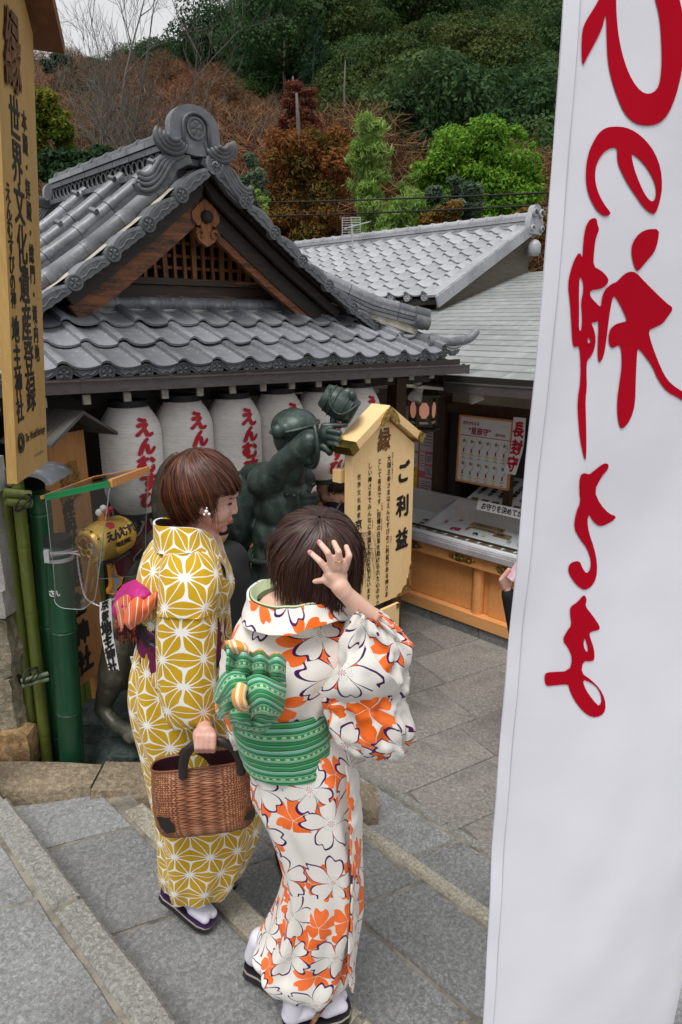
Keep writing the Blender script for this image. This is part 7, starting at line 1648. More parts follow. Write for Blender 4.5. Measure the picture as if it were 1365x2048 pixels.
# diagonal sleeve folds over the back
cloth([[(735, 1285, 1.44), (700, 1318, 1.435), (665, 1352, 1.44), (636, 1384, 1.465)], [(760, 1330, 1.415), (722, 1350, 1.415), (688, 1372, 1.42), (655, 1392, 1.45)], [(792, 1362, 1.425), (750, 1376, 1.415), (706, 1388, 1.42), (668, 1398, 1.45)], [(805, 1380, 1.46), (760, 1392, 1.435), (716, 1400, 1.435), (680, 1404, 1.46)]], 'sleeve_fold', M_FLOR, w2, 24, 18, .008, .003, 6, uo=(.13, .09))
garment([(1380, 456, 668, 1.62, .155), (1410, 462, 669, 1.62, .160), (1450, 472, 673, 1.62, .160), (1482, 483, 677, 1.62, .158), (1496, 489, 680, 1.62, .156)], 'obi', M_OBIG, w2, n=56, nv=24, fold=.003, nf=3, seed=2, wr=.0025)
band([(548, 1158, 1.72), (520, 1164, 1.69), (498, 1180, 1.63), (503, 1203, 1.56), (540, 1215, 1.51), (585, 1216, 1.495), (630, 1210, 1.50), (668, 1208, 1.55), (690, 1225, 1.60)],
     [(545, 1190, 1.74), (512, 1200, 1.70), (486, 1228, 1.62), (492, 1254, 1.53), (540, 1270, 1.472), (590, 1268, 1.462), (640, 1252, 1.47), (690, 1240, 1.53), (712, 1245, 1.58)], 'collar', M_FLOR, w2, nu=60, nv=10, inner=M_LINEN, uo=(.33, .21), wr=.004)
band([(552, 1156, 1.715), (524, 1162, 1.685), (503, 1180, 1.63), (509, 1200, 1.565), (543, 1211, 1.52), (587, 1212, 1.505), (630, 1206, 1.51), (664, 1204, 1.555)],
     [(556, 1172, 1.70), (532, 1180, 1.67), (514, 1194, 1.63), (518, 1210, 1.575), (546, 1220, 1.54), (587, 1221, 1.53), (628, 1215, 1.532), (658, 1212, 1.56)], 'collar_lining', M_LINEN, w2, nu=50, nv=8, th=.004)
Hn = lambda px, py, Y=1.455: at(px, py, Y+.028)
body2 = [('c', K2(600, 1180, 1.62), .055, K2(585, 1245, 1.63), .095), ('e', K2(578, 1224, 1.61), (.088, .062, .06)), ('c', K2(545, 1300, 1.62), .072, K2(650, 1300, 1.60), .072), ('c', K2(590, 1300), .11, K2(585, 1450), .11), ('c', K2(590, 1450), .12, K2(620, 1560), .13), ('c', K2(640, 1560, 1.6), .085, K2(650, 1900, 1.58), .042), ('c', K2(605, 1560, 1.64), .085, K2(618, 1770, 1.63), .045), ('c', K2(618, 1770, 1.63), .040, K2(540, 1915, 1.67), .032),
         ('c', K2(500, 1310, 1.66), .035, K2(485, 1420, 1.70), .03),
         ('c', K2(700, 1310, 1.55), .040, K2(775, 1300, 1.50), .038), ('c', Hn(775, 1298, 1.50), .038, Hn(742, 1238, 1.475), .031), ('c', Hn(742, 1238, 1.475), .029, Hn(689, 1184, 1.45), .0195), ('c', Hn(689, 1184, 1.45), .0215, Hn(680, 1172, 1.45), .023),
         ('e', Hn(668, 1155, 1.452), (.027, .013, .029)), ('e', Hn(676, 1152, 1.455), (.024, .013, .027)), ('c', Hn(682, 1174, 1.452), .017, Hn(660, 1148, 1.448), .013)]
for pts in ([(656, 1142, 1.447), (640, 1122, 1.444), (620, 1104, 1.478)], [(667, 1136, 1.444), (656, 1105, 1.434), (639, 1084, 1.476)], [(679, 1135, 1.444), (678, 1104, 1.434), (668, 1084, 1.480)], [(690, 1138, 1.448), (699, 1112, 1.438), (693, 1093, 1.480)], [(668, 1172, 1.452), (648, 1160, 1.450), (630, 1163, 1.466)]):
    r_ = .0086; a, b_, c = [Hn(*p) for p in pts]; body2 += [('c', a, r_*1.05, b_, r_*.95), ('c', b_, r_*.95, c, r_*.78)]
o2_, T2 = head(K2(628, 1112, 1.64), (.12, .90, -.38), (0.08, 0, 1), w2, M_SKIN, k=1.0, voxel=.0036, lips=True, eyes=True, neck_to=K2(600, 1185, 1.62), body=body2)
for (px, py, Y) in ((620.5, 1105, 1.472), (639, 1085.5, 1.470)): m = MB(); m.lathe(Hn(px, py, Y)-Vector((0, .004, 0)), [(.0052, 0), (.0045, .002), (.001, .0028)], 10, axis=(-.2, -1, .2), sy=1.3); m.build('fingernail', M_NAIL, o2_, smooth=True)
m = MB(); c = Hn(678, 1121, 1.440); m.tube([c+Vector((.0108*math.cos(a), .0108*math.sin(a), .002*math.cos(a))) for a in [i*.524 for i in range(12)]], .0009, 5, closed=True); m.build('ring', M_GOLDS, w2, smooth=True)
def drop2(az):
    a = math.degrees(az) % 360
    pts = [(0, .06), (60, .07), (100, .078), (140, .088), (170, .088), (200, .080), (235, .068), (270, .062), (310, .05), (360, .06)]
    for (a0_, v0), (a1_, v1) in zip(pts, pts[1:]):
        if a0_ <= a <= a1_: return lerp(v0, v1, (a-a0_)/(a1_-a0_))
    return .07
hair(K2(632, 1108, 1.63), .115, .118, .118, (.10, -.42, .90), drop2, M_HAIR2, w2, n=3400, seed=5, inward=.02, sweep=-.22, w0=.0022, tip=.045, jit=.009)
m = MB()
rr = random.Random(4)
for i in range(60):      # stray hairs at the right side
    a = K2(700+rr.random()*30, 1060+rr.random()*60, 1.60); m.tube([a, a+Vector((.02+.01*rr.random(), 0, .0)), a+Vector((.032+.012*rr.random(), -.01, -.05-.03*rr.random()))], [.0005, .0004, .0002], 3)
o = m.build('stray_hair', M_HAIR2, w2); o['kind'] = 'stuff'
# bow: knot, loops, ruffles
Q = lambda *r: [list(x) for x in r]
cloth([[(486, 1364, 1.40), (514, 1350, 1.385), (545, 1360, 1.39), (571, 1369, 1.42)], [(492, 1390, 1.37), (520, 1374, 1.350), (545, 1384, 1.355), (568, 1396, 1.40)], [(504, 1415, 1.36), (525, 1402, 1.340), (545, 1412, 1.35), (562, 1424, 1.40)], [(512, 1434, 1.38), (525, 1440, 1.365), (540, 1442, 1.37), (553, 1436, 1.42)]], 'bow_loop', M_OBIG, w2, 30, 26, .010, .003, 4, inner=M_ORW)
cloth([[(431, 1400, 1.47), (436, 1372, 1.43), (456, 1346, 1.41), (486, 1344, 1.40)], [(434, 1404, 1.44), (446, 1384, 1.385), (466, 1362, 1.365), (490, 1360, 1.38)], [(440, 1408, 1.44), (456, 1396, 1.375), (474, 1384, 1.355), (494, 1376, 1.38)], [(442, 1436, 1.46), (452, 1424, 1.40), (468, 1408, 1.39), (490, 1396, 1.40)]], 'bow_loop', M_OBIG, w2, 28, 24, .010, .003, 8, inner=M_ORW)
cloth([[(431, 1402, 1.47), (446, 1392, 1.42), (462, 1396, 1.42), (470, 1408, 1.44)], [(434, 1424, 1.47), (450, 1416, 1.43), (462, 1420, 1.43), (468, 1428, 1.44)], [(444, 1436, 1.48), (452, 1436, 1.45), (460, 1434, 1.45), (466, 1430, 1.45)]], 'bow_lining', M_ORW, w2, 14, 12, .004, .002, 8)
ruf = lambda y0, dy, Yo, am: [(455+16.5*i, y0+dy*i+(am if i % 2 else -am), Yo+(.022 if i % 2 else -.012)) for i in range(8)]
cloth([ruf(1292, 3.2, 1.43, 5), ruf(1312, 2.5, 1.405, 4), ruf(1334, 2.2, 1.40, 2), ruf(1352, 1.8, 1.41, 0)], 'bow_ruffle', M_OBIG, w2, 56, 20, .006, .002, 3, inner=M_ORW)
m = MB(); top = [at(p[0], p[1], p[2]) for p in ruf(1292, 3.2, 1.425, 5)]; m.tube(path(top, 50), .0032, 5); m.build('ruffle_edge', M_ORW, w2, smooth=True)
cloth([[(453, 1282, 1.44), (468, 1280, 1.42), (492, 1290, 1.42)], [(456, 1294, 1.42), (474, 1292, 1.40), (498, 1302, 1.41)], [(462, 1306, 1.43), (478, 1306, 1.41), (494, 1312, 1.42)]], 'bow_tail_end', M_ORW, w2, 16, 12, .006, .002, 5, uvrot=True)
cloth([[(470, 1402, 1.40), (490, 1390, 1.375), (508, 1398, 1.38)], [(464, 1424, 1.39), (486, 1420, 1.36), (502, 1428, 1.38)], [(462, 1444, 1.40), (484, 1446, 1.365), (502, 1450, 1.39)], [(472, 1458, 1.43), (486, 1460, 1.41), (498, 1456, 1.43)]], 'bow_tail', M_OBIG, w2, 18, 20, .010, .004, 15, inner=M_ORW)
cloth([[(508, 1432, 1.40), (526, 1438, 1.375), (544, 1440, 1.41)], [(506, 1450, 1.40), (524, 1456, 1.38), (538, 1454, 1.42)], [(502, 1462, 1.43), (516, 1468, 1.41), (528, 1462, 1.44)]], 'bow_tail', M_OBIG, w2, 14, 12, .010, .003, 11)
cloth([[(472, 1372, 1.365), (482, 1368, 1.355), (492, 1374, 1.36)], [(468, 1394, 1.345), (478, 1392, 1.330), (488, 1394, 1.34)], [(474, 1412, 1.345), (484, 1410, 1.330), (494, 1408, 1.34)], [(490, 1424, 1.365), (494, 1418, 1.350), (498, 1412, 1.36)]], 'bow_knot', M_ORW, w2, 12, 18, .012, .002, 13, uvrot=True)
# trailing front edge on the right
cloth([[(694, 1530, 1.50), (706, 1535, 1.53), (716, 1545, 1.58)], [(700, 1650, 1.49), (714, 1655, 1.52), (724, 1665, 1.58)], [(704, 1800, 1.49), (714, 1810, 1.52), (720, 1820, 1.57)], [(696, 1930, 1.50), (706, 1945, 1.52), (710, 1940, 1.56)], [(702, 1982, 1.51), (705, 1985, 1.52), (707, 1980, 1.54)]], 'yukata_overlap', M_FLOR, w2, 10, 60, .005, .005, 21)
zt_, zh_ = K2(700, 2010, 1.60), K2(566, 2030, 1.53); zt_.z = .566; zh_.z = .566; M_STRP = stripes('striped sandal strap', [(0, (.03, .02, .03)), (.25, (.35, .25, .08)), (.45, (.40, .02, .06)), (.6, (.03, .02, .03)), (.8, (.3, .22, .08))], .008, 1)
zori(zt_, zh_, .088, w2, th=.042, tabi_up=.07, edge=M_SOLE, strap=mat('brown striped strap', (.22, .16, .05), .5, n1=(60, (.25, .02, .05), .5, .55)))
zt_, zh_ = K2(585, 1985, 1.66), K2(490, 1925, 1.72); zt_.z = .568; zh_.z = .600
zori(zt_, zh_, .088, w2, th=.042, tabi_up=.05, edge=M_SOLE, strap=M_SOLE)

# ================================================================ other people
K3 = lambda px, py, Y=5.2: at(px, py, Y)
w3 = thing('person', 'woman in a navy top with tied reddish brown hair looking at the amulets', 'person', (K3(675, 1100).x, 5.2, 0))
M_NAVYC = mat('navy knit', (.010, .014, .04), .85, bump=(150, .2, .002)); M_DARKC = mat('black cloth', (.010, .010, .012), .85, bump=(120, .2, .002))
c = K3(676, 1100); body3 = [('c', c+Vector((0, 0, -.05)), .10, c+Vector((0, 0, -.75)), .09)]
head(K3(657, 979), (-.93, -.12, -.30), (-.05, 0, 1), w3, M_SKIND, k=1.02, voxel=.009, neck_to=K3(676, 1030, 5.2), body=body3)
fuse([('c', K3(660, 1026, 5.10), .09, K3(698, 1026, 5.32), .09), ('c', c+Vector((0, 0, .16)), .155, c+Vector((0, 0, -.40)), .155), ('c', K3(655, 1034, 5.08), .062, K3(645, 1130, 4.98), .05), ('c', K3(700, 1034, 5.33), .062, K3(705, 1130, 5.3), .05)], .014, 'top', M_NAVYC, w3, 4)
fuse([('c', c+Vector((0, 0, -.40)), .155, c+Vector((.02, .06, -.70)), .10), ('c', c+Vector((0, .07, -.6)), .10, Vector((c.x, c.y+.08, .10)), .06), ('c', c+Vector((0, -.07, -.6)), .10, Vector((c.x+.03, c.y-.08, .10)), .06)], .014, 'trousers', M_DARKC, w3, 4)
m = MB(); m.tube(path([K3(684, 1002, 5.12), K3(674, 1016, 5.06), K3(668, 1040, 5.02)], 10), .012, 6, flat=.4); m.build('bag_strap', mat('beige strap', (.42, .30, .19), .7), w3, smooth=True)
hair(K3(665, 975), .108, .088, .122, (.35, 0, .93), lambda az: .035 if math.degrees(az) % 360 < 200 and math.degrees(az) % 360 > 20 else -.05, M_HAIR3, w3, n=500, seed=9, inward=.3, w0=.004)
for k in range(14): m = MB() if k == 0 else m; x = 692+k*.8; m.tube(path([K3(682+k*.6, 968+k*.3, 5.22), K3(694+k*.5, 980+k, 5.23), K3(696+k*.6, 1000, 5.22), K3(692+k*.8, 1018+k*.5, 5.2)], 8), [.012, .016, .016, .014, .012, .010, .008, .003], 5)
m.build('ponytail', M_HAIR3, w3, smooth=True)
m = MB(); m.lathe(K3(667, 985, 5.08), [(.001, -.006), (.006, 0), (.001, .006)], 8); m.build('earring', M_PEARL, w3, smooth=True)

# someone in black half hidden between the two women
w4 = thing('person', 'person in black clothes mostly hidden between the two women in yukata', 'person', (K3(455, 1400, 2.95).x, 2.95, .2))
B = lambda px, py, Y=2.95: at(px, py, Y)
fuse([('e', B(425, 1052), (.08, .09, .10)), ('c', B(425, 1080), .05, B(428, 1110), .07)], .008, 'body', M_SKIND, w4, 3)
fuse([('e', B(424, 1040), (.095, .10, .105))], .010, 'hair', M_DARKC, w4, 2)
fuse([('c', B(400, 1120), .10, B(458, 1120), .095), ('c', B(430, 1150), .17, B(436, 1300), .19), ('c', B(465, 1130), .065, B(474, 1290, 2.85), .055), ('c', B(436, 1300), .19, Vector((B(436, 1300).x, 2.95, .35)), .20)], .013, 'coat', M_DARKC, w4, 4)
# person behind the floral woman: only a hand with a pen and a scarf show
w5 = thing('person', 'person hidden behind the floral yukata, one hand holding a black pen', 'person', (K3(640, 1300, 2.35).x, 2.35, .2))
B = lambda px, py, Y=2.2: at(px, py, Y)
bp = [('e', B(622, 1150, 2.4), (.075, .09, .10)), ('c', B(622, 1190, 2.4), .05, B(622, 1230, 2.4), .07), ('c', B(650, 1290, 2.35), .04, B(672, 1250, 2.25), .03), ('c', B(672, 1250, 2.25), .03, B(686, 1240, 2.2), .026), ('e', B(692, 1236, 2.18), (.028, .02, .026))]
for i in range(4): bp += [('c', B(690+3*i, 1228+4.5*i, 2.17), .010, B(680+2*i, 1225+5*i, 2.14), .0095), ('c', B(680+2*i, 1225+5*i, 2.14), .0095, B(683+2*i, 1231+5*i, 2.12), .0085)]
bp += [('c', B(696, 1228, 2.17), .011, B(688, 1221, 2.14), .009)]
fuse(bp, .005, 'body', M_SKINP, w5, 3)
fuse([('e', B(620, 1142, 2.38), (.088, .10, .10)), ('e', B(616, 1165, 2.36), (.08, .08, .08))], .009, 'hair', M_DARKC, w5, 2)
fuse([('c', B(590, 1290, 2.4), .09, B(655, 1290, 2.4), .09), ('c', B(622, 1320, 2.4), .15, Vector((B(622, 1320, 2.4).x, 2.4, .45)), .17), ('c', B(650, 1300, 2.36), .055, B(664, 1262, 2.28), .045)], .013, 'coat', M_DARKC, w5, 4)
cloth([[(640, 1196, 2.12), (652, 1202, 2.10), (664, 1212, 2.10)], [(640, 1220, 2.12), (654, 1226, 2.10), (670, 1232, 2.10)], [(642, 1248, 2.14), (658, 1252, 2.12), (676, 1254, 2.12)]], 'scarf', mat('black and white knit', (.02, .02, .022), .9, n1=(70, (.7, .7, .7), .52, .56), n2=(30, (.62, .02, .12), .68, .70)), w5, 12, 16, .01, .006, 3)
pen = thing('pen', 'black pen held in the hand behind the floral yukata', 'pen', tuple(B(690, 1235)))
m = MB(); m.tube([B(674, 1214, 2.11), B(702, 1246, 2.17)], [.0045, .0055], 8); m.build('barrel', M_INK, pen, smooth=40); m = MB(); m.tube([B(672, 1212, 2.108), B(674, 1214, 2.11)], [.0015, .0045], 8); m.build('tip', M_METAL, pen)

# photographer with a phone, mostly behind the banner
w6 = thing('person', 'person in a black jacket holding up a phone beside the white banner', 'person', (at(1120, 1300, 3.7).x, 3.7, 0))
B = lambda px, py, Y=3.6: at(px-(9 if px < 1100 else 0), py, Y)
c = B(1130, 1150, 3.75); bp = [('c', c+Vector((0, 0, .25)), .055, c, .11), ('c', B(1032, 1215), .030, B(1024, 1180), .026), ('e', B(1021, 1165), (.038, .026, .040))]
for i in range(4): bp += [('c', B(1016+1.5*i, 1176-7*i, 3.58), .013, B(1010+4*i, 1160-5*i, 3.56), .012), ('c', B(1010+4*i, 1160-5*i, 3.56), .012, B(1018+3*i, 1150-4*i, 3.56), .010)]
bp += [('c', B(1030, 1160, 3.58), .014, B(1031, 1140, 3.57), .011)]
head(c+Vector((0, 0, .38)), (-.6, .75, -.2), (0, 0, 1), w6, M_SKINP, voxel=.0065, neck_to=c+Vector((0, 0, .2)), body=bp)
hair(c+Vector((0, 0, .39)), .11, .10, .12, (0, -.1, 1), lambda az: .07, M_HAIR2, w6, n=300, seed=4, w0=.004)
fuse([('c', c+Vector((-.13, 0, .02)), .09, c+Vector((.13, 0, .02)), .09), ('c', c, .15, c+Vector((0, 0, -.5)), .15), ('c', c+Vector((-.15, -.02, .0)), .07, B(1052, 1300, 3.66), .06), ('c', B(1052, 1300, 3.66), .058, B(1026, 1188, 3.6), .042)], .012, 'jacket', M_DARKC, w6, 4)
fuse([('c', c+Vector((.07, 0, -.5)), .10, Vector((c.x+.08, c.y, .09)), .06), ('c', c+Vector((-.07, 0, -.5)), .10, Vector((c.x-.08, c.y-.05, .09)), .06)], .013, 'trousers', M_NAVYC, w6, 4)
ph = thing('phone', 'phone in a pale pink case held up beside the banner edge', 'phone', tuple(B(1030, 1135)))
cp = at(1034, 1138, 3.545); M3 = Matrix.Rotation(rad(14), 3, 'Y') @ Matrix.Rotation(rad(-72), 3, 'Z') @ Matrix.Rotation(rad(-20), 3, 'X')
m = MB(); m.box(cp, (.068, .009, .138), M3); m.build('case', mat('pale pink case', (.62, .40, .47), .4, n1=(20, (.75, .66, .68), .4, .6)), ph); m = MB(); m.box(cp+M3 @ Vector((0, .0055, 0)), (.062, .002, .128), M3); m.build('screen', M_SLV, ph)
# ================================================================ hill and vegetation
def leafmat(name, cols, rnd=.25, tr=.35):
    m, g, p = bare(name); uv = g.new('ShaderNodeUVMap').outputs[0]; s = g.sep(uv); n = len(cols); col = g.ramp(s[0], [(i/(n-1), c) for i, c in enumerate(cols)])
    oi = g.new('ShaderNodeObjectInfo').outputs['Random']; h = g.new('ShaderNodeHueSaturation'); g.put(h.inputs['Color'], col); g.put(h.inputs['Value'], g.m('MULTIPLY_ADD', oi, 2*rnd, 1-rnd)); g.put(h.inputs['Hue'], g.m('MULTIPLY_ADD', oi, -.035, .515))
    g.put(p.inputs['Base Color'], h.outputs[0]); p.inputs['Roughness'].default_value = .6; p.inputs['Specular IOR Level'].default_value = .12
    t = g.new('ShaderNodeBsdfTranslucent'); g.put(t.inputs[0], h.outputs[0]); mx = g.new('ShaderNodeMixShader'); mx.inputs[0].default_value = tr
    g.l.new(p.outputs[0], mx.inputs[1]); g.l.new(t.outputs[0], mx.inputs[2]); g.l.new(mx.outputs[0], m.node_tree.nodes['Material Output'].inputs[0]); return m
L_DARK = leafmat('dark evergreen leaves', [(.015, .044, .016), (.027, .070, .024), (.046, .098, .030), (.078, .120, .036)]); L_OLIVE = leafmat('olive leaves', [(.018, .046, .012), (.036, .072, .018), (.066, .098, .024), (.105, .108, .024)]); L_CONI = leafmat('blue green needles', [(.010, .030, .018), (.018, .045, .026), (.028, .06, .03)])
L_RUST = leafmat('rust and olive foliage', [(.055, .068, .014), (.11, .095, .018), (.21, .10, .024), (.26, .10, .03)], .15); L_RUST2 = leafmat('reddish foliage', [(.10, .05, .025), (.16, .06, .03), (.21, .09, .05)], .15); L_BAMB = leafmat('yellow green bamboo leaves', [(.10, .20, .03), (.20, .33, .06), (.34, .46, .12), (.42, .52, .2)], .1, .45); L_MAPLE = leafmat('fresh green leaves', [(.05, .16, .015), (.10, .26, .025), (.18, .37, .04), (.28, .46, .07)], .1, .45)
L_YG = leafmat('yellow green leaves', [(.07, .13, .012), (.13, .20, .02), (.22, .24, .03), (.26, .10, .02)], .1); L_LAUR = leafmat('glossy laurel leaves', [(.014, .04, .016), (.025, .065, .024), (.06, .11, .05)], .1); L_GREY = leafmat('grey green leaves', [(.04, .08, .04), (.08, .13, .08), (.18, .24, .16)], .1); L_ORG = leafmat('orange brown leaves', [(.12, .06, .015), (.22, .11, .025), (.28, .15, .04)], .1)
BARK = mat('grey bark', (.14, .12, .095), .85, n1=(4, (.07, .06, .045), .4, .7), n2=(14, (.28, .28, .24), .6, .75)); BARKB = mat('brown twigs', (.12, .068, .042), .85, objrnd=.25, n1=(1.2, (.27, .15, .085), .4, .7)); BARKG = mat('pale grey twigs', (.115, .108, .095), .85, n1=(3, (.12, .11, .09), .4, .7))
import numpy as np
def leaves(lobes, n, size, mt, rnd, asp=1.0, droop=0.0, shell=.55, name='crown', band=.5, radial=0.0):
    """leaf-sized bent cards spread through the outer part of a set of ellipsoid lobes (c, (rx,ry,rz))"""
    g = np.random.default_rng(rnd.randrange(10**6)); C = np.array([tuple(l[0]) for l in lobes], float); Rr = np.array([tuple(l[1]) for l in lobes], float)
    w = Rr[:, 0]*Rr[:, 2]; idx = g.choice(len(lobes), n, p=w/w.sum()); unit = lambda a: a/np.maximum(np.linalg.norm(a, axis=1, keepdims=True), 1e-9)
    d = g.normal(size=(n, 3)); d[:, 2] += .25; d = unit(d); k = shell+(1-shell)*g.random(n)**.6; k *= 1+.16*np.sin(d[:, 0]*7+idx*1.7)*np.sin(d[:, 1]*6+idx)*np.cos(d[:, 2]*5+idx*.7)+g.normal(size=n)*.05
    p = C[idx]+d*Rr[idx]*k[:, None]; s_ = size*(.5+.9*g.random(n))[:, None]; nn = unit(d+g.normal(size=(n, 3))*.55+np.array([0, 0, .5])); t = unit(g.normal(size=(n, 3))+d*radial*4); t = unit(t-nn*(t*nn).sum(1, keepdims=True)); q = np.cross(nn, t); t = unit(t+np.array([0, 0, -droop]))
    h = s_*asp*.5; V = np.stack([p-t*s_*.5, p+q*h-nn*s_*.08, p+t*s_*.5-nn*s_*.12, p-q*h-nn*s_*.08], 1).reshape(-1, 3)
    me = bpy.data.meshes.new(name); me.vertices.add(4*n); me.vertices.foreach_set('co', V.ravel()); me.loops.add(4*n); me.loops.foreach_set('vertex_index', np.arange(4*n, dtype=np.int32)); me.polygons.add(n); me.polygons.foreach_set('loop_start', np.arange(0, 4*n, 4, dtype=np.int32))
    me.polygons.foreach_set('loop_total', np.full(n, 4, dtype=np.int32)); hue = g.random(len(lobes)); u = np.clip(hue[idx]*band+g.random(n)*(1-band), 0, 1); uv = me.uv_layers.new(name='UVMap'); UV = np.zeros((n, 4, 2)); UV[:, :, 0] = u[:, None]; uv.data.foreach_set('uv', UV.ravel()); me.materials.append(mt); me.update(calc_edges=True); me.validate(); return me
def lobes_round(r, h, n, rnd, flat=.75, z0=.25):
    out = [((0, 0, h*.55), (r*.62, r*.62, h*.36))]
    for i in range(n):
        a = rnd.random()*6.28; t = rnd.random(); z = h*(z0+(1-z0)*t*.82); rr_ = r*(.78*math.sqrt(max(0, 1-(max(0, t-.25)/.8)**2))); s_ = r*(.27+.18*rnd.random())
        out.append(((rr_*math.cos(a)*(.75+.25*rnd.random()), rr_*math.sin(a)*(.75+.25*rnd.random()), z), (s_, s_, s_*flat)))
    return out
def branch(b, p, d, L_, r, dep, rnd, spread=.6, grav=.0, minr=.004, kids=3, up=.15, tips=None, wig=.25):
    n = 4 if dep > 1 else 3; P = [p]; q = d.copy()
    for i in range(n):
        q = (q+Vector((rnd.gauss(0, wig), rnd.gauss(0, wig), rnd.gauss(0, wig)*.5+up-grav))*.35).normalized(); P.append(P[-1]+q*L_/n)
    b.tube(P, [lerp(r, r*.5, i/n) for i in range(n+1)], 6 if dep > 3 else 4 if dep > 2 else 3, cap=False)
    if dep <= 0:
        if tips is not None: tips.append(P[-1])
        return
    for k in range(kids+(1 if dep > 2 else 0)):
        t = .3+.7*(k+rnd.random()*.7)/(kids+.5); s_ = P[min(n, max(1, int(t*n+.5)))]; a = rnd.random()*6.28
        side = q.cross(Vector((math.cos(a), math.sin(a), .3))).normalized(); nd = (q*(1-spread*.5)+side*spread*(.6+.6*rnd.random())).normalized(); branch(b, s_, nd, L_*(.55+.25*rnd.random()), max(r*.5, minr), dep-1, rnd, spread, grav, minr, kids, up, tips, wig)
def trunk_mesh(h, r, mt, rnd, limbs=5, name='trunk'):
    b = MB(); b.tube([(0, 0, -.5), (.05*h*.1, 0, h*.3), (-.03*h*.2, .02*h, h*.65), (0, 0, h*.9)], [r*1.3, r, r*.6, r*.25], 8)
    for i in range(limbs): a = rnd.random()*6.28; z = h*(.35+.45*rnd.random()); b.tube([(0, 0, z), (math.cos(a)*h*.14, math.sin(a)*h*.14, z+h*.07), (math.cos(a)*h*.26, math.sin(a)*h*.26, z+h*.18)], [r*.45, r*.3, r*.1], 5)
    return b.mesh(name, mt, True)
# --- hill surface
SKY = [(-500, 210), (-200, 190), (75, 150), (170, 128), (250, 92), (330, 78), (420, 52), (480, 30), (560, 2), (640, -40), (800, -90), (960, -60), (1050, -10), (1108, 14), (1250, 90), (1500, 160), (1900, 220)]
RID = 105.0; RP = [at(px, py, RID) for px, py in SKY]
def ridge_z(x):
    for a, b_ in zip(RP, RP[1:]):
        if a.x <= x <= b_.x: return lerp(a.z, b_.z, (x-a.x)/(b_.x-a.x))
    return RP[0].z if x < RP[0].x else RP[-1].z
def hill(x, y):
    t = min(max((y-24)/(RID-24), 0), 1); e = t*t*(3-2*t)*.55+t*.45; H = ridge_z(x*RID/max(y, 40))-11.5
    if y > RID: H -= (y-RID)*.25
    return lerp(-.3, H, e)+.8*nz(x*.08, y*.08)*t
b = MB(); b.grid(60, 50, lambda i, j: (lambda x, y: Vector((x, y, hill(x, y))))(-190+380*i, 22+230*j)); M_HILL = mat('forest floor', (.022, .022, .012), .95, n1=(.25, (.05, .035, .018), .45, .65))
tag(b.build('hillside', M_HILL, smooth=True), kind='structure')
rt = random.Random(21)
def proto(kind, mk, mt, th, tr_, limbs=5): return [(mk(i), trunk_mesh(th, tr_, BARK, rt, limbs)) for i in range(kind)]
def rnd_crown(i, mt, r=5.0, h=7.5, n=14000, size=.25, k=22): return leaves([((c[0][0], c[0][1], c[0][2]+3), c[1]) for c in lobes_round(r, h, k, rt, .62)], n, size, mt, rt, .62, .2, .80)
PD = [(rnd_crown(i, L_DARK), trunk_mesh(7.5, .22, BARK, rt)) for i in range(3)]; PO = [(rnd_crown(i, L_OLIVE, 4.6, 6.8), trunk_mesh(7, .2, BARK, rt)) for i in range(2)]
def cone_crown(i):
    L_ = []
    for k in range(34): t = k/33; r_ = 2.9*(1-t)**.8+.25; a = k*2.4; L_.append(((r_*.55*math.cos(a), r_*.55*math.sin(a), 2.5+11.5*t), (r_*.62, r_*.62, .75)))
    return leaves(L_, 11000, .26, L_CONI, rt, .35, .7)
PC = [(cone_crown(i), trunk_mesh(13, .2, BARK, rt, 0)) for i in range(2)]
def twig_mesh(seed, h=4.2, mt=BARKB, dep=5, kids=3, stems=5, r=.05, spread=.7, minr=.010):
    rn = random.Random(seed); b = MB()
    for i in range(stems): a = rn.random()*6.28; branch(b, Vector((math.cos(a)*.15*stems*.3, math.sin(a)*.15*stems*.3, -.2)), Vector((math.cos(a)*.35, math.sin(a)*.35, 1)).normalized(), h*.42, r, dep, rn, spread, 0, minr, kids, .22)
    return b.mesh('twigs', mt, True)
PT = [twig_mesh(s, dep=3, kids=3, stems=6) for s in (1, 2, 3)]
L_TWIG = leafmat('fine brown twigs', [(.055, .030, .016), (.13, .068, .032), (.20, .105, .046), (.27, .16, .085)], .35, .1)
PF = [leaves([((c[0]*.9, c[1]*.9, c[2]+.6), r_) for c, r_ in lobes_round(2.2, 4.4, 16, rt, 1.0, .2)], 9000, .42, L_TWIG, rt, .045, -.5, .1, 'fine_twigs', radial=1.0) for _ in range(3)]
def tree(name, pos, meshes, label, cat, group, sc_=1.0, rz=None, parts=('crown', 'trunk'), sz=None):
    t = bpy.data.objects.new(name, None); COL.objects.link(t); t.location = pos; t.rotation_euler = (0, 0, rt.random()*6.28 if rz is None else rz); k = sc_; t.scale = (k, k, k*(sz or (.9+.25*rt.random()))); tag(t, label, cat, group)
    for nm, me in zip(parts, meshes): o = bpy.data.objects.new(nm, me); COL.objects.link(o); o.parent = t
    return t
def sky_z(x, y): return ZC+(ridge_z(x*RID/y)-ZC)*y/RID
def visible(x, y, z): 
    p = Vector((x, y, z-ZC)); c, s = math.cos(PITCH), math.sin(PITCH); zc = p.y*c-p.z*s; yc = -p.z*c-p.y*s
    return -200 < 682+FPX*p.x/zc < 1400 and 1024+FPX*yc/zc > -140
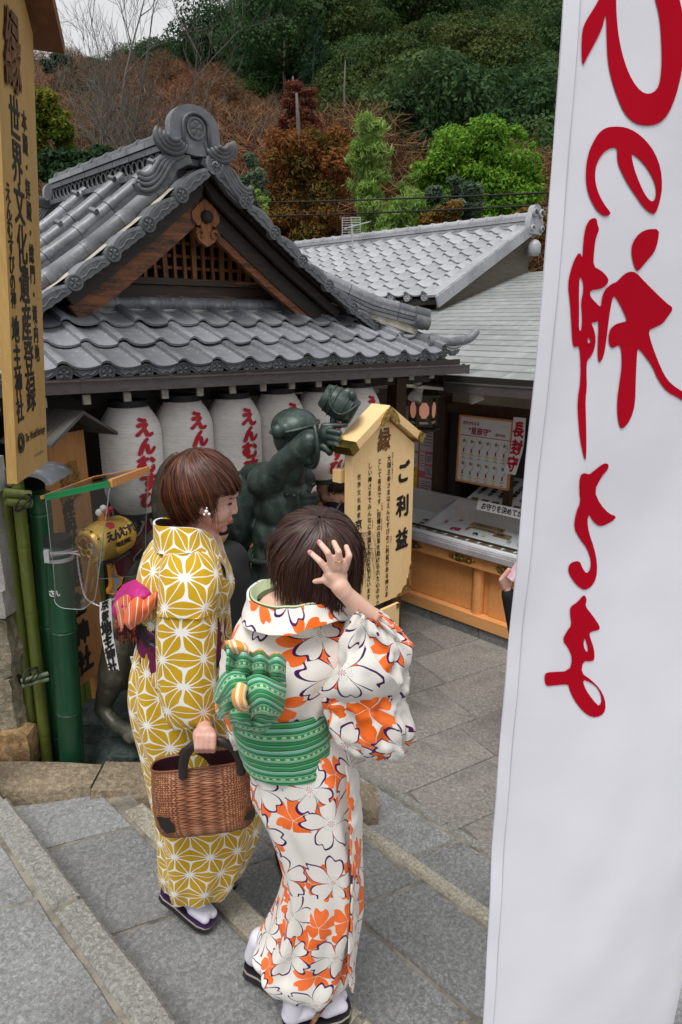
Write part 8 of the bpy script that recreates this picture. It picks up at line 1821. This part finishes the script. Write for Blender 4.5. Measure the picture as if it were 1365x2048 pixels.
# forest rows from the ridge down
y = RID+6
while y > 33:
    stp = (5.6 if y > 60 else 2.2+y*.057); x = -y*.62+rt.random()*3
    while x < y*.56:
        xx, yy = x+rt.uniform(-1.6, 1.6), y+rt.uniform(-2.2, 2.2); px_q = 682+FPX*xx/yy; z = hill(xx, yy); z = min(z, sky_z(xx, yy)-(13.5 if px_q < 420 else 12.0))
        px_ = 682+FPX*xx/yy
        kz = .5+.5*min(1, yy/85)
        if visible(xx, yy, z+9*kz):
            q = nz(xx*.05+3, yy*.05); u = rt.random()
            if px_ < 360 and yy < 98 or (px_ < 470 and yy < 82) or (px_ < 640 and yy < 60): pass
            elif 380 < px_ < 640 and u < .55: tree('conifer', (xx, yy, z), PC[rt.randrange(2)], 'tall dark conifer in the hillside forest', 'conifer', 'conifers on the hill', kz*(.75+.35*rt.random()))
            elif q > .2 or u < .12: tree('evergreen_tree', (xx, yy, z), PO[rt.randrange(2)], 'olive green round crowned tree in the hillside forest', 'tree', 'olive round crowned trees on the hill', kz*(.85+.4*rt.random()))
            else: tree('evergreen_tree', (xx, yy, z), PD[rt.randrange(3)], 'dark green round crowned tree in the hillside forest', 'tree', 'dark round crowned trees on the hill', kz*(.8+.5*rt.random()))
        x += stp*(.8+.4*rt.random())
    y -= 5.8 if y > 60 else 4.2
for i, px in enumerate(range(150, 560, 34)):      # dark trees along the skyline
    Y = 103+3*rt.random(); x = (px+rt.uniform(-10, 10)-682)/FPX*Y; k = .42+.25*rt.random(); tree('evergreen_tree', (x, Y, sky_z(x, Y)-8.2*k-1.2), PD[rt.randrange(3)], 'small dark round tree along the skyline above the brown thicket', 'tree', 'small dark trees along the skyline', k)
# brown leafless thicket in the middle distance
for (Y0, px0, px1, ptop, n_) in ((88, 50, 400, 140, 18), (74, 60, 480, 160, 20), (62, 60, 560, 185, 24), (46, 80, 640, 225, 22), (34, 120, 700, 280, 18), (25, 120, 900, 350, 16), (26, 640, 800, 290, 6), (24, 960, 1130, 340, 5)):
    for i in range(n_):
        px = lerp(px0, px1, (i+rt.random()*.8)/n_); Y = Y0*(.93+.14*rt.random()); top = at(px, ptop+rt.uniform(-18, 22)+(.06*(px-300) if Y0 > 40 else 0), Y); base = hill(top.x, Y); h = max(3.2, top.z-base)
        t = tree('bare_shrub', (top.x, Y, min(base, top.z-3)), [PT[rt.randrange(3)], PF[rt.randrange(3)]] if Y0 > 30 else [PF[rt.randrange(3)]], 'leafless reddish brown bush in the thicket behind the roofs', 'bush', 'leafless brown bushes in the thicket', h/4.6, parts=('twigs', 'fine_twigs') if Y0 > 30 else ('fine_twigs',), sz=1.0)
# individual trees
def single(name, label, cat, px, pyb, Y, lobes, n, size, mt, trunk=None, asp=.6, droop=0, shell=.45, band=.5):
    o = at(px, pyb, Y); t = thing(name, label, cat, tuple(o)); k = at(px, pyb-100, Y).z-o.z; k /= 100      # metres per pixel
    L_ = [((o.x+(lx-px)*k, o.y+ly*k, o.z+(pyb-lz)*k), (rx*k, rx*k*.9, rz*k)) for lx, lz, ly, rx, rz in lobes]
    me = leaves(L_, n, size, mt, rt, asp, droop, shell, band=band); o_ = link('crown', me, t); o_['kind'] = 'stuff'
    if trunk:
        for P, r0, r1, bm_ in trunk:
            b = MB(); b.tube(path([Vector((o.x+(x-px)*k, o.y, o.z+(pyb-y_)*k)) for x, y_ in P], 8), [lerp(r0, r1, i/7) for i in range(8)], 6); b.build('trunk' if r0 > .05 else 'branch', bm_, t, smooth=True)
    return t, o, k
def fluff(x0, x1, y0, y1, n, r, seed, shape=None):
    rn = random.Random(seed); out = []
    while len(out) < n:
        x, y_ = rn.uniform(x0, x1), rn.uniform(y0, y1); u, v = (x-(x0+x1)/2)/((x1-x0)/2), (y_-(y0+y1)/2)/((y1-y0)/2)
        if (shape or (lambda u, v: u*u+v*v < 1))(u, v): out.append((x, y_, rn.uniform(-40, 40), r*(.6+.7*rn.random()), r*.7*(.6+.7*rn.random())))
    return out
ba = at(309, 420, 21); bt = thing('bare_tree', 'tall bare grey tree rising above the skyline behind the ridge ornament', 'tree', tuple(ba)); b = MB(); rn = random.Random(5)
for dx, L_, s_ in ((0, 4.2, .0), (-.5, 3.2, -.35), (.6, 3.3, .4)): branch(b, ba+Vector((dx*.4, 0, -1.5)), Vector((s_, 0, 1)).normalized(), L_, .06, 5, rn, .55, 0, .0045, 3, .2, wig=.2)
link('trunk', b.mesh('trunk', BARKG, True), bt)
for i, (px, py, Y, L_) in enumerate(((225, 330, 17, 1.5), (420, 300, 19, 1.6), (520, 290, 30, 1.9))):
    o = at(px, py+40, Y); t = thing('bare_tree', ('small grey leafless tree left of the ridge ornament', 'small grey leafless tree right of the tall bare tree', 'slender leafless tree before the dark conifers')[i], 'tree', tuple(o)); b = MB(); branch(b, o+Vector((0, 0, -1)), Vector((.1*(i-1), 0, 1)), L_, .035, 4, rn, .6, 0, .005, 3, .2); link('trunk', b.mesh('trunk', BARKG, True), t)
single('pine_tree', 'dark flat topped pine against the sky at the far left', 'pine tree', 122, 160, 60, [(105, 130, 0, 22, 9), (140, 122, 0, 22, 10), (122, 114, 0, 20, 8), (95, 140, 0, 14, 6), (152, 132, 0, 12, 6), (90, 124, 0, 12, 6)], 1500, .30, L_CONI, [([(124, 175), (122, 150), (120, 125)], .18, .08, BARK)], .4)
single('broadleaf_tree', 'yellow green tree with a few rusty leaves beside the tall signboard', 'tree', 90, 330, 15, fluff(30, 152, 195, 305, 44, 22, 1), 14000, .085, L_YG, [([(90, 400), (92, 300), (96, 230)], .10, .03, BARK)], .55)
single('laurel_bush', 'dark glossy laurel bush behind the left roof slope', 'bush', 170, 400, 13.5, fluff(80, 260, 292, 400, 40, 24, 2), 9000, .11, L_LAUR, None, .45)
single('leafy_shrub', 'pale green leafy shrub just right of the ridge ornament', 'bush', 500, 440, 13, fluff(472, 532, 318, 440, 26, 16, 3), 3500, .08, L_GREY, None, .4); single('leafy_shrub', 'bright green shrub low beside the right roof verge', 'bush', 515, 430, 12.5, fluff(490, 545, 370, 430, 8, 10, 4), 600, .07, L_BAMB, None, .35)
single('rust_cypress', 'big cypress with rust coloured and olive foliage in the middle of the trees', 'tree', 610, 520, 17, fluff(515, 712, 285, 540, 90, 38, 5, lambda u, v: abs(u) < .95-.25*abs(v)), 52000, .095, L_RUST, [([(610, 560), (606, 400), (598, 200)], .16, .03, BARK)], .4, .3)
single('red_cypress', 'reddish brown cypress top standing behind the rust coloured cypress', 'tree', 598, 330, 18.5, fluff(530, 668, 175, 340, 44, 20, 6, lambda u, v: abs(u) < .35+.65*(v+1)/2*.9), 16000, .09, L_RUST2, [([(598, 400), (597, 300), (588, 155)], .10, .02, BARKG)], .4, .3)
t, o, k = single('bamboo_clump', 'tall yellow green bamboo clump behind the antenna', 'bamboo', 738, 520, 14, fluff(696, 772, 250, 500, 70, 26, 7, lambda u, v: abs(u) < .55+.35*(v+1)/2)+[(733, 252, 0, 10, 12), (722, 268, 0, 12, 9), (748, 262, 0, 12, 9)], 13000, .12, L_BAMB, [([(724, 520), (722, 400), (735, 250)], .03, .01, L_BAMB), ([(742, 520), (745, 400), (738, 270)], .03, .01, L_BAMB)], .2, .6, .15, .25)
single('bamboo_clump', 'leaning green bamboo with a pale drooping tip right of the tall clump', 'bamboo', 800, 520, 13.5, fluff(765, 850, 385, 500, 44, 26, 8)+[(800, 372, 0, 16, 10), (822, 356, 0, 16, 8), (838, 350, 0, 10, 6), (845, 402, 0, 16, 8), (860, 392, 0, 8, 6)], 9000, .12, L_BAMB, [([(790, 520), (800, 400), (835, 350)], .03, .01, L_BAMB)], .2, .6, .15, .25)
single('maple_tree', 'bright fresh green maple crown behind the slate roof', 'tree', 950, 520, 16, fluff(836, 1062, 275, 490, 90, 38, 9, lambda u, v: u*u+v*v < 1)+fluff(820, 1075, 250, 470, 60, 13, 19, lambda u, v: .7 < u*u+v*v < 1.05), 60000, .085, L_MAPLE, [([(950, 540), (948, 420), (940, 320)], .09, .02, BARK), ([(950, 450), (990, 380), (1030, 310)], .04, .01, BARK), ([(950, 450), (900, 380), (870, 330)], .04, .01, BARK)], .5, .2, .15, band=.25)
single('round_bush', 'dark green rounded bush below the forest edge left of the maple', 'bush', 800, 330, 26, fluff(760, 850, 212, 320, 34, 24, 10), 9000, .18, L_LAUR, None, .6)
single('camellia_bush', 'grey green glossy bush in front of the maple', 'bush', 890, 480, 13, fluff(848, 960, 362, 450, 34, 17, 11), 8000, .08, L_GREY, None, .45)
single('orange_bush', 'orange brown bush between the bamboo and the grey green bush', 'bush', 880, 520, 12.5, fluff(830, 935, 410, 500, 30, 17, 12), 8000, .06, L_ORG, None, .5); single('orange_bush', 'low orange brown bush at the right behind the roof ridge', 'bush', 1060, 520, 13, fluff(1000, 1110, 420, 500, 30, 16, 13), 6000, .06, L_ORG, None, .5)
single('leafy_shrub', 'small yellow green shrub peeping over the roof ridge', 'bush', 985, 480, 12.3, fluff(940, 1020, 434, 480, 14, 10, 14), 1100, .06, L_BAMB, None, .4)
for i, (px, pb, Y, L_) in enumerate(((875, 260, 36, 0), (690, 330, 40, 0))):
    o = at(px, 300, Y); t = thing('dead_tree', ('thin pale dead trunk standing among the dark trees left of centre', 'thin pale dead trunk standing right of the reddish cypress')[i], 'tree', tuple(at(px, 320, Y))); b = MB(); P = [at((px if i else 690)+dx, y_, Y) for dx, y_ in ((0, 330), (1, 250), (-1, 180), (1, 120))]; b.tube(P, [.10, .08, .05, .02], 5); b.build('trunk', BARKG, t, smooth=True)
    break
# wires and antenna
for i, (p0, p1) in enumerate((((790, 388), (1130, 376)), ((800, 414), (1130, 400)))):
    a, c = at(*p0, 11.8), at(*p1, 10.0); a = a-(c-a)*2.5; c = c+(c-a)*.25; b = MB(); b.tube([a.lerp(c, t/16)-Vector((0, 0, .25*4*(t/16)*(1-t/16)*.3)) for t in range(17)], .014, 5); tag(b.build('overhead_wire', M_BLACK, smooth=True), ('upper' if i == 0 else 'lower')+' black overhead wire crossing in front of the green maple', 'wire')
an = thing('tv_antenna', 'television antenna with a grid reflector on a mast behind the tiled ridge', 'antenna', tuple(at(706, 500, 11.2))); Aq = lambda x, y, Y=11.2: at(x, y, Y); M_ANT = mat('antenna metal', (.5, .52, .54), .35, metal=.7)
m = MB(); m.tube([Aq(706, 530), Aq(705, 448)], .012, 6); m.build('mast', M_ANT, an)
for i in range(9): y_ = 436+4.8*i; m = MB(); m.tube([Aq(685, y_, 11.35), Aq(721, y_-1, 11.2)], .0045, 4); m.build('reflector_rod', M_ANT, an)
for x in (685, 703, 721): m = MB(); m.tube([Aq(x, 435, 11.3), Aq(x, 476, 11.3)], .006, 4); m.build('reflector_frame', M_ANT, an)
m = MB(); m.tube([Aq(690, 457, 11.3), Aq(738, 444, 11.0)], .009, 5); m.build('boom', M_ANT, an)
for i in range(6): x = 698+7*i; y_ = 455-2.0*i; m = MB(); m.bar(Aq(x-9, y_+3, 11.1), Aq(x+9, y_-3, 11.25), .02, .006); m.build('director', M_ANT, an)
